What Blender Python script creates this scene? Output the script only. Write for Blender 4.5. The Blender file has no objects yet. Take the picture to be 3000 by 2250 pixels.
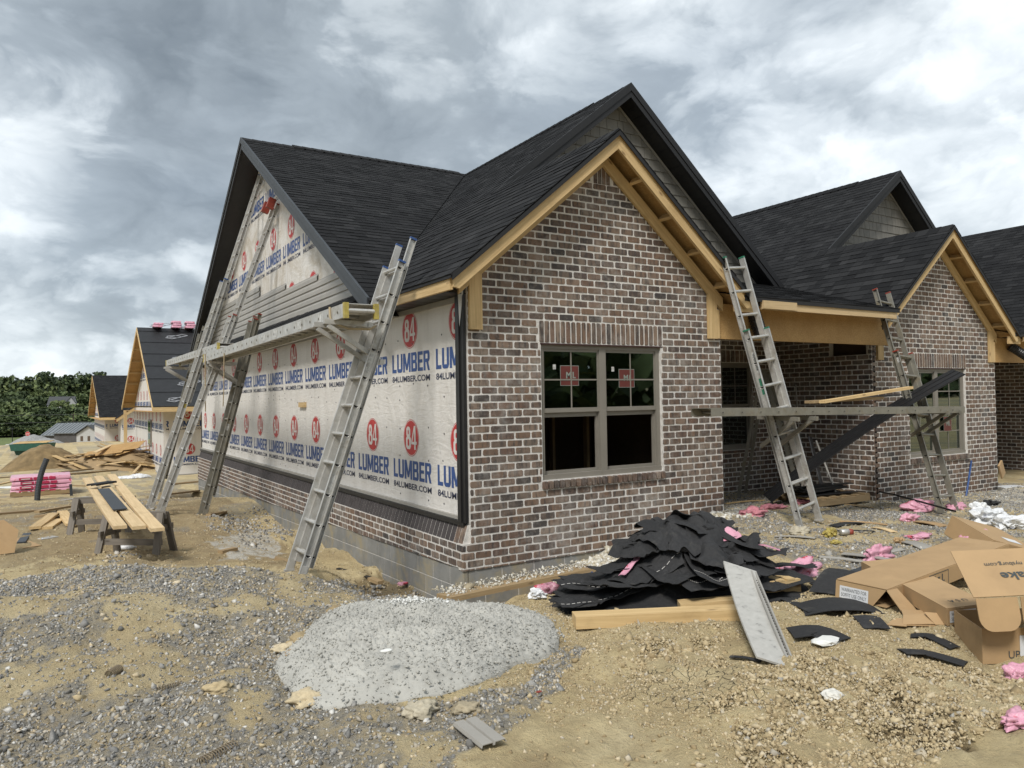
import bpy, bmesh, math, random
import numpy as np
from mathutils import Vector, Matrix, noise as mnoise
SC = bpy.context.scene
COL = SC.collection
R_ = math.radians
# ---------------------------------------------------------------- camera (recovered from the vanishing points of the walls)
YAW, PITCH, ROLL, FPX = 0.553458486, 0.0198898875, -0.0168766522, 2204.0
_f = np.array([math.sin(YAW)*math.cos(PITCH), math.cos(YAW)*math.cos(PITCH), math.sin(PITCH)])
_r = np.array([math.cos(YAW), -math.sin(YAW), 0.0]); _u = np.cross(_r, _f)
_c, _s = math.cos(ROLL), math.sin(ROLL)
RR, UU, FF = _c*_r+_s*_u, -_s*_r+_c*_u, _f
CAM = np.array([-3.617, -6.866, 1.736])
cam = bpy.data.cameras.new('camera'); camo = bpy.data.objects.new('camera', cam); COL.objects.link(camo)
cam.sensor_width = 36.0; cam.lens = 36.0*FPX/3000.0; cam.clip_start = 0.05; cam.clip_end = 5000
camo.matrix_world = Matrix(((RR[0], UU[0], -FF[0], CAM[0]), (RR[1], UU[1], -FF[1], CAM[1]), (RR[2], UU[2], -FF[2], CAM[2]), (0, 0, 0, 1)))
SC.camera = camo
SC.render.engine = 'CYCLES'
SC.render.resolution_x, SC.render.resolution_y = 1024, 768
SC.view_settings.view_transform = 'Standard'; SC.view_settings.look = 'None'
SC.view_settings.exposure = 1.2; SC.view_settings.gamma = 1.0
SC.cycles.max_bounces = 6; SC.cycles.transparent_max_bounces = 8
SC.cycles.use_denoising = True
# ---------------------------------------------------------------- sky
SUN_EL, SUN_AZ = 50.0, 232.0      # degrees; azimuth clockwise from +Y
W = bpy.data.worlds.new('World'); SC.world = W; W.use_nodes = True; W.cycles.sampling_method = 'MANUAL'; W.cycles.sample_map_resolution = 512
nt = W.node_tree; nt.nodes.clear()
def N(tree, t, **kw):
    n = tree.nodes.new(t)
    for k, v in kw.items():
        if k.startswith('i_'):
            n.inputs[k[2:].replace('_', ' ')].default_value = v
        else: setattr(n, k, v)
    return n
def LK(tree, a, ao, b, bi): tree.links.new(a.outputs[ao], b.inputs[bi])
def mathn(tree, op, a, b=None, clamp=False):
    n = tree.nodes.new('ShaderNodeMath'); n.operation = op; n.use_clamp = clamp
    for i, v in enumerate((a, b)):
        if v is None: continue
        if isinstance(v, (int, float)): n.inputs[i].default_value = v
        else: tree.links.new(v, n.inputs[i])
    return n.outputs[0]
def mixc(tree, fac, a, b, mode='MIX'):
    n = tree.nodes.new('ShaderNodeMix'); n.data_type = 'RGBA'; n.blend_type = mode
    for sock, v in ((n.inputs[0], fac), (n.inputs[6], a), (n.inputs[7], b)):
        if isinstance(v, (int, float)): sock.default_value = v
        elif isinstance(v, tuple): sock.default_value = v if len(v) == 4 else v+(1,)
        else: tree.links.new(v, sock)
    return n.outputs[2]
def ramp(tree, fac, stops, interp='LINEAR'):
    n = tree.nodes.new('ShaderNodeValToRGB'); n.color_ramp.interpolation = interp
    e = n.color_ramp.elements
    while len(e) < len(stops): e.new(0.5)
    for i, (p, c) in enumerate(stops):
        e[i].position = p
        e[i].color = (c, c, c, 1) if isinstance(c, (int, float)) else (c if len(c) == 4 else c+(1,))
    tree.links.new(fac, n.inputs[0]); return n.outputs[0]
out = N(nt, 'ShaderNodeOutputWorld'); bg = N(nt, 'ShaderNodeBackground')
sky = N(nt, 'ShaderNodeTexSky', sky_type='NISHITA'); sky.sun_disc = False
sky.sun_elevation = R_(SUN_EL); sky.sun_rotation = R_(SUN_AZ); sky.altitude = 200; sky.dust_density = 2.0
tc = N(nt, 'ShaderNodeTexCoord')
sep = N(nt, 'ShaderNodeSeparateXYZ'); LK(nt, tc, 'Generated', sep, 0)
zz = mathn(nt, 'MAXIMUM', sep.outputs[2], 0.0)
den = mathn(nt, 'ADD', zz, 0.62)
cx = mathn(nt, 'DIVIDE', sep.outputs[0], den); cy = mathn(nt, 'DIVIDE', sep.outputs[1], den)
comb = N(nt, 'ShaderNodeCombineXYZ'); nt.links.new(cx, comb.inputs[0]); nt.links.new(cy, comb.inputs[1]); nt.links.new(mathn(nt,'MULTIPLY',zz,1.2), comb.inputs[2])
n1 = N(nt, 'ShaderNodeTexNoise', i_Scale=2.1, i_Detail=7.0, i_Roughness=0.5, i_Distortion=0.25); LK(nt, comb, 0, n1, 'Vector')
n2 = N(nt, 'ShaderNodeTexNoise', i_Scale=7.0, i_Detail=6.0, i_Roughness=0.55, i_Distortion=0.3); LK(nt, comb, 0, n2, 'Vector')
def pixdir(x, y):
    d = FF*FPX+RR*(x-1500)-UU*(y-1125); return d/np.linalg.norm(d)
nrm = N(nt, 'ShaderNodeVectorMath', operation='NORMALIZE'); LK(nt, tc, 'Generated', nrm, 0)
def lobe(px, py, k):
    d = pixdir(px, py); n = N(nt, 'ShaderNodeVectorMath', operation='DOT_PRODUCT')
    LK(nt, nrm, 0, n, 0); n.inputs[1].default_value = tuple(d)
    return mathn(nt, 'POWER', mathn(nt, 'MAXIMUM', n.outputs['Value'], 0.0), k)
# a darker shower cloud low over the house, thinner and brighter cloud to either side
dark = mathn(nt, 'ADD', mathn(nt, 'MULTIPLY', lobe(700, 440, 38), 0.21), mathn(nt, 'MULTIPLY', lobe(1250, 300, 40), 0.10))
dark = mathn(nt, 'ADD', dark, mathn(nt, 'MULTIPLY', lobe(180, 900, 260), 0.10))
dark = mathn(nt, 'ADD', dark, mathn(nt, 'MULTIPLY', lobe(2500, 480, 160), 0.07))
lite = mathn(nt, 'ADD', mathn(nt, 'MULTIPLY', lobe(60, 560, 160), 0.26), mathn(nt, 'MULTIPLY', lobe(2700, 200, 22), 0.22))
lite = mathn(nt, 'ADD', lite, mathn(nt, 'MULTIPLY', lobe(120, 1060, 300), 0.20))
v = mathn(nt, 'ADD', mathn(nt, 'MULTIPLY', mathn(nt, 'SUBTRACT', n1.outputs[0], 0.5), 0.95), mathn(nt, 'MULTIPLY', mathn(nt, 'SUBTRACT', n2.outputs[0], 0.5), 0.42))
vo = N(nt, 'ShaderNodeTexVoronoi', feature='F1', i_Scale=4.8, i_Detail=2.0, i_Roughness=0.5)
wv = N(nt, 'ShaderNodeVectorMath', operation='MULTIPLY_ADD'); LK(nt, n2, 'Color', wv, 0); wv.inputs[1].default_value = (.35, .35, .35); LK(nt, comb, 0, wv, 2); LK(nt, wv, 0, vo, 'Vector')
v = mathn(nt, 'ADD', v, mathn(nt, 'MULTIPLY', mathn(nt, 'SUBTRACT', 0.48, vo.outputs['Distance']), 0.34))
v = mathn(nt, 'ADD', v, 0.60)
v = mathn(nt, 'SUBTRACT', v, dark); v = mathn(nt, 'ADD', v, lite)
cl = ramp(nt, v, [(0.0, (0.092, 0.110, 0.126)), (0.36, (0.186, 0.213, 0.236)), (0.52, (0.310, 0.340, 0.362)), (0.68, (0.43, 0.458, 0.475)), (0.88, (0.58, 0.59, 0.59))])
skyd = mixc(nt, 1.0, sky.outputs[0], (0.09, 0.09, 0.09), 'MULTIPLY')
cover = ramp(nt, n1.outputs[0], [(0.30, 0.9), (0.75, 1.0)])
hz = ramp(nt, sep.outputs[2], [(0.0, 0.25), (0.12, 0.0)])
cl = mixc(nt, hz, cl, (0.44, 0.485, 0.515))
fin = mixc(nt, cover, skyd, cl)
nt.links.new(fin, bg.inputs[0]); bg.inputs[1].default_value = 1.0
LK(nt, bg, 0, out, 0)
sl = bpy.data.lights.new('sun', 'SUN'); sl.energy = 1.5; sl.angle = R_(14); sl.color = (1.0, 0.965, 0.91)
so = bpy.data.objects.new('sun', sl); COL.objects.link(so)
sd = Vector((math.sin(R_(SUN_AZ))*math.cos(R_(SUN_EL)), math.cos(R_(SUN_AZ))*math.cos(R_(SUN_EL)), math.sin(R_(SUN_EL))))
so.rotation_euler = sd.to_track_quat('Z', 'Y').to_euler()

# ---------------------------------------------------------------- pixel -> place helpers
def ray(x, y): return FF*FPX+RR*(x-1500)-UU*(y-1125)
def onp(x, y, ax, val):
    d = ray(x, y); t = (val-CAM[ax])/d[ax]; return CAM+t*d
def proj(p):
    v = np.asarray(p, float)-CAM; z = v@FF
    return 1500+FPX*(v@RR)/z, 1125-FPX*(v@UU)/z, z

# ---------------------------------------------------------------- mesh helpers
def V3(*a): return np.array(a, float)
def unit(v): v = np.asarray(v, float); return v/np.linalg.norm(v)
class MB:
    def __init__(s): s.v = []; s.f = []; s.r = []; s.mi = []; s.n = 0
    def add(s, verts, faces, rnd=0.0, mi=0):
        b = s.n; s.v.append(np.asarray(verts, float).reshape(-1, 3)); k = len(s.v[-1]); s.n += k
        s.f.extend([tuple(i+b for i in f) for f in faces]); s.r.append(np.full(k, rnd)); s.mi.extend([mi]*len(faces)); return s
    def ob(s, c, ax, ay, az, rnd=0.0, mi=0):
        c, ax, ay, az = (np.asarray(q, float) for q in (c, ax, ay, az))
        vs = [c+i*ax+j*ay+k*az for i in (-.5, .5) for j in (-.5, .5) for k in (-.5, .5)]
        fs = [(0, 1, 3, 2), (4, 6, 7, 5), (0, 4, 5, 1), (2, 3, 7, 6), (0, 2, 6, 4), (1, 5, 7, 3)]
        if np.dot(np.cross(ax, ay), az) < 0: fs = [f[::-1] for f in fs]
        return s.add(vs, fs, rnd, mi)
    def box(s, x0, x1, y0, y1, z0, z1, rnd=0.0, mi=0):
        return s.ob(((x0+x1)/2, (y0+y1)/2, (z0+z1)/2), (x1-x0, 0, 0), (0, y1-y0, 0), (0, 0, z1-z0), rnd, mi)
    def beam(s, p0, p1, w, h, side, rnd=0.0, mi=0):
        p0 = np.asarray(p0, float); p1 = np.asarray(p1, float); d = p1-p0
        sd = np.asarray(side, float); sd = sd-d*(sd@d)/(d@d); sd = unit(sd); up = np.cross(unit(d), sd)
        return s.ob((p0+p1)/2, d, sd*w, up*h, rnd, mi)
    def prism(s, poly, ext, rnd=0.0, mi=0):
        p = np.asarray(poly, float); n = len(p); e = np.asarray(ext, float)
        nr = np.zeros(3)
        for i in range(n): nr += np.cross(p[i]-p[0], p[(i+1) % n]-p[0])
        fs = [tuple(range(n))[::-1], tuple(range(n, 2*n))]+[(i, (i+1) % n, n+(i+1) % n, n+i) for i in range(n)]
        if nr@e < 0: fs = [f[::-1] for f in fs]
        return s.add(np.vstack([p, p+e]), fs, rnd, mi)
    def tube(s, pts, r, n=8, cap=True, rnd=0.0, mi=0):
        pts = np.asarray(pts, float); m = len(pts); rr = np.full(m, r) if np.isscalar(r) else np.asarray(r)
        vs = []; ref = None
        for i in range(m):
            t = unit(pts[min(i+1, m-1)]-pts[max(i-1, 0)])
            if ref is None: ref = unit(np.cross(t, (0, 0, 1) if abs(t[2]) < .9 else (1, 0, 0)))
            ref = unit(ref-t*(ref@t)); b = np.cross(t, ref)
            for k in range(n):
                a = 2*math.pi*k/n; vs.append(pts[i]+rr[i]*(math.cos(a)*ref+math.sin(a)*b))
        fs = [(i*n+k, i*n+(k+1) % n, (i+1)*n+(k+1) % n, (i+1)*n+k) for i in range(m-1) for k in range(n)]
        if cap: fs += [tuple(range(n))[::-1], tuple(range((m-1)*n, m*n))]
        return s.add(vs, fs, rnd, mi)
    def grid(s, P, rnd=0.0, mi=0, th=0.0):
        P = np.asarray(P, float); a, b = P.shape[:2]
        fs = [(i*b+j, (i+1)*b+j, (i+1)*b+j+1, i*b+j+1) for i in range(a-1) for j in range(b-1)]
        if not th: return s.add(P.reshape(-1, 3), fs, rnd, mi)
        nr = np.cross(np.gradient(P, axis=0), np.gradient(P, axis=1)); nr /= np.linalg.norm(nr, axis=2, keepdims=True)+1e-9
        Q = P-nr*th; k = a*b
        f2 = fs+[tuple(i+k for i in f[::-1]) for f in fs]
        bd = [(i, 0) for i in range(a)]+[(a-1, j) for j in range(1, b)]+[(i, b-1) for i in range(a-2, -1, -1)]+[(0, j) for j in range(b-2, 0, -1)]
        ids = [i*b+j for i, j in bd]; m = len(ids)
        f2 += [(ids[i], ids[i]+k, ids[(i+1) % m]+k, ids[(i+1) % m]) for i in range(m)]
        return s.add(np.vstack([P.reshape(-1, 3), Q.reshape(-1, 3)]), f2, rnd, mi)
    def mesh(s, name, smooth=False):
        me = bpy.data.meshes.new(name); V = np.vstack(s.v)
        me.from_pydata(V.tolist(), [], s.f)
        a = me.attributes.new('rnd', 'FLOAT', 'POINT'); a.data.foreach_set('value', np.concatenate(s.r).astype(np.float32))
        if any(s.mi): me.polygons.foreach_set('material_index', np.array(s.mi, np.int32))
        if smooth: me.polygons.foreach_set('use_smooth', np.ones(len(s.f), bool))
        me.update(); return me
    def build(s, name, mat, parent=None, smooth=False, kind=None):
        me = s.mesh(name, smooth)
        for m in (mat if isinstance(mat, (list, tuple)) else [mat]): me.materials.append(m)
        return link(name, me, parent, kind)
def link(name, me, parent=None, kind=None, loc=None, M=None):
    o = bpy.data.objects.new(name, me); COL.objects.link(o)
    if M is not None: o.matrix_world = M
    if loc is not None: o.location = loc
    if parent is not None:
        o.parent = parent
    if kind: o['kind'] = kind
    return o
def tag(o, label, cat, group=None, kind=None):
    o['label'] = label; o['category'] = cat
    if group: o['group'] = group
    if kind: o['kind'] = kind
    return o
def thing(name, label, cat, group=None):           # an Empty at the world origin keeps the parts' coordinates in metres of the site
    o = bpy.data.objects.new(name, None); COL.objects.link(o); o.empty_display_size = .2
    return tag(o, label, cat, group)
def clip(poly, a, b, c):                            # keep a*u+b*v<=c
    res = []; n = len(poly)
    for i in range(n):
        p, q = poly[i], poly[(i+1) % n]; dp = a*p[0]+b*p[1]-c; dq = a*q[0]+b*q[1]-c
        if dp <= 0: res.append(p)
        if (dp < 0 < dq) or (dq < 0 < dp):
            t = dp/(dp-dq); res.append((p[0]+t*(q[0]-p[0]), p[1]+t*(q[1]-p[1])))
    return res
def halfplanes(poly):
    A = sum(poly[i][0]*poly[(i+1) % len(poly)][1]-poly[(i+1) % len(poly)][0]*poly[i][1] for i in range(len(poly)))
    if A < 0: poly = poly[::-1]
    hp = []
    for i in range(len(poly)):
        p, q = poly[i], poly[(i+1) % len(poly)]; a, b = q[1]-p[1], -(q[0]-p[0])
        l = math.hypot(a, b)
        if l > 1e-9: hp.append((a/l, b/l, (a*p[0]+b*p[1])/l))
    return hp
def area(p): return .5*abs(sum(p[i][0]*p[(i+1) % len(p)][1]-p[(i+1) % len(p)][0]*p[i][1] for i in range(len(p)))) if len(p) > 2 else 0
def vnoise(x, y, seed=0, f=1.0):                     # smooth value noise, vectorised
    x = np.asarray(x, float)*f; y = np.asarray(y, float)*f
    xi = np.floor(x).astype(np.int64); yi = np.floor(y).astype(np.int64); fx = x-xi; fy = y-yi
    fx = fx*fx*(3-2*fx); fy = fy*fy*(3-2*fy)
    def h(a, b):
        k = (a*374761393+b*668265263+seed*1442695041) & 0x7fffffff
        k = ((k ^ (k >> 13))*1274126177) & 0x7fffffff
        return ((k ^ (k >> 16)) & 0xffff)/65535.0
    return (h(xi, yi)*(1-fx)+h(xi+1, yi)*fx)*(1-fy)+(h(xi, yi+1)*(1-fx)+h(xi+1, yi+1)*fx)*fy
def fbm(x, y, seed=0, f=1.0, o=4):
    s = 0; a = .5
    for i in range(o): s = s+a*vnoise(x, y, seed+i*17, f); a *= .5; f *= 2.03
    return s

# ---------------------------------------------------------------- materials
def mat(name): m = bpy.data.materials.new(name); m.use_nodes = True; t = m.node_tree; b = t.nodes['Principled BSDF']; return m, t, b
def geo(t): return N(t, 'ShaderNodeNewGeometry').outputs['Position']
def rndv(t):                                        # one random number per piece: joined meshes carry it, single objects add their own
    a = N(t, 'ShaderNodeAttribute', attribute_name='rnd'); o = N(t, 'ShaderNodeObjectInfo')
    return mathn(t, 'FRACT', mathn(t, 'ADD', a.outputs['Fac'], o.outputs['Random']))
def noise_(t, vec, scale, detail=4.0, rough=.55, dist=0.0, sx=(1, 1, 1)):
    if sx != (1, 1, 1):
        mp = N(t, 'ShaderNodeMapping'); mp.inputs['Scale'].default_value = sx; t.links.new(vec, mp.inputs[0]); vec = mp.outputs[0]
    n = N(t, 'ShaderNodeTexNoise', i_Scale=scale, i_Detail=detail, i_Roughness=rough, i_Distortion=dist); t.links.new(vec, n.inputs['Vector']); return n.outputs[0]
def bump(t, b, h, strength=.3, dist=.01):
    n = N(t, 'ShaderNodeBump'); n.inputs['Strength'].default_value = strength; n.inputs['Distance'].default_value = dist
    t.links.new(h, n.inputs['Height']); t.links.new(n.outputs[0], b.inputs['Normal'])
def setc(t, b, col):
    if isinstance(col, tuple): b.inputs['Base Color'].default_value = col if len(col) == 4 else col+(1,)
    else: t.links.new(col, b.inputs['Base Color'])
def simple(name, c, rough=.6, metal=0.0, var=.12, scale=9.0, bstr=.1, sx=(1, 1, 1), dirt=None, rvar=0.0):
    m, t, b = mat(name); p = geo(t); n = noise_(t, p, scale, 5, .6, .2, sx)
    lo = tuple(q*(1-var*1.6) for q in c); hi = tuple(min(1, q*(1+var)) for q in c)
    col = ramp(t, n, [(.25, lo), (.75, hi)])
    if rvar:
        k = ramp(t, rndv(t), [(0, 1-rvar), (1, 1+rvar*.6)]); col = mixc(t, 1.0, col, k, 'MULTIPLY')
    if dirt:
        d = noise_(t, p, dirt[1], 6, .65, .4); f = ramp(t, d, [(dirt[2], 0.0), (dirt[2]+.14, dirt[3])]); col = mixc(t, f, col, dirt[0])
    setc(t, b, col); b.inputs['Roughness'].default_value = rough; b.inputs['Metallic'].default_value = metal
    if bstr: bump(t, b, noise_(t, p, scale*6, 4), bstr, .004)
    return m
def s2l(r, g, b): return tuple(((c/255)/12.92 if c/255 <= .04045 else ((c/255+.055)/1.055)**2.4) for c in (r, g, b))
M = {}
def mk_brick():
    m, t, b = mat('brick'); p = geo(t); r = rndv(t)
    base = ramp(t, r, [(0, (.130, .082, .056)), (.2, (.182, .116, .078)), (.34, (.084, .060, .049)), (.50, (.22, .152, .108)), (.62, (.050, .045, .043)), (.78, (.150, .090, .064)), (.9, (.225, .172, .13)), (1, (.10, .073, .059))])
    st = noise_(t, p, 24, 3, .55, .3, (1, 1, .22)); base = mixc(t, ramp(t, st, [(.48, 0.0), (.64, .72)]), base, (.040, .036, .036))
    st2 = noise_(t, p, 17, 3, .5, .6, (1, 1, .4)); base = mixc(t, ramp(t, st2, [(.54, 0.0), (.72, .5)]), base, (.20, .158, .125))
    sm = noise_(t, p, 38, 6, .7, .3); base = mixc(t, ramp(t, sm, [(.60, 0.0), (.76, .62)]), base, (.42, .40, .37))
    big = noise_(t, p, 1.3, 3, .6); base = mixc(t, ramp(t, mathn(t, 'MULTIPLY', big, noise_(t, p, 9, 5, .7)), [(.24, 0.0), (.40, .42)]), base, (.40, .38, .35))
    setc(t, b, base); b.inputs['Roughness'].default_value = .88
    bump(t, b, noise_(t, p, 120, 5, .65), .55, .004); return m
M['brick'] = mk_brick()
def mk_mortar():
    m, t, b = mat('mortar'); p = geo(t); n = noise_(t, p, 16, 6, .65)
    c = ramp(t, n, [(.25, (.42, .395, .36)), (.48, (.60, .575, .54)), (.75, (.72, .70, .67))])
    setc(t, b, c); b.inputs['Roughness'].default_value = .95; bump(t, b, noise_(t, p, 75, 5, .7), .9, .008); return m
M['mortar'] = mk_mortar()
M['block'] = simple('block', (.215, .215, .205), .92, var=.16, scale=5, bstr=.45, dirt=((.30, .25, .15), 2.2, .50, .8), rvar=.12)
def mk_shingle():
    m, t, b = mat('shingle'); p = geo(t); r = rndv(t)
    c = ramp(t, r, [(0, (.0070, .0072, .0080)), (.3, (.0105, .0108, .0118)), (.65, (.0145, .0148, .0158)), (.9, (.0190, .0193, .0203)), (1, (.025, .0253, .0265))])
    g = noise_(t, p, 420, 2, .5); c = mixc(t, ramp(t, g, [(.58, 0.0), (.76, .5)]), c, (.038, .038, .039))
    big = noise_(t, p, 2.2, 3, .5); c = mixc(t, 1.0, c, ramp(t, big, [(.3, .85), (.7, 1.15)]), 'MULTIPLY')
    setc(t, b, c); b.inputs['Roughness'].default_value = .92; b.inputs['Specular IOR Level'].default_value = .2
    bump(t, b, noise_(t, p, 330, 3, .6), .5, .003); return m
M['shingle'] = mk_shingle()
def mk_wrap(name, dirty):
    m, t, b = mat(name); p = geo(t)
    n = noise_(t, p, 1.6, 4, .6, 0, (.3, 3.0, .35)); c = ramp(t, n, [(.25, (.60, .575, .54)), (.75, (.70, .68, .65))])
    w = noise_(t, p, 60, 3, .5, 0, (1, 1, 1)); c = mixc(t, ramp(t, w, [(.3, .10), (.6, 0.0)]), c, (.45, .43, .40))
    if dirty:
        d = noise_(t, p, 1.7, 7, .72, .8); c = mixc(t, ramp(t, d, [(.43, 0.0), (.66, .62)]), c, (.33, .26, .155))
        d2 = noise_(t, p, 5.5, 5, .7, .5, (1, 1, .5)); c = mixc(t, ramp(t, d2, [(.60, 0.0), (.72, .5)]), c, (.30, .22, .12))
    else:
        d = noise_(t, p, 2.6, 5, .6, .2, (1, 1.2, .18)); c = mixc(t, ramp(t, d, [(.54, 0.0), (.78, .4)]), c, (.43, .41, .36))
    setc(t, b, c); b.inputs['Roughness'].default_value = .55
    wr = noise_(t, p, 2.4, 4, .6, 1.2, (1, 1.6, .8)); bump(t, b, mathn(t, 'ADD', wr, mathn(t, 'MULTIPLY', noise_(t, p, 7, 3, .5, 2.0, (1, .35, 1.6)), .35)), .55, .035); return m
M['wrap'] = mk_wrap('house_wrap', False); M['wrap_d'] = mk_wrap('weathered_wrap', True)
M['red'] = simple('print_red', (.46, .034, .034), .55, var=.16, scale=7, bstr=0)
M['blue'] = simple('print_blue', (.030, .075, .235), .55, var=.2, scale=7, bstr=0)
M['navy'] = simple('print_navy', (.026, .034, .075), .55, var=.2, scale=7, bstr=0)
M['white'] = simple('print_white', (.62, .60, .57), .55, var=.06, bstr=0)
def mk_wood(name, lo, hi, knot, sc=1.0, rv=.18):
    m, t, b = mat(name); tcn = N(t, 'ShaderNodeTexCoord'); p = geo(t)
    a = N(t, 'ShaderNodeAttribute', attribute_name='gr'); pv = a.outputs['Vector']   # grain coordinates stored on the mesh (x along the board)
    n = noise_(t, pv, 6*sc, 5, .6, .5, (.25, 6, 6)); c = ramp(t, n, [(.25, lo), (.75, hi)])
    k = N(t, 'ShaderNodeTexVoronoi', i_Scale=1.0); mp = N(t, 'ShaderNodeMapping'); mp.inputs['Scale'].default_value = (2.4*sc, 7*sc, 7*sc); t.links.new(pv, mp.inputs[0]); t.links.new(mp.outputs[0], k.inputs['Vector'])
    c = mixc(t, ramp(t, k.outputs['Distance'], [(.03, .85), (.13, 0.0)]), c, knot)
    d = noise_(t, p, 3.5, 5, .6); c = mixc(t, ramp(t, d, [(.55, 0.0), (.8, .35)]), c, tuple(q*.55 for q in lo))
    c = mixc(t, 1.0, c, ramp(t, rndv(t), [(0, 1-rv), (1, 1+rv*.5)]), 'MULTIPLY')
    setc(t, b, c); b.inputs['Roughness'].default_value = .72; bump(t, b, n, .25, .004); return m
M['pine'] = mk_wood('new_pine', (.44, .295, .13), (.68, .50, .26), (.15, .075, .03))
M['pale'] = mk_wood('pale_pine', (.50, .36, .19), (.66, .50, .29), (.33, .20, .09))
M['grey_wood'] = mk_wood('weathered_wood', (.12, .105, .088), (.21, .185, .155), (.06, .05, .04))
M['tan_wood'] = mk_wood('muddy_wood', (.24, .165, .085), (.36, .26, .14), (.13, .08, .04))
def mk_osb():
    m, t, b = mat('osb'); p = geo(t)
    k = N(t, 'ShaderNodeTexVoronoi', i_Scale=55.0); mp = N(t, 'ShaderNodeMapping'); mp.inputs['Scale'].default_value = (1, 1, 2.2); t.links.new(p, mp.inputs[0]); t.links.new(mp.outputs[0], k.inputs['Vector'])
    c = ramp(t, k.outputs['Color'], [(.1, (.36, .215, .08)), (.5, (.42, .26, .10)), (.9, (.48, .31, .13))])
    d = noise_(t, p, 2, 4, .6); c = mixc(t, ramp(t, d, [(.4, 0.0), (.7, .45)]), c, (.26, .14, .045))
    setc(t, b, c); b.inputs['Roughness'].default_value = .75; bump(t, b, k.outputs['Color'], .3, .003); return m
M['osb'] = mk_osb()
M['blackmetal'] = simple('charcoal_metal_trim', (.011, .0115, .013), .68, var=.12, bstr=.05)
M['slate_trim'] = simple('slate_metal_trim', (.036, .042, .049), .6, var=.14, scale=3, bstr=.04)
M['blackvinyl'] = simple('black_soffit_vinyl', (.012, .012, .013), .45, var=.2, bstr=.06)
M['taupe'] = simple('taupe_vinyl', (.32, .305, .275), .48, var=.08, scale=3, bstr=.05, rvar=.08)
M['frame'] = simple('taupe_window_vinyl', (.205, .188, .160), .42, var=.07, scale=4, bstr=0)
M['shake'] = simple('shake_vinyl', (.20, .19, .168), .6, var=.14, scale=7, bstr=.4, sx=(1, 1, .25), rvar=.12)
def mk_alu(name, c, dirt):
    m, t, b = mat(name); p = geo(t); n = noise_(t, p, 7, 6, .65, .3)
    col = ramp(t, n, [(.3, tuple(q*.72 for q in c)), (.7, c)]); d = noise_(t, p, 5, 7, .7, .6)
    col = mixc(t, ramp(t, d, [(.52, 0.0), (.68, .7)]), col, dirt)
    sp = noise_(t, p, 55, 3, .6); col = mixc(t, ramp(t, sp, [(.70, 0.0), (.76, .75)]), col, (.55, .53, .50))
    setc(t, b, col); b.inputs['Metallic'].default_value = .55
    t.links.new(ramp(t, d, [(.3, .38), (.7, .68)]), b.inputs['Roughness']); bump(t, b, n, .1, .003); return m
M['alu'] = mk_alu('dull_aluminium', (.58, .57, .54), (.30, .27, .215))
M['alu2'] = mk_alu('muddy_aluminium', (.31, .295, .25), (.235, .195, .125))
M['hole'] = simple('dark_hole', (.012, .011, .010), .8, bstr=0)
M['yellow'] = simple('yellow_plastic', (.40, .32, .075), .5, var=.25, scale=12, dirt=((.30, .24, .10), 14, .52, .7))
M['redp'] = simple('red_plastic', (.24, .04, .024), .5, var=.2)
M['bluep'] = simple('blue_plastic', (.03, .075, .22), .45, var=.2)
M['greenp'] = simple('green_plastic', (.03, .16, .095), .5, var=.2)
M['sticker'] = simple('scuffed_sticker', (.52, .52, .50), .5, var=.2, scale=30, dirt=((.20, .19, .17), 22, .5, .7))
M['black'] = simple('black_ink', (.014, .014, .014), .6, bstr=0)
M['card'] = simple('cardboard', (.385, .255, .130), .82, var=.08, scale=4, bstr=.12, dirt=((.26, .165, .08), 3, .58, .45), rvar=.06)
M['felt'] = simple('asphalt_felt', (.020, .020, .021), .82, var=.3, scale=40, bstr=.4, dirt=((.085, .08, .07), 6, .58, .5), rvar=.25)
def film(name, c, c2):
    m, t, b = mat(name); p = geo(t); n = noise_(t, p, 9, 4, .6, .6)
    setc(t, b, ramp(t, n, [(.50, c), (.60, c), (.66, c2)])); b.inputs['Roughness'].default_value = .32; b.inputs['Subsurface Weight'].default_value = 0
    bump(t, b, noise_(t, p, 45, 4, .6, .5), .5, .01); return m
M['pink'] = film('pink_film', (.60, .30, .385), (.50, .05, .08)); M['pinkwool'] = simple('pink_wool', (.50, .20, .235), .95, var=.3, scale=20, bstr=.8)
M['whitefilm'] = film('white_film', (.66, .67, .68), (.45, .46, .50))
M['magenta'] = simple('magenta_print', (.42, .025, .085), .45, var=.15)
M['concrete'] = simple('concrete', (.375, .368, .335), .95, var=.12, scale=5, bstr=.8)
M['flake'] = simple('white_flakes', (.66, .66, .63), .7, var=.1)
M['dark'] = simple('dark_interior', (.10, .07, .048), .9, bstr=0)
def mk_glass():
    m, t, b = mat('window_glass'); o = t.nodes['Material Output']; t.nodes.remove(b)
    g = N(t, 'ShaderNodeBsdfGlossy'); g.inputs['Roughness'].default_value = .015; g.inputs['Color'].default_value = (.80, .92, .86, 1)
    tr = N(t, 'ShaderNodeBsdfTransparent'); tr.inputs['Color'].default_value = (.55, .64, .59, 1)
    fr = N(t, 'ShaderNodeFresnel'); fr.inputs['IOR'].default_value = 2.7
    mx = N(t, 'ShaderNodeMixShader'); LK(t, fr, 0, mx, 0); LK(t, tr, 0, mx, 1); LK(t, g, 0, mx, 2); LK(t, mx, 0, o, 0); return m
M['glass'] = mk_glass()
def board(mb, p0, p1, w, h, side, rnd=0.0):          # a sawn board; its grain coordinates are added by wood()
    return mb.beam(p0, p1, w, h, side, rnd)
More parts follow.
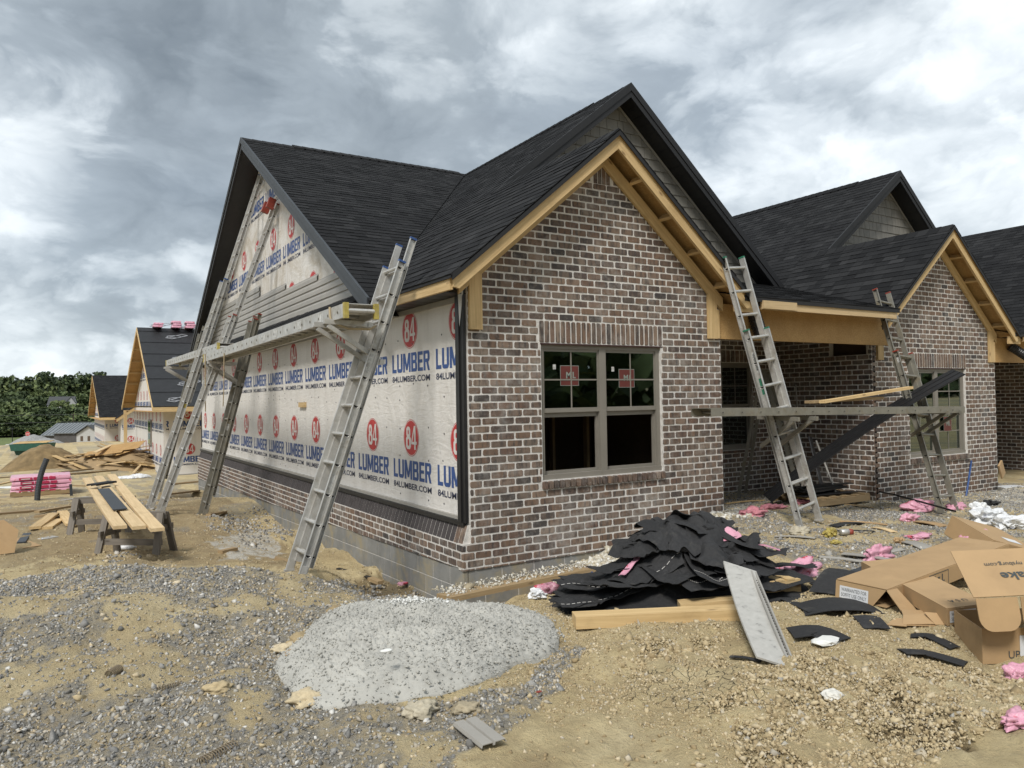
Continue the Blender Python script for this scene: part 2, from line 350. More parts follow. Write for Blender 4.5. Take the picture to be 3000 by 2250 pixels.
def wood(o):
    me = o.data; n = len(me.vertices); co = np.empty(n*3); me.vertices.foreach_get('co', co); co = co.reshape(-1, 3)
    c = co-co.mean(0); w_, ev = np.linalg.eigh(c.T@c); g = c@ev[:, ::-1]+np.array([sum(map(ord, o.name))*7 % 97*1.7, sum(map(ord, o.name)) % 53*.9, 0])
    if 'gr' not in me.attributes:
        a = me.attributes.new('gr', 'FLOAT_VECTOR', 'POINT'); a.data.foreach_set('vector', g.astype(np.float32).ravel())
    return o
# ---------------------------------------------------------------- the ground
CP = np.array([
 (-3.6, -6.9, .10), (-7, -5, .10), (-1, -8, .12), (3, -7, .14), (-12, -8, .1), (8, -7, .1), (15, -6, .0), (25, -3, -.2),
 (-1.2, -3.9, .12), (.4, -4.0, .15), (1.8, -4.2, .17),
 (-5.6, 1.2, -.02), (-4.4, 1.5, -.07), (-3.2, 1.4, -.08), (-2.2, 1.3, -.05), (-1.5, 1.1, .0),
 (-3.0, 4.5, -.15), (-4.5, 4, -.15), (-1.8, 3.5, -.15), (-6, 3.5, -.15), (-9, 4, -.15), (-1.15, 3, -.22), (-.75, 3, -.36), (-1.2, 7, -.19), (-.75, 7, -.40), (-.75, 12, -.52), (-1.2, 14, -.40), (-1.3, 10, -.25),
 (-.30, 16, -.80), (-.3, 13, -.72), (-.3, 6.9, -.56), (-.3, 4.4, -.50), (-.3, 3, -.48), (-.3, 1.9, -.47), (-.35, .8, -.56), (-.45, .1, -.56), (-.9, .4, -.30), (-.6, -.45, -.40),
 (.2, -.35, -.52), (.8, -.40, -.42), (.2, -.85, -.30), (1.0, -.80, -.15), (1.55, -.45, -.10), (2.1, -.35, .06), (2.6, -.35, .15), (3.2, -.30, .30), (3.9, -.30, .27), (2.4, -.75, .20), (2.9, -.8, .28), (3.4, -.75, .30), (2.8, -1.15, .24), (.0, -1.5, .05),
 (1.0, -1.6, .14), (2.0, -1.5, .18), (3, -1.6, .18), (0, -2.6, .13), (2, -2.8, .17), (4, -3, .16), (4.2, -1.0, .14), (5.2, -.6, .10), (6, 1.5, .06), (5, 1.5, .08), (6.2, -1.6, .07),
 (7.4, -.8, .01), (8.5, -.4, -.03), (10, -.3, -.06), (11.4, -.2, -.10), (9, -2.5, .02), (13, 1.5, -.1), (14, -2, -.1), (20, 0, -.25), (12, -5, .02),
 (-2, 8, -.14), (-4, 9, -.2), (-6.5, 9, -.25), (-4, 15, -.35), (-1.7, 12, -.25), (-9, 14, -.4), (-2, 19, -.6), (-5, 22, -.7), (-.5, 24, -1.0), (-.5, 36, -1.3), (-9, 30, -1.0),
 (-20, 10, -.6), (-16, 2, -.2), (-25, 30, -1.2), (30, 20, -.5), (10, 12, -.4)], float)
def _cp(px, depth, z): d = ray(px, 1190); d = d/(d@FF); q = CAM+d*depth; return (q[0], q[1], z)
CP = np.vstack([CP, [_cp(px, d, z) for px, d, z in (
 (-500, 3.4, .12), (0, 3.3, .12), (500, 3.3, .12), (1000, 3.4, .11), (-600, 4.6, .24), (-100, 4.5, .24), (300, 4.5, .24), (650, 4.5, .20), (900, 4.6, .15), (1200, 4.7, .12),
 (-600, 5.4, 0.41), (0, 5.4, 0.40), (350, 5.4, 0.42), (650, 5.4, 0.38), (850, 5.4, 0.29), (-600, 6.2, 0.46), (-200, 6.2, 0.46), (100, 6.2, 0.46), (250, 6.2, 0.51), (400, 6.2, 0.52), (550, 6.2, 0.49), (700, 6.2, 0.46), (850, 6.2, 0.38), (1000, 6.1, .25), (1150, 6.0, .20), (1250, 6.0, .16), (1500, 5.6, .12),
 (-600, 7.0, .18), (0, 7.0, .16), (400, 7.0, .18), (700, 7.0, .15), (850, 7.1, .10), (1000, 6.9, .0), (1150, 6.7, -.15), (-300, 6.75, .26), (150, 6.75, .27), (320, 6.75, .29), (520, 6.75, .28), (720, 6.7, .24), (200, 7.4, .0), (450, 7.4, .0), (650, 7.4, .0), (-200, 7.5, .0))]])
def hbase(x, y):
    x = np.asarray(x, float); y = np.asarray(y, float); num = np.zeros_like(x); dn = np.zeros_like(x)
    for cx_, cy_, cz_ in CP:
        d2 = (x-cx_)**2+(y-cy_)**2; w = 1.0/(d2+.05)**1.6; num += w*cz_; dn += w
    z = num/dn
    d = np.maximum(0, y-34.0)+np.maximum(0, np.abs(x)-40)*.3
    k = np.clip(d/60.0, 0, 1); z = z*(1-k)+k*(-1.6)
    z = z-np.clip(y-60, 0, 210)*.0465-.3*np.clip((y-40)/40, 0, 1)
    hill = np.clip((np.hypot(x, y)-430)/220.0, 0, 1); hill = hill*hill*(3-2*hill)
    z = z+hill*(14+9*np.sin(np.arctan2(x, y)*6+.6))
    return z
def height(x, y):
    x = np.asarray(x, float); y = np.asarray(y, float)
    z = hbase(x, y); r = np.hypot(x+1, y+1)
    k = 1/(1+(r/9)**2)
    n = (fbm(x, y, 3, 1.1, 3)-.44)*.17*(.35+.65*k)+(fbm(x, y, 9, 4.2, 3)-.44)*.10*k
    n += (np.abs(fbm(x, y, 31, 2.4, 3)-.44))*-.11*k
    # keep it tidy right under the walls
    return z+n
def Gz(x, y): return float(height(np.array([x]), np.array([y]))[0])
_TS = np.geomspace(2.0, 900.0, 420)
def G(px, py):                                       # where the photo ray meets the ground
    d = ray(px, py); d = d/(d@FF); lo, hi = 0, 0
    ts = _TS
    for _ in range(3):
        P = CAM+ts[:, None]*d; k = np.nonzero(P[:, 2] < height(P[:, 0], P[:, 1]))[0]
        if len(k) == 0: return CAM+ts[-1]*d
        k = max(1, k[0]); ts = np.linspace(ts[k-1], ts[k], 12)
    return CAM+ts[-1]*d
def axis(segs):
    r = [segs[0][0]]
    for a, b, st in segs:
        n = max(1, int(round((b-a)/st))); r += list(np.linspace(a, b, n+1)[1:])
    return np.array(r)
gx = np.concatenate([-np.geomspace(1500, 60, 14), axis([(-58, -20, 3.0), (-20, -9, .6), (-9, -6.0, .09), (-6.0, 4.2, .036), (4.2, 9.0, .06), (9, 14, .2), (14, 30, 1.0), (30, 60, 4)]), np.geomspace(66, 1500, 12)])
gy = np.concatenate([-np.geomspace(600, 12, 10), axis([(-11, -6, .5), (-6, -3.9, .06), (-3.9, .6, .036), (.6, 6, .07), (6, 18, .2), (18, 40, .8), (40, 120, 4.0), (120, 700, 12)]), np.geomspace(730, 2000, 8)])
GX, GY = np.meshgrid(gx, gy, indexing='ij'); GZ = height(GX, GY)
# cover masks are drawn as outlines on the ground seen in the photograph and carried to the site
POLY = dict(
 gravel=[[(-900, 1700), (0, 1690), (330, 1640), (850, 1680), (1290, 1750), (1390, 1800), (1000, 1790), (870, 1850), (830, 1960), (880, 2040), (1200, 2070), (1560, 1985), (1640, 1880), (1720, 1900), (1590, 2080), (1330, 2220), (1250, 2600), (-900, 2600)],
         [(2080, 1470), (2240, 1420), (3300, 1420), (3300, 1590), (2700, 1690), (2480, 1740), (2320, 1660), (2130, 1570)], [(600, 1520), (780, 1480), (900, 1570), (720, 1610)], [(330, 1470), (450, 1460), (470, 1520), (380, 1540)], [(-60, 1330), (90, 1330), (90, 1400), (-60, 1410)]],
 pale=[[(1290, 1756), (1370, 1712), (2120, 1483), (2230, 1470), (2130, 1560), (1960, 1600), (1740, 1690), (1380, 1780)], [(1690, 1670), (2050, 1495), (2190, 1500), (2030, 1650), (1790, 1730)], [(640, 1570), (800, 1560), (790, 1640), (640, 1640)], [(2900, 1440), (3300, 1400), (3300, 1480), (2900, 1490)]],
 clod=[[(2060, 1990), (2290, 1900), (2700, 1930), (3300, 2060), (3300, 2500), (2350, 2500), (2150, 2200)], [(1780, 1880), (2120, 1830), (2160, 1960), (1880, 2010)]],
 crack=[[(1850, 1960), (2150, 1930), (2300, 2010), (2080, 2090), (1830, 2060)]],
 wet=[[(1000, 1690), (1130, 1660), (1290, 1745), (1180, 1745), (1040, 1720)], [(2620, 2000), (2760, 2110), (2820, 2200), (2560, 2180)]],
 brown=[[(-400, 1500), (600, 1440), (900, 1660), (300, 1640), (-400, 1700)]])
def inpoly(px, py, poly):
    r = np.zeros(px.shape, bool); n = len(poly); j = n-1
    for i in range(n):
        xi, yi = poly[i]; xj, yj = poly[j]
        c = ((yi > py) != (yj > py)) & (px < (xj-xi)*(py-yi)/(yj-yi+1e-12)+xi); r ^= c; j = i
    return r
def pixels(x, y, z):
    v = np.stack([x-CAM[0], y-CAM[1], z-CAM[2]], -1); d = v@FF; ok = d > .8; d = np.where(ok, d, .8)
    return 1500+FPX*(v@RR)/d, 1125-FPX*(v@UU)/d, ok
def cover(name, x, y, z, soft=28):
    jx = (fbm(x, y, 55, 2.2, 4)-.47)*soft*5; jy = (fbm(x, y, 71, 2.2, 4)-.47)*soft*2.6
    px, py, ok = pixels(x, y, z); m = np.zeros(x.shape, bool)
    for p in POLY[name]: m |= inpoly(px+jx, py+jy, p)
    return m & ok
CV = {k: cover(k, GX, GY, GZ).astype(np.float32) for k in POLY}
far = (np.hypot(GX-CAM[0], GY-CAM[1]) > 12)
sp = fbm(GX, GY, 91, 1.6, 4); CV['gravel'] = np.where(far, (sp > .53)*.8, CV['gravel']*np.where(sp > .53, .2, 1.0))
grass = np.clip((np.hypot(GX, GY)-150)/60, 0, 1)*(GY > 0)
GZ2 = GZ+np.where(CV['clod'] > 0, (fbm(GX, GY, 21, 9, 3)-.45)*.07, 0)+np.where(CV['wet'] > 0, -.05, 0)
nx, ny = GX.shape
me = bpy.data.meshes.new('ground'); co = np.stack([GX, GY, GZ2], -1).reshape(-1, 3)
ii, jj = np.meshgrid(np.arange(nx-1), np.arange(ny-1), indexing='ij'); q0 = (ii*ny+jj).ravel()
quads = np.stack([q0, q0+ny, q0+ny+1, q0+1], -1).astype(np.int32)
me.vertices.add(len(co)); me.vertices.foreach_set('co', co.ravel())
me.loops.add(quads.size); me.loops.foreach_set('vertex_index', quads.ravel())
me.polygons.add(len(quads)); me.polygons.foreach_set('loop_start', np.arange(0, quads.size, 4, dtype=np.int32))
me.polygons.foreach_set('use_smooth', np.ones(len(quads), bool))
me.update(calc_edges=True)
def vattr(me, name, arr):
    a = me.attributes.new(name, 'FLOAT', 'POINT'); a.data.foreach_set('value', np.asarray(arr, np.float32).ravel())
for k in ('gravel', 'pale', 'clod', 'crack', 'wet', 'brown'): vattr(me, k, CV[k])
vattr(me, 'grass', grass)
def mk_ground():
    m, t, b = mat('clay_ground'); p = geo(t)
    def A(n): return N(t, 'ShaderNodeAttribute', attribute_name=n).outputs['Fac']
    n0 = noise_(t, p, 1.6, 6, .6, .4); n1_ = noise_(t, p, 9, 6, .65, .3); n2_ = noise_(t, p, 45, 5, .7)
    c = ramp(t, n0, [(.25, (.34, .255, .135)), (.48, (.51, .41, .225)), (.72, (.63, .53, .32))])
    c = mixc(t, ramp(t, n1_, [(.35, .5), (.60, 0.0)]), c, (.285, .212, .115))
    c = mixc(t, ramp(t, n2_, [(.55, 0.0), (.75, .6)]), c, (.52, .42, .25))
    c = mixc(t, mathn(t, 'MULTIPLY', A('brown'), .55), c, mixc(t, n1_, (.15, .102, .052), (.27, .195, .105)))
    gr = ramp(t, n2_, [(.3, (.14, .128, .105)), (.55, (.245, .228, .195)), (.78, (.34, .33, .30))])
    gf = mathn(t, 'MULTIPLY', A('gravel'), ramp(t, n1_, [(.40, .35), (.58, .95)]))
    c = mixc(t, gf, c, gr)
    pf = mathn(t, 'MULTIPLY', A('pale'), ramp(t, n1_, [(.36, .25), (.55, 1.0)])); c = mixc(t, pf, c, mixc(t, n2_, (.36, .335, .27), (.62, .60, .55)))
    c = mixc(t, mathn(t, 'MULTIPLY', A('wet'), .75), c, (.15, .105, .05))
    vo = N(t, 'ShaderNodeTexVoronoi', feature='DISTANCE_TO_EDGE', i_Scale=15.0); dv = noise_(t, p, 12, 3); mxv = N(t, 'ShaderNodeVectorMath', operation='ADD')
    t.links.new(p, mxv.inputs[0]); t.links.new(mixc(t, 1.0, dv, (.06, .06, .06), 'MULTIPLY'), mxv.inputs[1]); LK(t, mxv, 0, vo, 'Vector')
    cr = mathn(t, 'MULTIPLY', ramp(t, vo.outputs['Distance'], [(.0, 1.0), (.032, 0.0)]), A('crack'))
    c = mixc(t, mathn(t, 'MULTIPLY', cr, .8), c, (.10, .07, .03))
    gc = mixc(t, noise_(t, p, .12, 5, .6), (.075, .105, .028), (.15, .18, .055)); c = mixc(t, A('grass'), c, gc)
    setc(t, b, c); t.links.new(ramp(t, A('wet'), [(0, .95), (1, .35)]), b.inputs['Roughness'])
    h = mathn(t, 'ADD', mathn(t, 'MULTIPLY', n2_, .5), n1_); h = mathn(t, 'SUBTRACT', h, mathn(t, 'MULTIPLY', cr, 1.2)); bump(t, b, mathn(t, 'ADD', h, mathn(t, 'MULTIPLY', noise_(t, p, 130, 4, .7), .3)), 1.0, .045); return m
me.materials.append(mk_ground()); link('ground', me, kind='structure')
# ---- loose stone: many small angular pieces laid over the ground
_t = (1+5**.5)/2
ICO = np.array([(-1, _t, 0), (1, _t, 0), (-1, -_t, 0), (1, -_t, 0), (0, -1, _t), (0, 1, _t), (0, -1, -_t), (0, 1, -_t), (_t, 0, -1), (_t, 0, 1), (-_t, 0, -1), (-_t, 0, 1)], float)/1.9
ICF = np.array([(0, 11, 5), (0, 5, 1), (0, 1, 7), (0, 7, 10), (0, 10, 11), (1, 5, 9), (5, 11, 4), (11, 10, 2), (10, 7, 6), (7, 1, 8), (3, 9, 4), (3, 4, 2), (3, 2, 6), (3, 6, 8), (3, 8, 9), (4, 9, 5), (2, 4, 11), (6, 2, 10), (8, 6, 7), (9, 8, 1)])
OCT = np.array([(1, 0, 0), (-1, 0, 0), (0, 1, 0), (0, -1, 0), (0, 0, 1), (0, 0, -1)], float)
OCF = np.array([(0, 2, 4), (2, 1, 4), (1, 3, 4), (3, 0, 4), (2, 0, 5), (1, 2, 5), (3, 1, 5), (0, 3, 5)])
def stones(name, xy, size, matr, seed, label, cat, flat=.6, sink=.25, zf=None, oct_=False):
    rs = np.random.RandomState(seed); n = len(xy); BS, BF = (OCT, OCF) if oct_ else (ICO, ICF); nb = len(BS)
    z = height(xy[:, 0], xy[:, 1]) if zf is None else (zf if isinstance(zf, np.ndarray) else zf(xy[:, 0], xy[:, 1]))
    sh = BS[None]*rs.uniform(.62, 1.25, (n, nb, 1))+(rs.normal(0, .22, (n, nb, 3)) if oct_ else 0); sh = sh*np.stack([np.ones(n), rs.uniform(.55, .95, n), rs.uniform(.35, .8, n)*flat/.6], -1)[:, None]
    q = rs.normal(size=(n, 4)); q[:, 0] += 1.2*np.sign(q[:, 0]); q[:, 3] *= 2; q /= np.linalg.norm(q, axis=1, keepdims=True); w_, x_, y_, z_ = q.T
    Rm = np.stack([1-2*(y_*y_+z_*z_), 2*(x_*y_-z_*w_), 2*(x_*z_+y_*w_), 2*(x_*y_+z_*w_), 1-2*(x_*x_+z_*z_), 2*(y_*z_-x_*w_), 2*(x_*z_-y_*w_), 2*(y_*z_+x_*w_), 1-2*(x_*x_+y_*y_)], -1).reshape(n, 3, 3)
    P = np.einsum('nij,nkj->nki', Rm, sh)*size[:, None, None]*.5; P += np.stack([xy[:, 0], xy[:, 1], z+size*(.28-sink)], -1)[:, None]
    tri = (BF[None]+(np.arange(n)*nb)[:, None, None]).reshape(-1, 3).astype(np.int32)
    me = bpy.data.meshes.new(name); me.vertices.add(n*nb); me.vertices.foreach_set('co', P.reshape(-1))
    me.loops.add(tri.size); me.loops.foreach_set('vertex_index', tri.ravel()); me.polygons.add(len(tri)); me.polygons.foreach_set('loop_start', np.arange(0, tri.size, 3, dtype=np.int32))
    me.update(calc_edges=True); vattr(me, 'rnd', np.repeat(rs.rand(n), nb)); me.materials.append(matr)
    o = link(name, me, kind='stuff'); tag(o, label, cat, kind='stuff'); return o
def mk_stone(name, stops):
    m, t, b = mat(name); p = geo(t); c = ramp(t, rndv(t), stops); n = noise_(t, p, 40, 4, .6)
    c = mixc(t, 1.0, c, ramp(t, n, [(.3, .78), (.7, 1.18)]), 'MULTIPLY'); setc(t, b, c); b.inputs['Roughness'].default_value = .9; return m
M['gravel'] = mk_stone('gravel_stone', [(0, (.125, .121, .112)), (.3, (.205, .200, .190)), (.55, (.275, .268, .25)), (.72, (.34, .325, .29)), (.88, (.37, .295, .185)), (.95, (.47, .45, .41)), (1, (.58, .57, .54))])
M['clodm'] = mk_stone('clay_clod', [(0, (.26, .195, .105)), (.4, (.37, .29, .165)), (.75, (.46, .375, .23)), (.93, (.50, .425, .30)), (1, (.30, .285, .25))])
M['rubble'] = mk_stone('pale_rubble', [(0, (.30, .25, .165)), (.35, (.43, .39, .30)), (.7, (.55, .53, .47)), (1, (.64, .63, .60))])
rs = np.random.RandomState(5)
def scatter(n, x0, x1, y0, y1, keep):
    x = rs.uniform(x0, x1, n); y = rs.uniform(y0, y1, n); z = height(x, y); k = keep(x, y, z); return np.stack([x[k], y[k]], -1)
def inframe(x, y, z, pad=80):
    px, py, ok = pixels(x, y, z); return ok & (px > -pad) & (px < 3000+pad) & (py < 2250+pad)
def kp_gravel(x, y, z):
    pt = fbm(x, y, 91, 1.6, 4); return inframe(x, y, z) & cover('gravel', x, y, z) & (rs.rand(len(x)) < np.where(pt > .53, .16, np.where(pt < .43, 1.0, .5)))
a = scatter(190000, -7.0, 2.2, -4.3, 1.4, kp_gravel); sz = rs.gamma(2.6, .0058, len(a))+.008
stones('gravel', a, sz, M['gravel'], 1, 'grey crushed gravel with clay spread over the low mound before the house', 'gravel', oct_=True)
a = scatter(110000, 2.5, 12.5, -3.4, 2.3, kp_gravel); sz = rs.gamma(3, .0062, len(a))+.009
stones('gravel', a, sz, M['gravel'], 2, 'grey crushed gravel spread before the porch and the second gable', 'gravel', oct_=True)
a = scatter(16000, -6, 0, .6, 13, lambda x, y, z: cover('gravel', x, y, z)); sz = rs.gamma(4, .009, len(a))+.012
stones('gravel', a, sz, M['gravel'], 3, 'patches of grey gravel on the yard behind the mound', 'gravel')
a = scatter(110000, -1.2, 4.2, -5.0, -.8, lambda x, y, z: inframe(x, y, z) & (cover('clod', x, y, z) & (rs.rand(len(x)) < .95) | (rs.rand(len(x)) < .10))); sz = rs.gamma(2.0, .0070, len(a))+.006
stones('clay_clods', a, sz, M['clodm'], 4, 'dry clay clods strewn over the yellow ground', 'clay', flat=.8, oct_=True)
a = scatter(70000, -7, 1.5, -4.3, 13, lambda x, y, z: inframe(x, y, z) & (rs.rand(len(x)) < .4)); sz = rs.gamma(1.8, .0075, len(a))+.006
stones('clay_clods', a, sz, M['clodm'], 6, 'small clay lumps strewn over the brown yard and the mound', 'clay', flat=.8, oct_=True)
a = scatter(60000, -.9, 5.0, -2.2, .05, lambda x, y, z: inframe(x, y, z) & cover('pale', x, y, z) & (y < -.03)); sz = rs.gamma(2.2, .013, len(a))+.007
stones('mortar_rubble', a, sz, M['rubble'], 7, 'white mortar droppings and pale rubble along the foot of the brick gable', 'rubble')
a = scatter(150000, -2.4, 5.0, -5.0, -.6, lambda x, y, z: inframe(x, y, z) & ~cover('gravel', x, y, z) & (fbm(x, y, 44, 1.7, 3) > .40)); sz = rs.gamma(2.0, .0036, len(a))+.004
stones('clay_crumbs', a, sz, M['clodm'], 14, 'fine clay crumbs covering the yellow ground', 'clay', flat=.8, oct_=True)
# a few larger rocks, each its own thing
for k, (px, py, s, lab) in enumerate([(835, 1905, .11, 'yellow clay boulder beside the concrete spill, large and rounded'), (890, 1880, .14, 'crumbling ochre clay lump on the gravel mound near the concrete'), (985, 1790, .09, 'brown rock lying above the grey concrete spill'), (640, 2020, .10, 'flat tan rock half buried in gravel'), (1230, 2085, .12, 'pale broken concrete lump at the front edge of the spill'), (1370, 2080, .10, 'round pale stone by the grey strip of trim'),
        (900, 2060, .16, 'long ochre clay lump at the lower end of the concrete spill'), (520, 1710, .05, 'small orange stone on the gravel mound'), (2340, 1560, .16, 'pale stony clod at the foot of the ladder by the porch'), (2440, 2040, .08, 'grey round stone among the clay clods')]):
    s *= .68; p = G(px, py); rr_ = np.random.RandomState(40+k); bmx = bmesh.new(); bmesh.ops.create_icosphere(bmx, subdivisions=4, radius=s)
    for v in bmx.verts:
        d = Vector(v.co).normalized(); v.co = d*s*(.85+.38*mnoise.noise(d*1.7+Vector((k*9, 0, 0)))+.16*mnoise.noise(d*6+Vector((0, k*5, 0)))+.07*mnoise.noise(d*19)); v.co.z *= .55; v.co.x *= 1.25
    mm = bpy.data.meshes.new('rock'); bmx.to_mesh(mm); bmx.free(); vattr(mm, 'rnd', np.full(len(mm.vertices), rr_.uniform(.3, .7)))
    mm.materials.append(M['clodm'] if k not in (4, 5, 8, 9) else M['rubble']); mm.polygons.foreach_set('use_smooth', np.ones(len(mm.polygons), bool)); o = link('rock', mm, loc=(p[0], p[1], p[2]+s*.12)); tag(o, lab, 'rock', 'loose rocks on the ground')
# ---- the grey concrete spill
cc = G(1235, 1895); cc[2] = Gz(cc[0], cc[1])
nr_, na = 150, 420; rr_ = np.linspace(0, 1, nr_)[:, None]; aa = np.linspace(0, 2*math.pi, na, endpoint=False)[None]
edge = .90+.10*np.sin(aa*2+.6)+.05*np.sin(aa*3+2)+.025*np.sin(aa*7); X = cc[0]+np.cos(aa)*rr_*edge*1.04; Y = cc[1]+np.sin(aa)*rr_*edge*.98
prof = .45*np.sqrt(np.clip(1-rr_**4, 0, 1))+.55*np.clip(1-rr_**2, 0, 1)
lump = (fbm(X, Y, 5, 60, 3)-.45)*.045-(np.abs(fbm(X, Y, 77, 30, 3)-.45))*.060+(fbm(X, Y, 8, 5, 2)-.4)*.03
Z = height(X, Y)*.55+cc[2]*.45+.25*prof+lump*np.clip(prof*1.5+.1, 0, 1)-.02-.05*(rr_ > .985)
mbv = np.stack([X, Y, Z], -1).reshape(-1, 3); fs = [(i*na+j, (i+1)*na+j, (i+1)*na+(j+1) % na, i*na+(j+1) % na) for i in range(nr_-1) for j in range(na)]
mb = MB(); mb.add(mbv, fs)
tag(mb.build('concrete_spill', M['concrete'], smooth=True), 'round heap of wet grey concrete dumped on the gravel before the brick corner', 'concrete')
def conc_z(x, y): return height(x, y)*.55+cc[2]*.45+.25*np.sqrt(np.clip(1-np.hypot((x-cc[0])/.94, (y-cc[1])/.88)**3.2, 0, 1))
fl = np.random.RandomState(8); pr_ = np.repeat(rr_.ravel(), na)+1e-3; ix = fl.choice(len(mbv), 12000, p=pr_/pr_.sum()); a = mbv[ix, :2]+fl.normal(0, .012, (12000, 2))*(1+2*(pr_[ix] > .93)[:, None])
def conc_s(x, y): r_ = np.clip(np.hypot((x-cc[0])/.98, (y-cc[1])/.92), 0, 1); return height(x, y)*.55+cc[2]*.45+.25*(.45*np.sqrt(np.clip(1-r_**4, 0, 1))+.55*np.clip(1-r_**2, 0, 1))-.022
stones('concrete_grains', a, fl.gamma(2.0, .0042, 12000)+.005, M['concrete'], 19, 'grey grains of aggregate over the concrete heap', 'concrete', flat=.6, sink=.34, zf=mbv[ix, 2])
a = np.stack([cc[0]+.12+fl.normal(0, .12, 420), cc[1]+.28+fl.normal(0, .07, 420)], -1)
stones('white_flakes', a, fl.gamma(2.5, .0045, 420)+.004, M['flake'], 9, 'scatter of white mortar flakes on top of the concrete heap', 'flakes', flat=.2, sink=.0, zf=conc_s)
# ---------------------------------------------------------------- masonry
CO = 0.0813
def brick_shape(w, h, rs_, dep=.03):                 # rounded, slightly uneven face brick, face towards +y(normal) ; local x along, z up
    r = rs_.uniform(.006, .013, 4); j = lambda: rs_.uniform(-.0018, .0018)
    o = []
    for (cx_, cz_, sx_, sz_), rr2 in zip(((0, 0, 1, 1), (w, 0, -1, 1), (w, h, -1, -1), (0, h, 1, -1)), r):
        a = (cx_+j(), cz_+sz_*rr2); b = (cx_+sx_*rr2, cz_+j())
        o += [a, b] if (sx_*sz_ > 0) else [b, a]
    return o
def brick_geo(poly, O, U, Nn, proud, dep=.03, bev=.0035):
    n = len(poly); cu = sum(p[0] for p in poly)/n; cv = sum(p[1] for p in poly)/n
    Zv = np.array((0, 0, 1.0)); V = []
    for d, s in ((-dep, 1), (proud-bev, 1), (proud, 0)):
        for u, v in poly:
            if s == 0:
                l = math.hypot(u-cu, v-cv)+1e-9; k = max(0, 1-bev*1.3/l); u, v = cu+(u-cu)*k, cv+(v-cv)*k
            V.append(O+U*u+Zv*v+Nn*d)
    F = [(i, (i+1) % n, n+(i+1) % n, n+i) for i in range(n)]+[(n+i, n+(i+1) % n, 2*n+(i+1) % n, 2*n+i) for i in range(n)]+[tuple(range(2*n, 3*n))]
    if np.dot(np.cross(U, Zv), Nn) < 0: F = [f[::-1] for f in F]
    return V, F
BRV = []
def brick_variants():
    rs_ = np.random.RandomState(77)
    for i in range(14):
        mb = MB(); V, F = brick_geo(brick_shape(.186, .0645, rs_), V3(-.093, 0, -.03225), V3(1, 0, 0), V3(0, -1, 0), rs_.uniform(.002, .006)); mb.add(V, F)
        me = mb.mesh('brick'); me.materials.append(M['brick']); BRV.append(me)
brick_variants()
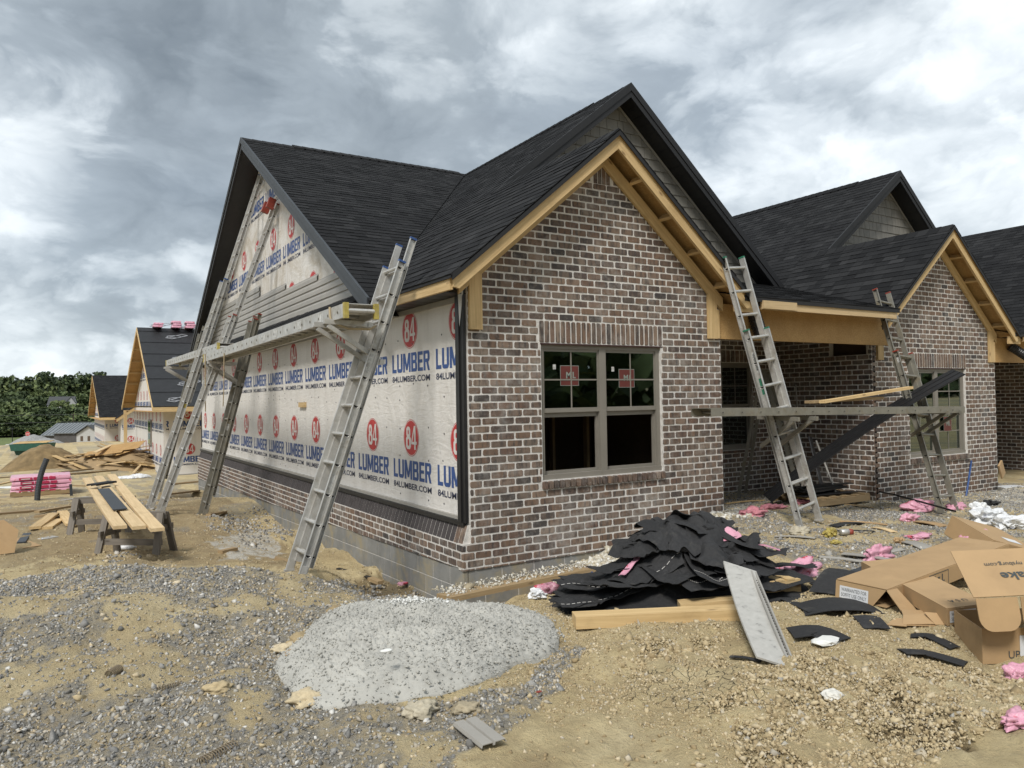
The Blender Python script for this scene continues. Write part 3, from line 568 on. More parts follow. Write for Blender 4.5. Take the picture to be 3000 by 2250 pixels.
def brick_wall(house, name, O, U, Nn, poly, mholes=(), bholes=(), seed=0, singles=300, thick=.10, phase=0.0, mortar=True, label=None, extra=()):
    O = np.asarray(O, float); U = np.asarray(U, float); Nn = np.asarray(Nn, float); rs_ = np.random.RandomState(seed); Zv = np.array((0, 0, 1.0))
    hp = halfplanes(poly); us = [p[0] for p in poly]; zs = [p[1] for p in poly]
    mb = MB()
    pcs = [list(poly)]
    for (a0, a1, b0, b1) in mholes:
        new = []
        for p in pcs:
            l = clip(p, 1, 0, a0); r = clip(p, -1, 0, -a1); mid = clip(clip(p, -1, 0, -a0), 1, 0, a1)
            new += [l, r, clip(mid, 0, 1, b0), clip(mid, 0, -1, -b1)]
        pcs = [p for p in new if area(p) > 1e-4]
    for p in pcs: mb.prism([O+U*u+Zv*z for u, z in p], -Nn*thick)
    wall = mb.build(name, M['mortar'], house)
    if label: wall['label'] = label
    cand = []
    r0 = int(math.floor(min(zs)/CO))-1; r1 = int(math.ceil(max(zs)/CO))+1
    for r in range(r0, r1):
        z = r*CO+.0084; off = phase+(.1015 if r % 2 else 0)
        u = min(us)-.203+((off-min(us)) % .203)
        while u < max(us)+.203:
            ju = rs_.uniform(-.003, .003); rect = [(u+ju, z), (u+ju+.186, z), (u+ju+.186, z+.0645), (u+ju, z+.0645)]
            segs = [rect]
            for (a0, a1, b0, b1) in tuple(mholes)+tuple(bholes):
                if z+.0645 > b0 and z < b1:
                    ns = []
                    for s in segs:
                        x0, x1 = s[0][0], s[1][0]
                        if x1 <= a0 or x0 >= a1: ns.append(s); continue
                        if x0 < a0-.03: ns.append([(x0, z), (a0-.006, z), (a0-.006, z+.0645), (x0, z+.0645)])
                        if x1 > a1+.03: ns.append([(a1+.006, z), (x1, z), (x1, z+.0645), (a1+.006, z+.0645)])
                    segs = ns
            for s in segs:
                q = s
                for h in hp: q = clip(q, h[0], h[1], h[2]+.0045)
                if area(q) < .0006: continue
                full = abs(area(q)-.186*.0645) < 1e-5
                cand.append((q, full))
            u += .203
    for e in extra: cand.append((e, False))
    def vis(q):
        c = O+U*np.mean([p[0] for p in q])+Zv*np.mean([p[1] for p in q]); px, py, d = proj(c)
        return area(q)*abs((CAM-c)@Nn)/d**3*(1 if (-20 < px < 3020 and -20 < py < 2270 and d > 0) else 1e-6)
    fulls = sorted([i for i, c in enumerate(cand) if c[1]], key=lambda i: -vis(cand[i][0]))[:singles]; fs_ = set(fulls)
    mj = MB(); B = Matrix((tuple(U), tuple(-Nn), (0, 0, 1))).transposed().to_4x4()
    for i, (q, full) in enumerate(cand):
        if i in fs_:
            c = O+U*(q[0][0]+.093)+Zv*(q[0][1]+.03225); mt = Matrix.Translation(Vector(c))@B@Matrix.Rotation(R_(rs_.uniform(-.7, .7)), 4, 'Y')
            o = link('brick', BRV[rs_.randint(14)], wall, M=mt)
        else:
            if len(q) == 4 and abs(area(q)-(q[1][0]-q[0][0])*(q[2][1]-q[1][1])) < 1e-6:
                w, h = q[1][0]-q[0][0], q[2][1]-q[1][1]
                if w > .03 and h > .03: q = [(q[0][0]+a, q[0][1]+b) for a, b in brick_shape(w, h, rs_)]
            V, F = brick_geo(q, O, U, Nn, rs_.uniform(.002, .006)); mj.add(V, F, rs_.rand())
    if mj.n: mj.build('brickwork', M['brick'], wall, kind='stuff')
    return wall
def soldiers(house, O, U, Nn, u0, u1, z0, z1, n, seed, name='soldier_brick', tilt=None, parent=None, proud=.004):
    rs_ = np.random.RandomState(seed); w = (u1-u0)/n
    for i in range(n):
        mb = MB(); q = [(u0+i*w+.009+a, z0+.006+b) for a, b in brick_shape(w-.018, z1-z0-.012, rs_)]
        V, F = brick_geo(q, np.asarray(O, float), np.asarray(U, float), np.asarray(Nn, float), proud+rs_.uniform(0, .004)); mb.add(V, F, rs_.rand()); mb.build(name, M['brick'], parent or house)

# ---------------------------------------------------------------- roofing
def roof_plane(house, name, pts, U, s_dir, seed=0, singles=300, deck='osb', expo=.143, shing='shingle', thick=.03, lift=.012):
    """pts: 3-D outline of a planar roof face (convex); U horizontal along the eave; s_dir horizontal direction uphill."""
    P = np.asarray(pts, float); rs_ = np.random.RandomState(seed); U = unit(U)
    nr = np.cross(P[1]-P[0], P[2]-P[0]); nr = unit(nr if nr[2] > 0 else -nr)
    Vv = unit(np.cross(nr, U)); Vv = Vv if Vv@np.asarray(s_dir, float) > 0 else -Vv
    O = P[0]; uv = [((p-O)@U, (p-O)@Vv) for p in P]; hp = halfplanes(uv)
    mb = MB(); mb.prism(P, -nr*thick); roof = mb.build(name, M[deck], house)
    us = [q[0] for q in uv]; vs = [q[1] for q in uv]; cand = []
    v = min(vs)-.02; row = 0
    while v < max(vs):
        u = min(us)-rs_.uniform(0, .3)
        while u < max(us):
            w = rs_.choice([.14, .18, .22, .27, .33]); q = [(u+.0015, v), (u+w-.0015, v), (u+w-.0015, v+expo+.02), (u+.0015, v+expo+.02)]
            for h in hp: q = clip(q, h[0], h[1], h[2]+.012)
            if area(q) > .0008: cand.append((q, v, rs_.rand()))
            u += w
        v += expo*(1+rs_.uniform(-.012, .012)); row += 1
    def gm(q, v0):
        t = .004+.007*rs_.rand(); n = len(q); top = []; bot = []
        for a, b in q:
            k = 1-(b-v0)/(expo+.02); c = O+U*a+Vv*b+nr*lift; top.append(c+nr*(t*k+.001)); bot.append(c-nr*.012)
        F = [tuple(range(n))]+[(n+i, n+(i+1) % n, (i+1) % n, i) for i in range(n)]
        A = sum(q[i][0]*q[(i+1) % n][1]-q[(i+1) % n][0]*q[i][1] for i in range(n))
        if A*np.dot(np.cross(U, Vv), nr) < 0: F = [f[::-1] for f in F]
        return top+bot, F
    def vis(q):
        c = O+U*np.mean([p[0] for p in q])+Vv*np.mean([p[1] for p in q]); px, py, d = proj(c)
        return area(q)*max(1e-6, (CAM-c)@nr)/d**3*(1 if (-20 < px < 3020 and -20 < py < 2270 and d > 0) else 1e-6)
    order = sorted(range(len(cand)), key=lambda i: -vis(cand[i][0]))[:singles]; ss = set(order); mj = MB()
    for i, (q, v0, rd) in enumerate(cand):
        V, F = gm(q, v0)
        if i in ss: m1 = MB(); m1.add(V, F, rd); m1.build('shingle', M[shing], roof)
        else: mj.add(V, F, rd)
    if mj.n: mj.build('shingles', M[shing], roof, kind='stuff')
    return roof
def bars(house, name, mt, segs, w, h, side):
    for p0, p1 in segs:
        mb = MB(); mb.beam(p0, p1, w, h, side); o = mb.build(name, M[mt], house)
        if mt in ('pine', 'pale', 'grey_wood', 'tan_wood'): wood(o)

M['redp_d'] = simple('dim_red_label', (.11, .022, .017), .5, var=.1, bstr=0); M['white_d'] = simple('dim_white_ink', (.22, .25, .22), .6, bstr=0)
# ---------------------------------------------------------------- windows
def window(house, x0, x1, y, z0, z1, split=2, sticker=(), lower='open', off=V3(0, 0, 0), muntin_low=False, label=None):
    """double hung unit in a wall facing -Y; frame set back from the brick face"""
    T = lambda a: a
    yf = y+.035
    mb = MB(); f = .055
    def bx(a0, a1, b0, b1, y0, y1, m=mb): m.box(a0+off[0], a1+off[0], y0+off[1], y1+off[1], b0+off[2], b1+off[2])
    bx(x0, x1, z1-f, z1, yf, yf+.08); bx(x0, x1, z0, z0+f, yf-.012, yf+.08); bx(x0, x0+f, z0+f, z1-f, yf, yf+.08); bx(x1-f, x1, z0+f, z1-f, yf, yf+.08)
    xm = []
    for i in range(1, split):
        c = x0+(x1-x0)*i/split; bx(c-.048, c+.048, z0+f, z1-f, yf-.002, yf+.08)
    win = mb.build('window', M['frame'], house)
    if label: win['label'] = label
    zm = z0+(z1-z0)*.505
    for i in range(split):
        a = x0+(x1-x0)*i/split+(f if i == 0 else .048); b = x0+(x1-x0)*(i+1)/split-(f if i == split-1 else .048)
        m = MB(); s = .03
        bx(a, b, zm-.022, zm+.028, yf+.012, yf+.042, m); bx(a, b, z1-f-s, z1-f, yf+.014, yf+.042, m); bx(a, a+s*.6, zm+.028, z1-f-s, yf+.014, yf+.042, m); bx(b-s*.6, b, zm+.028, z1-f-s, yf+.014, yf+.042, m)
        m.build('upper_sash', M['frame'], win)
        m = MB(); s2 = .035
        bx(a, b, zm-.075, zm-.024, yf+.046, yf+.074, m); bx(a, b, z0+f, z0+f+s2, yf+.046, yf+.074, m); bx(a, a+s2*.7, z0+f+s2, zm-.075, yf+.046, yf+.074, m); bx(b-s2*.7, b, z0+f+s2, zm-.075, yf+.046, yf+.074, m)
        m.build('lower_sash', M['frame'], win)
        m = MB(); cx_ = (a+b)/2; zc = (zm+z1-f)/2
        bx(cx_-.008, cx_+.008, zm+.028, z1-f-s, yf+.016, yf+.0195, m); m.build('muntin', M['frame'], win)
        m = MB(); bx(a+s*.6, b-s*.6, zc-.008, zc+.008, yf+.0152, yf+.0200, m); m.build('muntin', M['frame'], win)
        if muntin_low:
            zl = (z0+f+zm)/2; m = MB(); bx(cx_-.008, cx_+.008, z0+f+s2, zm-.075, yf+.047, yf+.0505, m); m.build('muntin', M['frame'], win)
            m = MB(); bx(a+s2*.7, b-s2*.7, zl-.008, zl+.008, yf+.0462, yf+.0510, m); m.build('muntin', M['frame'], win)
        m = MB(); bx(a+.004, b-.004, zm+.02, z1-f-.01, yf+.022, yf+.025, m); m.build('pane', M['glass'], win)
        if lower != 'open': m = MB(); bx(a+.004, b-.004, z0+f+.01, zm-.06, yf+.053, yf+.056, m); m.build('pane', M['glass'], win)
    for (sx, sz, w, h) in sticker:
        m = MB(); bx(sx-w/2, sx+w/2, sz-h/2, sz+h/2, yf+.0205, yf+.0210, m); m.build('sticker', M['white_d'], win)
        m = MB(); bx(sx-w/2+.006, sx+w/2-.006, sz-h/2+.006, sz+h/2-.006, yf+.0196, yf+.0202, m); m.build('sticker', M['redp_d'], win)
        o = text_mesh('M', h*.33, M['white_d'], V3(sx-w*.19, yf+.0190, sz-h*.14)+off, V3(1, 0, 0), V3(0, 0, 1), win, 'lettering', bold=.035)
        o = text_mesh('I.', h*.33, M['white_d'], V3(sx+w*.16, yf+.0190, sz-h*.14)+off, V3(1, 0, 0), V3(0, 0, 1), win, 'lettering', bold=.035)
    return win
_TX = {}
def text_bm(s, bold=0.0, ext=0.0):
    key = (s, bold)
    if key not in _TX:
        c = bpy.data.curves.new('t', 'FONT'); c.body = s; c.size = 1.0; c.offset = bold; c.resolution_u = 3; c.fill_mode = 'FRONT' if hasattr(c, 'fill_mode') else None
        o = bpy.data.objects.new('t', c); COL.objects.link(o); dg = bpy.context.evaluated_depsgraph_get(); me = bpy.data.meshes.new_from_object(o.evaluated_get(dg))
        V = np.array([tuple(v.co) for v in me.vertices]); F = [tuple(p.vertices) for p in me.polygons if p.normal.z > .5] or [tuple(p.vertices) for p in me.polygons]
        bpy.data.objects.remove(o); bpy.data.curves.remove(c); bpy.data.meshes.remove(me); _TX[key] = (V, F)
    return _TX[key]
def text_uv(s, w, h, bold=0.0):                       # letters fitted to a w x h rectangle, lower left at 0,0
    V, F = text_bm(s, bold); P = V[:, :2]-V[:, :2].min(0); ex = P.max(0); sx = w/ex[0] if w else h/ex[1]; return P*np.array([sx, h/ex[1]]), F
def text_mesh(s, h, mt, O, U, Vd, parent, name='lettering', bold=0.0, w=None):
    P, F = text_uv(s, w, h, bold); U = np.asarray(U, float); Vd = np.asarray(Vd, float); mb = MB(); mb.add(np.array([O+U*p[0]+Vd*p[1] for p in P]), F); return mb.build(name, mt, parent)

for _t, _b in (('84LUMBER.COM', .022), ('M', .035), ('I.', .035), ('WERNER', .03), ('WARRANTED FOR', 0.0), ('SOFFIT USE ONLY', 0.0), ('T-4', .02), ('TEXELSOFFIT', 0.0), ('MADE IN USA', 0.0), ('U S A', 0.0), ('UP', 0.0), ('nake', .02), ('nysburg.com', 0.0), ('STOP', .02)): text_bm(_t, _b)
# ---------------------------------------------------------------- printed house wrap
def _letters():
    bx = lambda a, b, c, d: [(a, c), (b, c), (b, d), (a, d)]
    lobe = lambda y0, y1, x: [(.5, y0), (x-.16, y0), (x, y0+.10), (x, y1-.10), (x-.16, y1), (.5, y1)]
    L = {'L': (.80, [bx(0, .36, 0, 1), bx(0, 1, 0, .19)]), 'U': (1.0, [bx(0, .31, .18, 1), bx(.69, 1, .18, 1), [(0, .2), (.08, .06), (.24, 0), (.76, 0), (.92, .06), (1, .2)]]),
     'M': (1.32, [bx(0, .23, 0, 1), bx(.77, 1, 0, 1), [(0, 1), (.29, 1), (.60, .10), (.40, .10)], [(1, 1), (.71, 1), (.40, .10), (.60, .10)]]),
     'E': (.84, [bx(0, .36, 0, 1), bx(0, 1, 0, .18), bx(0, .92, .42, .59), bx(0, 1, .82, 1)])}
    L['B'] = (1.0, [bx(0, .32, 0, 1), bx(.2, .82, 0, .17), bx(.2, .80, .43, .60), bx(.2, .80, .84, 1), [(.66, 0), (.86, 0), (1, .12), (1, .38), (.90, .50), (.66, .50)], [(.63, .5), (.86, .5), (.96, .62), (.96, .88), (.84, 1), (.63, 1)]])
    L['R'] = (1.0, [bx(0, .32, 0, 1), bx(.2, .80, .42, .59), bx(.2, .80, .84, 1), [(.65, .45), (.86, .45), (.98, .57), (.98, .88), (.85, 1), (.65, 1)], [(.42, .48), (.74, .48), (1, 0), (.68, 0)]])
    return L
def block_word(word, w, h, gap=.11):
    L = _letters(); tot = sum(L[c][0] for c in word)+gap*(len(word)-1); k = w/tot; x = 0; res = []
    for c in word:
        for pol in L[c][1]: res.append([(x*k+p[0]*L[c][0]*k, p[1]*h) for p in pol])
        x += L[c][0]+gap
    return res
def disc(n=40, r=1.0, c=(0, 0)): return [(c[0]+r*math.cos(2*math.pi*i/n), c[1]+r*math.sin(2*math.pi*i/n)) for i in range(n)]
def logo84():
    """list of (layer, polygon) in units of the disc radius"""
    L = [(0, disc(40, 1.0)), (1, disc(40, .965)), (0, disc(40, .93))]
    def rr(x0, x1, y0, y1, r=.1): return [(x0+r, y0), (x1-r, y0), (x1, y0+r), (x1, y1-r), (x1-r, y1), (x0+r, y1), (x0, y1-r), (x0, y0+r)]
    L += [(1, rr(-.66, -.02, -.62, .10, .14)), (1, rr(-.60, -.08, .02, .60, .13)), (0, rr(-.45, -.23, -.44, -.06, .07)), (0, rr(-.41, -.27, .18, .43, .05))]
    L += [(1, [(.06, -.34), (.06, -.20), (.42, .66), (.62, .66), (.62, -.62), (.44, -.62), (.44, -.34)]), (1, [(.60, -.34), (.76, -.34), (.76, -.18), (.60, -.18)]), (0, [(.20, -.20), (.44, -.20), (.44, .40)])]
    return L
LOGO = logo84()
def wrap_prints(house_part, O, U, Nn, poly, rows, u_start, period=1.257, wl=1.095, name='print', logo_r=.222, flip=False):
    """rows: z of the LUMBER baseline; layout measured from the photograph. Clipped to a convex outline."""
    O = np.asarray(O, float); U = np.asarray(U, float); Nn = np.asarray(Nn, float); Zv = np.array((0, 0, 1.0)); hp = halfplanes(poly); us = [p[0] for p in poly]
    lw = block_word('LUMBER', wl, .229); ut, uf = text_uv('84LUMBER.COM', wl, .074, .022)
    def put(mb, pol, d, mi=0):
        for h in hp: pol = clip(pol, *h)
        if len(pol) > 2 and area(pol) > 1e-7: mb.add([O+U*a+Zv*b+Nn*d for a, b in pol], [tuple(range(len(pol)))], 0.0, mi)
    for z in rows:
        u = u_start
        while u > min(us)-1.5: u -= period
        while u < max(us)+.5:
            mb = MB()
            for k, pol in enumerate(lw): put(mb, [(u+p[0], z+p[1]) for p in pol], .0018+.00012*(k % 6))
            if mb.n: mb.build('printed_word', M['blue'], house_part)
            for (T_, F_, oz, key) in ((ut, uf, -.119, 'navy'),):
                mb = MB()
                for f in F_: put(mb, [(u+T_[i][0], z+oz+T_[i][1]) for i in f], .0022)
                if mb.n: mb.build('printed_word', M[key], house_part)
            cu, cz = u+wl/2, z+.502; mb = MB()
            for k, (ly, pol) in enumerate(LOGO): put(mb, [(cu+p[0]*logo_r, cz+p[1]*logo_r) for p in pol], .0020+.0006*k, ly)
            if mb.n: mb.build('printed_logo', [M['red'], M['white']], house_part)
            u += period
# ---------------------------------------------------------------- the brick row: near unit
ZU = V3(0, 0, 1); XU = V3(1, 0, 0); YU = V3(0, 1, 0)
def lbl(o, s): o['label'] = s; return o
def bay(house, off, seed, singles_b, singles_s, lg, left_label):
    """projecting brick gable with its roof; lg = (x, y, z) of the taller gable's ridge front end behind it (local)"""
    off = np.asarray(off, float); Wd = 3.807; AX = 1.904
    O = off; T = lambda x, y, z: off+V3(x, y, z)
    wx0, wx1, wz0, wz1 = 1.005, 2.772, .835, 2.345; lt_ = 32*CO-.002; sb_ = 9*CO+.002
    wall = brick_wall(house, 'gable_wall', O, XU, -YU, [(0, -.02), (Wd, -.02), (Wd, 2.90), (AX, 4.47), (0, 2.90)], [(wx0, wx1, wz0, wz1)]+([(-1, .090, .252, 5)] if off[0] < 1 else []),
        [(wx0-.03, wx1+.03, wz1, lt_), (wx0-.02, wx1+.02, sb_, wz0), (AX-.16, AX+.16, 4.22, 4.5)], seed, singles_b, phase=.05)
    soldiers(house, O, XU, -YU, wx0-.025, wx1+.025, wz1+.005, lt_, 25, seed+1, parent=wall)
    soldiers(house, O, XU, -YU, wx0-.02, wx1+.02, sb_, wz0-.004, 24, seed+2, name='sill_brick', parent=wall, proud=.032)
    for k in range(4):
        u = AX-.125+k*.0625; hgt = min(.19, .19) 
        mb = MB(); top = 4.47-.825*max(abs(u-AX), abs(u+.0625-AX))-.01
        q = [(u+.005, 4.225), (u+.0575, 4.225), (u+.0575, 4.47-.825*abs(u+.0575-AX)-.01), (u+.005, 4.47-.825*abs(u+.005-AX)-.01)]
        V, F = brick_geo(q, O, XU, -YU, .005); mb.add(V, F, .1*k+.2); mb.build('soldier_brick', M['brick'], wall)
    # lintel
    mb = MB(); mb.box(wx0-.01+off[0], wx1+.03+off[0], off[1]-.004, off[1]+.05, off[2]+wz1-.012, off[2]+wz1+.003); mb.build('lintel', simple('rusty_steel', (.05, .022, .02), .8), house)
    # timber rake boards, frieze, posts
    yf = -.315; s = .833; ev = -.22
    zt = lambda x: 4.722-s*abs(x-AX)                                    # top edge of the rake board
    for sg in (-1, 1):
        xe = AX+sg*(AX-ev); vert = .168
        mb = MB(); q = [T(AX, yf, zt(AX)), T(xe, yf, zt(xe)), T(xe, yf, zt(xe)-vert*.62), T(xe-sg*.06, yf, zt(xe-sg*.06)-vert), T(AX, yf, zt(AX)-vert)]
        mb.prism(q, (0, .038, 0)); wood(mb.build('rake_board', M['pine'], house))
        mb = MB(); xi = AX+sg*AX; fz = lambda x: 4.60-s*abs(x-AX)
        q = [T(AX, -.045, fz(AX)), T(xi+sg*.02, -.045, fz(xi+sg*.02)), T(xi+sg*.02, -.045, fz(xi)-.19), T(AX, -.045, fz(AX)-.172)]
        mb.prism(q, (0, .036, 0)); wood(mb.build('frieze_board', M['pine'], house))
        for k in range(4):                                               # lookout blocks between rake board and frieze
            xb = AX+sg*(.42+.46*k); mb = MB(); mb.beam(T(xb, yf+.04, zt(xb)-.075), T(xb, -.04, zt(xb)-.075), .038, .085, (1, 0, -sg*s)); wood(mb.build('lookout', M['pine'], house))
        # posts at the corners
        x0 = .10 if sg < 0 else Wd-.24
        mb = MB(); mb.box(off[0]+x0, off[0]+x0+.15, off[1]-.046, off[1]-.008, off[2]+2.465, off[2]+fz(x0+(.15 if sg < 0 else 0))-.17); wood(mb.build('corner_post', M['pine'], house))
        if sg > 0:
            mb = MB(); mb.box(off[0]+x0+.152, off[0]+x0+.19, off[1]-.046, off[1]+.09, off[2]+2.47, off[2]+2.84); wood(mb.build('corner_post', M['pine'], house))
    # roof faces: left is the long one that runs on into the taller gable
    lx, ly, lz = lg; zr = 4.755; yo = -.335; e0 = ev-.03; ez = zr-s*(AX-e0)
    L = lambda x, y: T(x, y, zr-s*abs(AX-x))
    left = roof_plane(house, 'roof', [L(e0, yo), L(AX, yo), L(AX, ly+.34)]+([L(.345, ly-.01), L(e0, 1.8)] if off[0] < 1 else [L(e0, ly-.02)]), YU, XU, seed+3, singles_s)
    right = roof_plane(house, 'roof', [L(2*AX-e0, yo), L(AX, yo), L(AX, ly+.34), L(2*AX-e0, ly)], YU, -XU, seed+4, 0)
    for sg in (-1, 1):
        xe = AX+sg*(AX-e0); mb = MB(); mb.prism([T(AX, yo-.012, zr+.012), T(xe, yo-.012, ez+.012), T(xe, yo-.012, ez-.055), T(AX, yo-.012, zr-.055)], (0, .012, 0)); mb.build('drip_edge', M['blackmetal'], house)
    for k in range(int((ly+.3-yo)/.2)):                                  # ridge caps
        y = yo+.01+k*.2; mb = MB(); t0, t1 = .020, .012
        for sg in (-1, 1):
            a = T(AX, y, zr+.034), T(AX, y+.24, zr+.026), T(AX+sg*.15, y+.24, zr-s*.15+.026), T(AX+sg*.15, y, zr-s*.15+.034)
            mb.prism(a, (0, 0, -.012))
        mb.build('ridge_cap', M['shingle'], left if k % 2 else right)
    return wall
def tall_gable(house, off, lg, back, seed, singles, sl, sr, eave, left_poly):
    """taller gable over the porch with charcoal trim and shake cladding"""
    off = np.asarray(off, float); lx, ly, lz = lg; T = lambda x, y, z: off+V3(x, y, z)
    zl = lambda x: lz-sl*(lx-x); zr_ = lambda x: lz-sr*(x-lx); xr = lx+3.72
    roof_plane(house, 'roof', [T(x, y, zl(x)) for x, y in left_poly], YU, XU, seed, singles)
    roof_plane(house, 'roof', [T(lx, ly-.03, lz), T(xr, ly-.03, zr_(xr)), T(xr, back, zr_(xr)), T(lx, back, lz)], YU, -XU, seed+1, 0, deck='blackvinyl')
    # charcoal rake boards in two steps
    for (y0, y1, d0, d1) in ((ly-.045, ly-.008, -.035, .10), (ly-.03, ly+.02, .10, .21)):
        x0 = lx-(3.6 if sl > .7 else 3.6)
        mb = MB(); mb.prism([T(lx, y0, lz-d0), T(x0, y0, zl(x0)-d0), T(x0, y0, zl(x0)-d1), T(lx, y0, lz-d1)], (0, y1-y0, 0)); mb.build('rake_trim', M['blackmetal'], house)
        mb = MB(); mb.prism([T(lx, y0, lz-d0), T(xr, y0, zr_(xr)-d0), T(xr, y0, zr_(xr)-d1), T(lx, y0, lz-d1)], (0, y1-y0, 0)); mb.build('rake_trim', M['blackmetal'], house)
    # soffit slats on the right-hand underside (the side one looks up at) and the left
    for sg, zf, xe in ((1, zr_, xr), (-1, zl, lx-3.4)):
        nsl = 26
        for k in range(nsl):
            xa = lx+(xe-lx)*k/nsl; xb = lx+(xe-lx)*(k+.93)/nsl; mb = MB()
            mb.prism([T(xa, ly+.0, zf(xa)-.195), T(xb, ly+.0, zf(xb)-.205), T(xb, ly+.36, zf(xb)-.205), T(xa, ly+.36, zf(xa)-.195)], (0, 0, .01)); mb.build('soffit_slat', M['blackvinyl'], house)
    # shake wall
    yw = ly+.34; bw = MB(); zb = 3.3
    xl = lx-(lz-.2-zb)/sl; xR = lx+(lz-.2-zb)/sr
    bw.prism([T(xl, yw, zb), T(xR, yw, zb), T(lx, yw, lz-.2)], (0, .06, 0)); w = bw.build('shake_wall', M['shake'], house)
    rs_ = np.random.RandomState(seed+9); hp = halfplanes([(xl+.0, zb), (xR, zb), (lx, lz-.2)]); z = zb
    while z < lz-.2:
        u = xl-rs_.rand()*.2
        while u < xR:
            wd = rs_.choice([.12, .16, .2, .24]); q = [(u+.003, z), (u+wd-.003, z), (u+wd-.003, z+.20), (u+.003, z+.20)]
            for h in hp: q = clip(q, *h)
            if area(q) > .002:
                n = len(q); top = [T(a, yw-.006-.016*(1-(b-z)/.2), b) for a, b in q]; bot = [T(a, yw+.004, b) for a, b in q]; m1 = MB(); m1.add(top+bot, [tuple(range(n))]+[(n+i, n+(i+1) % n, (i+1) % n, i) for i in range(n)], rs_.rand())
                pp = proj(T(u, yw, z)); 
                m1.build('shake', M['shake'], w)
            u += wd
        z += .185
    for sg, zf, xe in ((1, zr_, xR), (-1, zl, xl)):
        mb = MB(); mb.prism([T(lx, yw-.03, lz-.205), T(xe, yw-.03, zf(xe)-.205), T(xe, yw-.03, zf(xe)-.265), T(lx, yw-.03, lz-.265)], (0, .012, 0)); mb.build('channel_trim', M['taupe'], house)
    n = int((back-ly)/.2)
    mb = MB()
    for k in range(n):
        y = ly-.03+k*.2
        for sg, ss in ((-1, sl), (1, sr)):
            h = .05 if k > 4 else .034
            mb.prism([T(lx, y, lz+h), T(lx, y+.24, lz+h-.008), T(lx+sg*.15, y+.24, lz-ss*.15+h-.008), T(lx+sg*.15, y, lz-ss*.15+h)], (0, 0, -.03))
    mb.build('ridge_vent', M['shingle'], house)
def porch(house, off, xl, xr, ywall, seed, singles, win, xw):
    """low roof and beam between two gables, brick back wall with a window"""
    off = np.asarray(off, float); T = lambda x, y, z: off+V3(x, y, z); ye = -.33; z0 = 2.985; s = .27
    P = lambda x, y: T(x, y, z0+s*(y-ye))
    roof_plane(house, 'porch_roof', [P(xl+.12, ye), P(xr-.28, ye), P(xr+.75, 3.0), P(xl-.5, 3.0)], XU, YU, seed, singles)
    mb = MB(); mb.prism([T(xl+.12, ye-.012, z0+.015), T(xr-.28, ye-.012, z0+.015), T(xr-.28, ye-.012, z0-.05), T(xl+.12, ye-.012, z0-.05)], (0, .012, 0)); mb.build('drip_edge', M['blackmetal'], house)
    mb = MB(); mb.box(off[0]+xl+.46, off[0]+xr-.34, off[1]+ye+.005, off[1]+ye+.043, off[2]+2.845, off[2]+2.965); wood(mb.build('fascia_board', M['pale'], house))
    mb = MB(); mb.box(off[0]+xl+.0, off[0]+xl+.42, off[1]+ye+.045, off[1]+ye+.083, off[2]+2.80, off[2]+2.94); wood(mb.build('fascia_board', M['pine'], house))
    mb = MB(); mb.box(off[0]+xl+.44, off[0]+xl+1.1, off[1]+ye-.034, off[1]+ye+.003, off[2]+2.85, off[2]+2.955); wood(mb.build('fascia_board', M['pale'], house))
    mb = MB(); mb.box(off[0]+xl-.02, off[0]+xr-.06, off[1]-.02, off[1]+.03, off[2]+2.47, off[2]+2.93); mb.build('beam', M['osb'], house)
    mb = MB(); mb.box(off[0]+xl-.02, off[0]+xr-.06, off[1]+.03, off[1]+.10, off[2]+2.52, off[2]+2.93); wood(mb.build('beam', M['pine'], house))
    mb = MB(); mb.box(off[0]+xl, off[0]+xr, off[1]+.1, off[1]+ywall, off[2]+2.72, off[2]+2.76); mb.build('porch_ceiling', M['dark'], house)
    x0, x1, zz0, zz1 = win; lt_ = math.ceil((zz1+.16)/CO)*CO-.002; sb_ = math.floor((zz0-.05)/CO)*CO+.002
    w = brick_wall(house, 'porch_wall', off+V3(xl, ywall, 0), XU, -YU, [(0, -.1), (xr-xl, -.1), (xr-xl, 2.73), (0, 2.73)], [(x0-xl, x1-xl, zz0, zz1)], [(x0-xl-.03, x1-xl+.03, zz1, lt_), (x0-xl-.02, x1-xl+.02, sb_, zz0)], seed+3, 120)
    soldiers(house, off+V3(xl, ywall, 0), XU, -YU, x0-xl-.02, x1-xl+.02, zz1+.005, lt_, 14, seed+4, parent=w)
    soldiers(house, off+V3(xl, ywall, 0), XU, -YU, x0-xl-.02, x1-xl+.02, sb_, zz0-.004, 14, seed+5, name='sill_brick', parent=w, proud=.03)
    # side wall of the next gable, facing -X
    brick_wall(house, 'porch_side_wall', off+V3(xr, ywall, 0), -YU, -XU, [(0, -.15), (ywall-xw, -.15), (ywall-xw, 2.73), (0, 2.73)], [(ywall-xw-.75, ywall-xw-.06, 2.36, 3)], [], seed+6, 260, phase=.02)
def duct(house, p, d, r=.085):
    p = np.asarray(p, float); d = unit(d); pts = [p+d*.018*k for k in range(20)]; mb = MB(); mb.tube(pts, [r*(1+.09*(k % 2)) for k in range(20)], 14); mb.build('flexible_duct', M['blackvinyl'], house)
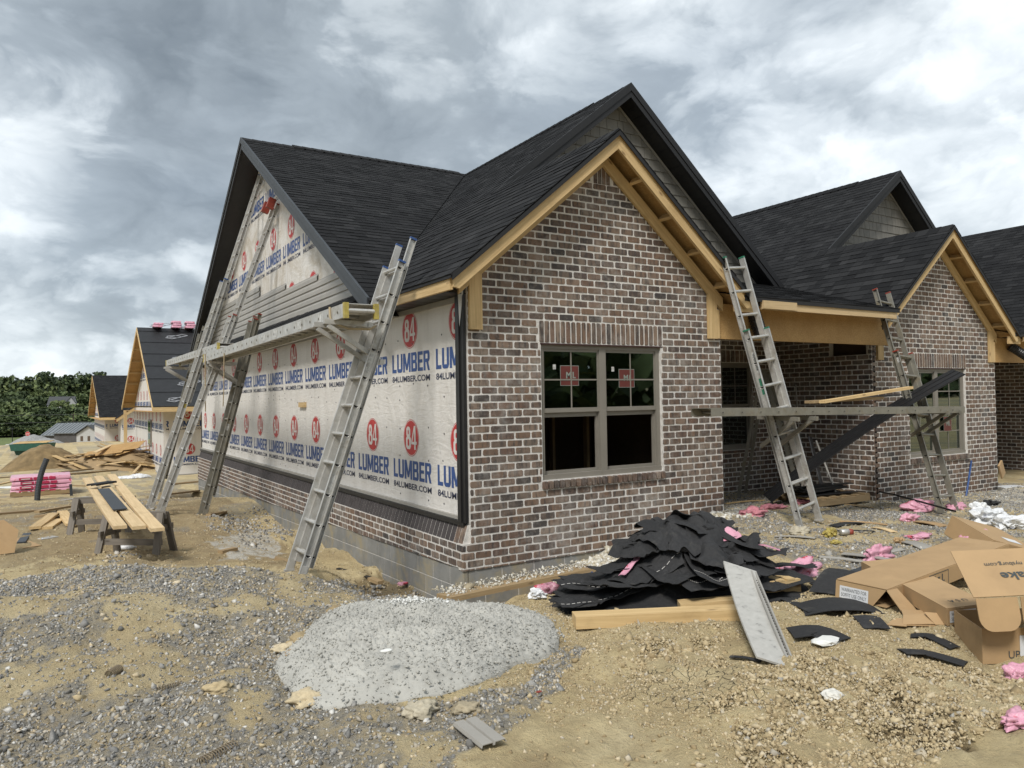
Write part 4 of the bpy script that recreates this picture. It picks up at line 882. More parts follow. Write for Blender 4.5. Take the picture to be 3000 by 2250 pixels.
def room(house, x0, x1, y0, y1, z0, z1, studs):
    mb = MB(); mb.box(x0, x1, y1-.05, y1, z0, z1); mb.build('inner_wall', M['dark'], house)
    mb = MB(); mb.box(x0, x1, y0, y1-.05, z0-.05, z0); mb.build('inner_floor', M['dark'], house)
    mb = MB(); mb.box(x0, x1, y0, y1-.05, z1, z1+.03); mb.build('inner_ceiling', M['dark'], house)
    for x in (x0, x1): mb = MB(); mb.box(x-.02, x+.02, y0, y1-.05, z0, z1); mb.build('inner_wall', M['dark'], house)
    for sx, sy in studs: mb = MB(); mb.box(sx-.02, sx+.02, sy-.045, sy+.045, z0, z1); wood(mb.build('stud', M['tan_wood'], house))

A = thing('brick_house', 'unfinished brick and house-wrapped home with charcoal roof, nearest in the row, ladders against it', 'house', 'homes of the brick row')
LGA = (4.66, 2.64, 6.93)
bay(A, (0, 0, 0), 10, 300, 300, LGA, '')
window(A, 1.005, 2.772, 0, .835, 2.345, 2, sticker=((1.43, 1.99, .26, .23), (2.27, 1.96, .24, .22)), lower='open', label='double window of taupe vinyl, lower sashes open')
for (sx, sz) in ((1.20, 2.06), (2.04, 2.04)): mb = MB(); mb.box(sx, sx+.04, .0535, .0545, sz, sz+.055); mb.build('sticker', M['sticker'], A)
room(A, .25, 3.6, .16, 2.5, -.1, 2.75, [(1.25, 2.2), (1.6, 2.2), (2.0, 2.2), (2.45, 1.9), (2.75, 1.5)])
sl_a = (LGA[2]-2.965)/(LGA[0]+.25)
ey = 8.48
tall_gable(A, (0, 0, 0), LGA, ey+.2, 40, 300, sl_a, .845, 2.965, [(.345, LGA[1]-.03), (LGA[0], LGA[1]-.03), (LGA[0], ey)])
# main roof, ridge along X, with the end gable that faces -X
RZ, RY, SM, FY = 6.97, 8.48, .592, 1.72
mz = lambda y: RZ-SM*abs(y-RY)
mp = roof_plane(A, 'main_roof', [V3(-.33, FY-.06, mz(FY-.06)), V3(-.33, RY, RZ), V3(LGA[0], RY, RZ), V3(-.18, FY+.14, mz(FY+.14))], XU, YU, 60, 300, deck='blackvinyl')
roof_plane(A, 'main_roof', [V3(-.33, 2*RY-FY+.06, mz(FY-.06)), V3(-.33, RY, RZ), V3(7, RY, RZ), V3(7, 2*RY-FY+.06, mz(FY-.06))], XU, -YU, 62, 0, deck='blackvinyl')
mb = MB()
for k in range(26):
    x = -.33+k*.2
    if x > LGA[0]-.2: break
    h = .034 if k < 5 else .052
    for sg in (-1, 1): mb.prism([V3(x, RY, RZ+h), V3(x+.24, RY, RZ+h-.008), V3(x+.24, RY+sg*.15, RZ-SM*.15+h-.008), V3(x, RY+sg*.15, RZ-SM*.15+h)], (0, 0, -.03))
mb.build('ridge_vent', M['shingle'], A)
yl = 2*RY-FY+.06
for (x0, x1, d0, d1, mt) in ((-.352, -.318, -.03, .085, 'slate_trim'), (-.335, -.29, .085, .20, 'slate_trim')):
    for y1 in (FY-.02, yl):
        mb = MB(); mb.prism([V3(x0, RY, RZ-d0), V3(x0, y1, mz(y1)-d0), V3(x0, y1, mz(y1)-d1), V3(x0, RY, RZ-d1)], (x1-x0, 0, 0)); mb.build('rake_trim', M[mt if y1 < RY else 'blackmetal'], A)
for y1 in (FY, yl):                                       # soffit slats under both rakes
    for k in range(44):
        ya = RY+(y1-RY)*k/44; yb = RY+(y1-RY)*(k+.93)/44; mb = MB(); mb.prism([V3(-.30, ya, mz(ya)-.19), V3(.09, ya, mz(ya)-.19), V3(.09, yb, mz(yb)-.20), V3(-.30, yb, mz(yb)-.20)], (0, 0, .01)); mb.build('soffit_slat', M['blackvinyl'], A)
# end wall: printed house wrap
YE = 15.85; ZT = 2.815
mb = MB(); mb.box(.10, .16, .20, YE, .40, ZT+.2); we = mb.build('wrapped_wall', M['wrap'], A); lbl(we, 'white house wrap printed with red and blue lettering')
wrap_prints(we, (.10, 0, 0), -YU, -XU, [(-YE, .50), (-.205, .50), (-.205, ZT), (-YE, ZT)], [.787, 2.083], -2.02)
mb = MB(); mb.box(.097, .0985, 3.1, YE, 2.585, ZT); fl_ = mb.build('wrap_flap', M['wrap'], A)
mb = MB(); mb.box(.0955, .0985, 2.35, 2.95, 2.46, 2.74); mb.build('wrap_patch', M['wrap'], A)
gp = [(-(FY+.3), 3.18), (-RY, RZ-.22), (-(2*RY-FY-.3), 3.18)]
mb = MB(); mb.prism([V3(.10, -u, z) for u, z in gp], (.06, 0, 0)); wg = mb.build('gable_wall', M['wrap_d'], A); lbl(wg, 'stained printed house wrap in the end gable')
wrap_prints(wg, (.10, 0, 0), -YU, -XU, [(-(FY+.32), 3.19), (-RY, RZ-.235), (-(2*RY-FY-.32), 3.19)], [3.17, 4.385, 5.685], -9.62, name='print')
mb = MB(); mb.box(.0968, .0988, 6.84, 6.90, 3.3, 4.95); mb.build('wrap_seam', M['white'], A)
rn_ = np.random.RandomState(3); mb = MB()
for y in np.arange(.6, YE, .405):
    for z in (.62, 1.02, 1.42, 1.78, 1.92, 2.45):
        if rn_.rand() < .6: yy = y+rn_.uniform(-.03, .03); zz_ = z+rn_.uniform(-.06, .06); mb.prism([V3(.0985, yy+.011*math.cos(t), zz_+.011*math.sin(t)) for t in np.arange(7)*.9], (-.003, 0, 0))
mb.build('nail_caps', simple('grey_cap', (.10, .10, .105), .6), we, kind='stuff')
# taupe lap siding, stepped while it is being put up
def lap(y0, y1, z):
    hp = halfplanes([(FY+.30, 3.18), (RY, RZ-.24), (2*RY-FY-.30, 3.18)]); q = [(y0, z), (y1, z), (y1, z+.112), (y0, z+.112)]
    for h in hp: q = clip(q, *h)
    if area(q) < .003: return
    ys = [p[0] for p in q]; a, b = min(ys), max(ys); ta = [p[0] for p in q if p[1] > z+.1] or [a, b]; t0, t1 = min(ta), max(ta); mb = MB()
    prof = [(.078, 0.0), (.070, .004), (.070, .066), (.086, .098), (.086, .112)]
    rows = [[V3(x, a+(t0-a)*dz/.112, z+dz), V3(x, b+(t1-b)*dz/.112, z+dz)] for x, dz in prof]
    mb.grid(np.array(rows), th=.0, rnd=z*7 % 1); mb.add([V3(.078, a, z), V3(.078, b, z), V3(.099, b, z), V3(.099, a, z)], [(0, 1, 2, 3)]); mb.build('siding_course', M['taupe'], sid)
mb = MB(); mb.box(.060, .0985, FY+.5, 2*RY-FY-.5, 3.20, 3.245); sid = mb.build('siding', M['taupe'], A)
for k in range(12):
    z = 3.245+.112*k
    y0 = FY+.3
    if k < 4: lap(y0, 15.2, z)
    elif k < 5: lap(5.0, 15.2, z)
    elif k < 6: lap(6.90, 15.2, z)
    elif k < 8: lap(8.85, 15.2, z)
    elif k < 9: lap(13.2, 15.2, z)
# pent roof strip over the wrapped wall and its soffit
roof_plane(A, 'pent_roof', [V3(-.25, 1.75, 2.962), V3(.12, 1.75, 2.962+.8*.37), V3(.12, YE+.2, 2.962+.8*.37), V3(-.25, YE+.2, 2.962)], YU, XU, 64, 60, deck='blackvinyl')
mb = MB(); mb.box(-.24, -.215, 1.75, YE+.2, 2.83, 2.95); mb.build('eave_trim', M['blackmetal'], A)
for k in range(62):
    y = .02+k*.26; mb = MB(); mb.box(-.21, .11, y, y+.245, 2.835, 2.847); mb.build('soffit_slat', M['blackvinyl'], A)
mb = MB(); mb.box(-.245, -.207, -.27, 1.74, 2.825, 2.945); wood(mb.build('fascia_board', M['pine'], A))
mb = MB(); mb.box(-.262, -.246, -.33, 1.74, 2.93, 2.972); mb.build('drip_edge', M['blackmetal'], A)
mb = MB(); mb.box(.075, .0985, .21, YE, 2.775, 2.832); mb.build('channel_trim', M['taupe'], A)
mb = MB(); mb.box(.060, .0985, .165, .205, .47, 2.83); mb.build('corner_trim', M['taupe'], A)
mb = MB(); mb.box(.030, .0995, .085, .160, .46, 2.83); mb.build('corner_trim', M['blackvinyl'], A)
mb = MB(); mb.box(.045, .075, .015, .085, .46, 2.9); mb.build('corner_trim', M['blackvinyl'], A)
mb = MB(); mb.prism([V3(.03, .06, 2.50), V3(.05, .02, 2.78), V3(.045, .0, 2.95), V3(.03, .09, 2.95)], (.004, .002, 0)); mb.build('torn_flap', M['whitefilm'], A)
mb = MB(); mb.box(.062, .0985, .205, YE, .475, .512); mb.build('channel_trim', M['taupe'], A)
mb = MB(); mb.box(.040, .0985, .06, YE, .425, .472); mb.build('base_flashing', M['blackvinyl'], A)
mb = MB(); mb.box(.085, .16, YE, YE+.05, .4, 3.0); mb.build('corner_trim', M['blackmetal'], A)
# brick skirt along the end wall with its sloping rowlock cap
sk = brick_wall(A, 'skirt_wall', (.0012, 0, 0), -YU, -XU, [(-YE-.1, -.36), (-.0015, 0.0), (-.0015, .246), (-YE-.1, .246)], (), (), 80, 300, thick=.095, phase=.07)
mb = MB(); mb.prism([V3(.008, 0.02, .235), V3(.075, .02, .44), V3(.095, .02, .44), V3(.095, .02, .235)], (0, YE, 0)); cap = mb.build('skirt_cap', M['mortar'], A)
rs_ = np.random.RandomState(5); k = 0; y = .03
M['brick_cap'] = simple('dark_cap_brick', (.055, .047, .047), .85, var=.2, scale=20, bstr=.4, rvar=.15)
while y < YE:
    mb = MB(); w = .0865; d = unit((.067, 0, .205)); nn = unit((-.205, 0, .067)); c = V3(.0415, y+w/2, .3375)+nn*.0; mb.ob(c, d*.205, YU*w, nn*.011, rs_.rand()); mb.build('cap_brick', M['brick_cap' if k > 1 else 'brick'], cap); y += .1015; k += 1
# foundation blocks
def blocks(parent_, O, U, Nn, u0, u1, ztop, zbot, phase=0):
    O = np.asarray(O, float)
    core = MB(); core.prism([O+U*u0+ZU*(ztop(u0)-.004), O+U*u1+ZU*(ztop(u1)-.004), O+U*u1+ZU*zbot, O+U*u0+ZU*zbot], -Nn*.12); fo = core.build('foundation', M['mortar'], parent_)
    r = 0; rs_ = np.random.RandomState(3)
    while r*.203 < .95:
        u = u0-.406+(phase+(.203 if r % 2 else 0)) % .406
        while u < u1:
            a, b = max(u0, u+.004), min(u1, u+.402)
            if b-a > .04:
                q = [(a, ztop(a)-r*.203-.005), (b, ztop(b)-r*.203-.005), (b, ztop(b)-(r+1)*.203+.004), (a, ztop(a)-(r+1)*.203+.004)]
                V, F = brick_geo(q[::-1], O, U, Nn, .004, .02, .003); mb = MB(); mb.add(V, F, rs_.rand()); mb.build('block', M['block'], fo)
            u += .406
        r += 1
blocks(A, (.012, 0, 0), -YU, -XU, -YE-.1, -.012, lambda u: u*.0225-.004, -1.2, .2)
blocks(A, (0, .012, 0), XU, -YU, .012, 3.8, lambda u: -.004, -1.1, .05)
mb = MB(); mb.box(.06, .098, 5.75, 6.1, 1.655, 1.74); wood(mb.build('wood_block', M['pine'], A))
porch(A, (0, .02, 0), 3.812, 7.60, 2.2, 90, 200, (5.45, 7.0, .79, 2.30), .32)
window(A, 5.45, 7.0, 2.22, .79, 2.30, 2, lower='shut')
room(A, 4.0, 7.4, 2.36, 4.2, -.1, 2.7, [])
duct(A, V3(4.42, -.02, 2.86), (.05, -.35, -1))
mb = MB(); mb.box(3.807, 3.812, 0.1, 2.2, -.5, 2.7)
brick_wall(A, 'porch_side_wall', (3.800, 0.004, 0), YU, XU, [(0, -.3), (2.2, -.3), (2.2, 2.7), (0, 2.9)], (), (), 97, 0)
# ---------------------------------------------------------------- second and third units of the row
B = thing('brick_house', 'second brick home of the row, gable with shake cladding above the right-hand ladder', 'house', 'homes of the brick row')
OB = V3(7.62, .34, -.20); LGB = (4.75, 2.30, 6.79)
bay(B, OB, 110, 300, 300, LGB, '')
window(B, 1.005, 2.772, 0, .835, 2.345, 2, sticker=((2.26, 1.37, .25, .26),), lower='shut', off=OB, muntin_low=True)
room(B, OB[0]+.25, OB[0]+3.6, OB[1]+.16, OB[1]+2.5, -.3, 2.55, [(OB[0]+2.0, OB[1]+2.2)])
sl_b = (LGB[2]-2.965)/(LGB[0]+.25)
tall_gable(B, OB, LGB, 8.3, 140, 300, sl_b, .845, 2.965, [(-.25, LGB[1]-.03), (LGB[0], LGB[1]-.03), (LGB[0], 8.5), (-.25, 8.5)])
porch(B, OB+V3(0, .02, 0), 3.812, 7.60, 2.2, 190, 40, (5.45, 7.0, .79, 2.30), .32)
duct(B, OB+V3(4.3, -.05, 2.78), (.4, -.5, -.5), .08)
mb = MB(); mb.box(OB[0]+.01, OB[0]+3.8, OB[1]+.015, OB[1]+.1, -1.1, OB[2]-.025); mb.build('foundation', M['block'], B)
C3 = thing('brick_house', 'third home of the row, only its charcoal roof slope showing at the picture edge', 'house', 'homes of the brick row')
OC = V3(15.2, .62, -.36); lc = (4.55, 2.4, 6.72); slc = (lc[2]-2.965)/(lc[0]+.25); Tz = lambda x: OC+V3(x, 0, 0)
roof_plane(C3, 'roof', [OC+V3(x, y, lc[2]-slc*(lc[0]-x)) for x, y in ((-.25, -.3), (lc[0], -.3), (lc[0], 8.5), (-.25, 8.5))], YU, XU, 170, 120)
roof_plane(C3, 'roof', [OC+V3(x, y, lc[2]-.8*(x-lc[0])) for x, y in ((lc[0], 2.4), (8.5, 2.4), (8.5, 8.5), (lc[0], 8.5))], YU, -XU, 171, 0)
mb = MB(); mb.box(OC[0]+.05, OC[0]+4, OC[1], OC[1]+8, -1, 2.5); mb.build('wall', M['mortar'], C3)
# party body behind the units so no daylight leaks through
mb = MB(); mb.box(.2, 22, 4.3, YE-.1, -1, 2.9); o = mb.build('row_core', M['dark'], A)
# ---------------------------------------------------------------- further wrapped buildings down the slope
def far_house(y0, y1, x1, dz, label, seed, felt, ry, rz, ya, yb):
    h = thing('wrapped_house', label, 'house', 'wrapped homes further down the site')
    ze = 2.95+dz; sl = (rz-ze)/(ry-ya); sb = (rz-ze)/(yb-ry); mzz = lambda y: rz-(sl*(ry-y) if y < ry else sb*(y-ry))
    mb = MB(); mb.box(.10, .2, y0, y1, dz+.35, ze-.05); w1 = mb.build('end_wall', M['wrap'], h)
    wrap_prints(w1, (.10, 0, 0), -YU, -XU, [(-y1, dz+.42), (-y0, dz+.42), (-y0, ze-.12), (-y1, ze-.12)], [dz+.75, dz+2.05], -y0-1.4)
    mb = MB(); mb.box(.2, x1, y0, y0+.1, dz+.35, ze-.05); w2 = mb.build('front_wall', M['wrap'], h)
    wrap_prints(w2, (0, y0, 0), XU, -YU, [(.2, dz+.42), (x1, dz+.42), (x1, ze-.1), (.2, ze-.1)], [dz+.80, dz+2.16], .45)
    mb = MB(); mb.box(.12, x1, y0+.02, y1, dz-1.0, dz+.35); mb.build('foundation', M['block'], h)
    mb = MB(); mb.box(.04, .1, y0-.06, y1, dz+.25, dz+.36); mb.build('base_flashing', M['taupe'], h); mb = MB(); mb.box(.1, x1, y0-.06, y0-.003, dz+.25, dz+.36); mb.build('base_flashing', M['taupe'], h)
    gp = [(-(y0-.5), ze+.02), (-ry, rz-.25), (-(yb-.9), ze+.02)]
    mb = MB(); mb.prism([V3(.1, -u, z) for u, z in gp], (.08, 0, 0)); g = mb.build('gable_wall', M['wrap'], h)
    wrap_prints(g, (.10, 0, 0), -YU, -XU, gp, [ze-.02, ze+1.28], -ry-.55)
    xo = -.40
    dk = 'underlay' if felt else 'blackvinyl'
    if felt:
        mb = MB(); P = [V3(xo, ya, mzz(ya)), V3(x1, ya, mzz(ya)), V3(x1, ry, rz), V3(xo, ry, rz)]; mb.prism(P, (0, .02, -.03)); rf = mb.build('roof', M['underlay'], h)
        Vd = unit(V3(0, 1, sl)); nn = unit(V3(0, -sl, 1)); rs_ = np.random.RandomState(2)
        for r in range(1, 7):
            c = P[0]+Vd*(r*1.0); mb = MB(); mb.beam(c+nn*.012, c+nn*.012+XU*(x1-xo), .02, .012, Vd); mb.build('lap_line', M['blackvinyl'], rf)
        for r in range(7):
            for q in range(8):
                if rs_.rand() < .25: continue
                c = P[0]+Vd*(r*1.0+.35+.2*rs_.rand())+XU*(.5+q*1.15+.5*(r % 2))+nn*.015
                if c[0] > x1-.8: continue
                mb = MB(); L0, L1 = .9, .34
                a = [c, c+XU*.75*L0+Vd*.34, c+XU*L0+Vd*.26, c+XU*.25+Vd*-.08]; 
                for i in range(4): mb.beam(a[i], a[(i+1) % 4], .006, .045, nn)
                pts = [c+XU*(.35+.28*math.cos(t))+Vd*(.12+.1*math.sin(t*1.0)) for t in np.linspace(0, 6.28, 13)]
                for i in range(12): mb.beam(pts[i], pts[i+1], .006, .04, nn)
                mb.build('printing', M['underprint'], rf)
    else:
        roof_plane(h, 'roof', [V3(xo, ya, mzz(ya)), V3(x1, ya, mzz(ya)), V3(x1, ry, rz), V3(xo, ry, rz)], XU, YU, seed, 0, deck='osb')
    mb = MB(); mb.prism([V3(xo, yb, mzz(yb)), V3(x1, yb, mzz(yb)), V3(x1, ry, rz), V3(xo, ry, rz)], (0, -.02, -.03)); mb.build('roof', M['blackvinyl'], h)
    for y_ in (ya, yb):
        mb = MB(); mb.prism([V3(xo-.02, ry, rz-.01), V3(xo-.02, y_, mzz(y_)-.01), V3(xo-.02, y_, mzz(y_)-.16), V3(xo-.02, ry, rz-.17)], (.04, 0, 0)); wood(mb.build('rake_board', M['pine'], h))
        mb = MB(); mb.prism([V3(xo+.03, ry, rz-.04), V3(xo+.03, y_, mzz(y_)-.04), V3(xo+.03, y_, mzz(y_)-.055), V3(xo+.03, ry, rz-.055)], (.66, 0, 0)); mb.build('roof_deck', M['osb'], h)
        for k in range(7):
            yy = ry+(y_-ry)*(k+.5)/7; mb = MB(); mb.beam(V3(xo+.03, yy, mzz(yy)-.10), V3(.1, yy, mzz(yy)-.10), .04, .09, (0, 1, 0)); wood(mb.build('lookout', M['pine'], h))
    mb = MB(); mb.box(xo, x1, ya-.02, ya+.02, mzz(ya)-.2, mzz(ya)-.03); wood(mb.build('fascia_board', M['pine'], h))
    mb = MB(); mb.box(xo+.01, .1, ya+.03, y1, mzz(ya)-.20, mzz(ya)-.185); mb.build('roof_return', M['osb'], h)
    mb = MB(); mb.box(.1, x1, ya+.03, y0, mzz(ya)-.20, mzz(ya)-.185); mb.build('soffit_board', M['osb'], h)
    return h, ze, rz, ry
M['underlay'] = simple('black_underlay', (.014, .0145, .016), .55, var=.3, scale=6, bstr=.2); M['underprint'] = simple('underlay_print', (.24, .245, .26), .6)
H2, ze2, rz2, ry2 = far_house(24.2, 35.2, 9.0, -1.27, 'wrapped house with black underlay on its roof, behind the tall ladders', 300, True, 28.3, 5.02, 22.9, 36.0)
mb = MB(); mb.box(.04, .098, 27.85, 28.75, .05, 1.12); wn = mb.build('window', M['frame'], H2); mb = MB(); mb.box(.034, .0385, 27.92, 28.68, .12, .55); mb.build('pane', M['glass'], wn); mb = MB(); mb.box(.034, .0385, 27.92, 28.68, .62, 1.05); mb.build('pane', M['glass'], wn)
mb = MB(); mb.box(-.48, -.34, 33.9, 34.04, -1.4, 1.5); wood(mb.build('post', M['pine'], H2))
H3, ze3, rz3, ry3 = far_house(58.5, 73.0, 12.0, -2.05, 'distant wrapped house with charcoal shingle roof, beyond the underlay roof', 320, False, 65.5, 4.30, 55.5, 73.5)
mb = MB(); mb.prism([V3(.3, 55.5, .75), V3(6.5, 55.5, .75), V3(3.4, 55.5, 3.2)], (0, .1, 0))
# its front bay with a double window
for o_ in (0,):
    mb = MB(); mb.prism([V3(1.0, 54.5, -1.7), V3(7.2, 54.5, -1.7), V3(7.2, 54.5, .95), V3(4.1, 54.5, 3.0), V3(1.0, 54.5, .95)], (0, 4.5, 0)); wb = mb.build('bay_wall', M['wrap'], H3)
    wrap_prints(wb, (0, 54.5, 0), XU, -YU, [(1.0, -1.6), (7.2, -1.6), (7.2, .95), (4.1, 2.9), (1.0, .95)], [-1.2, .1, 1.35], 1.0)
    for sg in (-1, 1):
        xe = 4.1+sg*3.5; roof_plane(H3, 'roof', [V3(4.1, 54.1, 3.25), V3(xe, 54.1, 3.25-.7*3.5), V3(xe, 60, 3.25-.7*3.5), V3(4.1, 62, 3.25)], YU, XU*-sg, 330+sg, 0)
        mb = MB(); mb.prism([V3(4.1, 54.05, 3.2), V3(xe, 54.05, 3.2-.7*3.5), V3(xe, 54.05, 3.0-.7*3.5), V3(4.1, 54.05, 2.98)], (0, .05, 0)); wood(mb.build('rake_board', M['pine'], H3))
    for k in range(2):
        x = 2.3+k*1.05; mb = MB(); mb.box(x, x+1.0, 54.44, 54.49, -1.35, .35); wn = mb.build('window', M['frame'], H3)
        for (a0, a1) in ((-1.27, -.55), (-.45, .27)): mb = MB(); mb.box(x+.08, x+.92, 54.42, 54.435, a0, a1); mb.build('pane', M['glass'], wn)
# ---------------------------------------------------------------- ladders
def ladder(label, base, top, wdir, lap=(0.0, .86), fly=(.12, 1.0), width=.40, tip='bluep', mt='alu', marks=(), foot=True, sgn=1):
    base = np.asarray(base, float); top = np.asarray(top, float); L = np.linalg.norm(top-base); a = (top-base)/L
    w = np.asarray(wdir, float); w = unit(w-a*(w@a)); n = np.cross(w, a); n = n*sgn
    h = thing('extension_ladder', label, 'ladder', 'aluminium extension ladders')
    P = lambda s, side, dn: base+a*s+w*side+n*dn
    for k, (s0, s1, dn, wd) in enumerate(((lap[0]*L, lap[1]*L, 0.0, width), (fly[0]*L, fly[1]*L, .052, width-.045))):
        for sd_ in (-1, 1):
            mb = MB(); o = sd_*wd/2; D = .078 if k == 0 else .070
            mb.ob((P(s0, o, dn)+P(s1, o, dn))/2, a*(s1-s0), w*.005, n*D)
            for e in (-1, 1): mb.ob((P(s0, o+sd_*.013, dn+e*(D/2-.003))+P(s1, o+sd_*.013, dn+e*(D/2-.003)))/2, a*(s1-s0), w*.030, n*.006)
            r = mb.build('rail', M[mt], h)
            # rung ends: a flared collar with a dark D-shaped opening
            s = s0+.16+(.0 if k == 0 else (math.ceil((s0-.0)/.305)*.305-s0-.14) % .305)
            s = (math.ceil((s0+.06)/.305))*.305-.08
            while s < s1-.05:
                c = P(s, o+sd_*.0032, dn); cl_ = [c+n*.024*math.cos(t)+a*(.024*math.sin(t)-.002) for t in np.linspace(math.pi, 2*math.pi, 9)]; mb = MB(); mb.prism(cl_, w*sd_*.0025); mb.build('rung_end', M['hole'], r)
                mb = MB(); pts = [c+n*.030*math.cos(t)+a*(.030*math.sin(t)-.001)+w*sd_*.002 for t in np.linspace(math.pi, 2*math.pi, 9)]; pts.append(pts[0]); mb.tube(pts, .0045, 5, False); mb.build('collar', M[mt], r)
                s += .305
            mb = MB(); e1 = P(s1, o+sd_*.012, dn); mb.ob(e1+a*.008, a*.02, w*.034, n*(D+.004)); mb.build('end_cap', M[tip], h)
        s = (math.ceil((s0+.06)/.305))*.305-.08
        while s < s1-.05:
            mb = MB(); p0, p1 = P(s, -wd/2, dn), P(s, wd/2, dn); mb.tube([p0, p1], .0185, 8); mb.build('rung', M[mt], h); s += .305
    if foot:
        for sd_ in (-1, 1):
            mb = MB(); f_ = P(0, sd_*(width/2+.012), 0); mb.ob(f_-a*.0+V3(0, 0, .005), unit(np.cross(w, (0, 0, 1)))*.10, w*.05, V3(0, 0, .02)); mb.build('foot', M[mt], h)
            mb = MB(); mb.ob(f_+a*.06, a*.12, w*.04, n*.06); mb.build('foot_bracket', M[mt], h)
    for (s, sd_, k, ln, mm, txt) in marks:
        wd = width if k == 0 else width-.045; dn = 0 if k == 0 else .052
        c = P(s, sd_*(wd/2+.0045), dn); mb = MB(); mb.ob(c, a*ln, w*.0012, n*.048); st = mb.build('decal', M[mm], h)
        if txt:
            dv = a if not (a[2] < 0) else -a
            U_ = -dv; Vn = np.cross(w*sd_, U_)
            text_mesh(txt, .026, M['black'], c-U_*ln*.44+w*sd_*.0015-Vn*.012, U_, Vn, h, 'lettering', .03, w=ln*.86)
    return h, a, n, w, P, L
def gz3(x, y): return V3(x, y, Gz(x, y)+.01)
ladder('near extension ladder with blue tips leaning on the eave left of the brick gable', gz3(-1.55, .60), (-.36, .62, 3.46), (0, 1, 0), lap=(0, .92), fly=(.03, 1.0), sgn=1, mt='alu', marks=((.95, -1, 0, .16, 'sticker', None), (2.2, -1, 0, .2, 'sticker', None), (1.55, -1, 1, .10, 'sticker', None), (2.45, -1, 1, .13, 'sticker', None)))
ladder('extension ladder with red tips under the middle of the long plank', gz3(-1.28, 7.45), (-.33, 7.53, 3.38), (0, 1, 0), lap=(0, .97), fly=(.10, 1.0), tip='redp', mt='alu2', marks=((1.6, -1, 0, .12, 'sticker', None),))
ladder('long ladder with red padded tips resting on the wrapped gable', gz3(-1.95, 7.60), (.035, 7.54, 5.47), (0, 1, 0), lap=(0, .62), fly=(.38, 1.0), tip='redp', mt='alu', marks=((1.0, -1, 0, .42, 'sticker', None), (1.7, -1, 0, .2, 'sticker', None), (2.4, -1, 0, .26, 'sticker', None), (3.6, -1, 0, .3, 'sticker', None)))
h = thing('ladder_pads', 'pair of red foam pads on the tips of the ladder against the wrapped gable', 'pads')
for yy in (7.36, 7.72):
    mb = MB(); mb.ob((-.05, yy, 5.46), unit((.35, 0, 1))*.20, (0, .10, 0), unit((1, 0, -.35))*.13); mb.build('pad', M['redp'], h)
ladder('tallest ladder, dark blue tips near the peak of the wrapped gable', gz3(-1.98, 8.80), (.045, 8.63, 6.40), (0, 1, 0), lap=(0, .66), fly=(.30, 1.0), tip='bluep', mt='alu', marks=((1.1, -1, 0, .4, 'sticker', None), (2.0, -1, 0, .12, 'yellow', None), (3.4, -1, 0, .34, 'sticker', 'WERNER')))
ladder('weathered ladder at the far end of the wrapped wall, behind the two tall ones', gz3(-1.40, 12.9), (-.30, 13.1, 3.72), (0, 1, 0), lap=(0, .95), fly=(.1, 1.0), tip='blackvinyl', mt='alu2')
ladder('ladder with green tips and stickers at the corner of porch and gable', gz3(4.22, -.98), (3.74, -.36, 3.47), unit((1, .12, 0)), lap=(0.0, .72), fly=(.13, 1.0), tip='greenp', mt='alu', sgn=-1, width=.42, marks=((2.05, -1, 0, .26, 'sticker', 'WERNER'), (1.75, -1, 0, .2, 'greenp', None), (1.38, -1, 0, .12, 'sticker', None), (1.05, -1, 0, .18, 'sticker', None), (.42, -1, 0, .2, 'sticker', None), (.8, -1, 1, .12, 'sticker', None)))
ladder('brown stained ladder with red tips before the second gable window', gz3(7.35, -.95), (7.50, .02, 3.33), unit((1, .1, 0)), lap=(0, .70), fly=(.42, 1.0), tip='redp', mt='alu2', sgn=-1, width=.42, marks=((2.3, -1, 0, .1, 'sticker', None),))
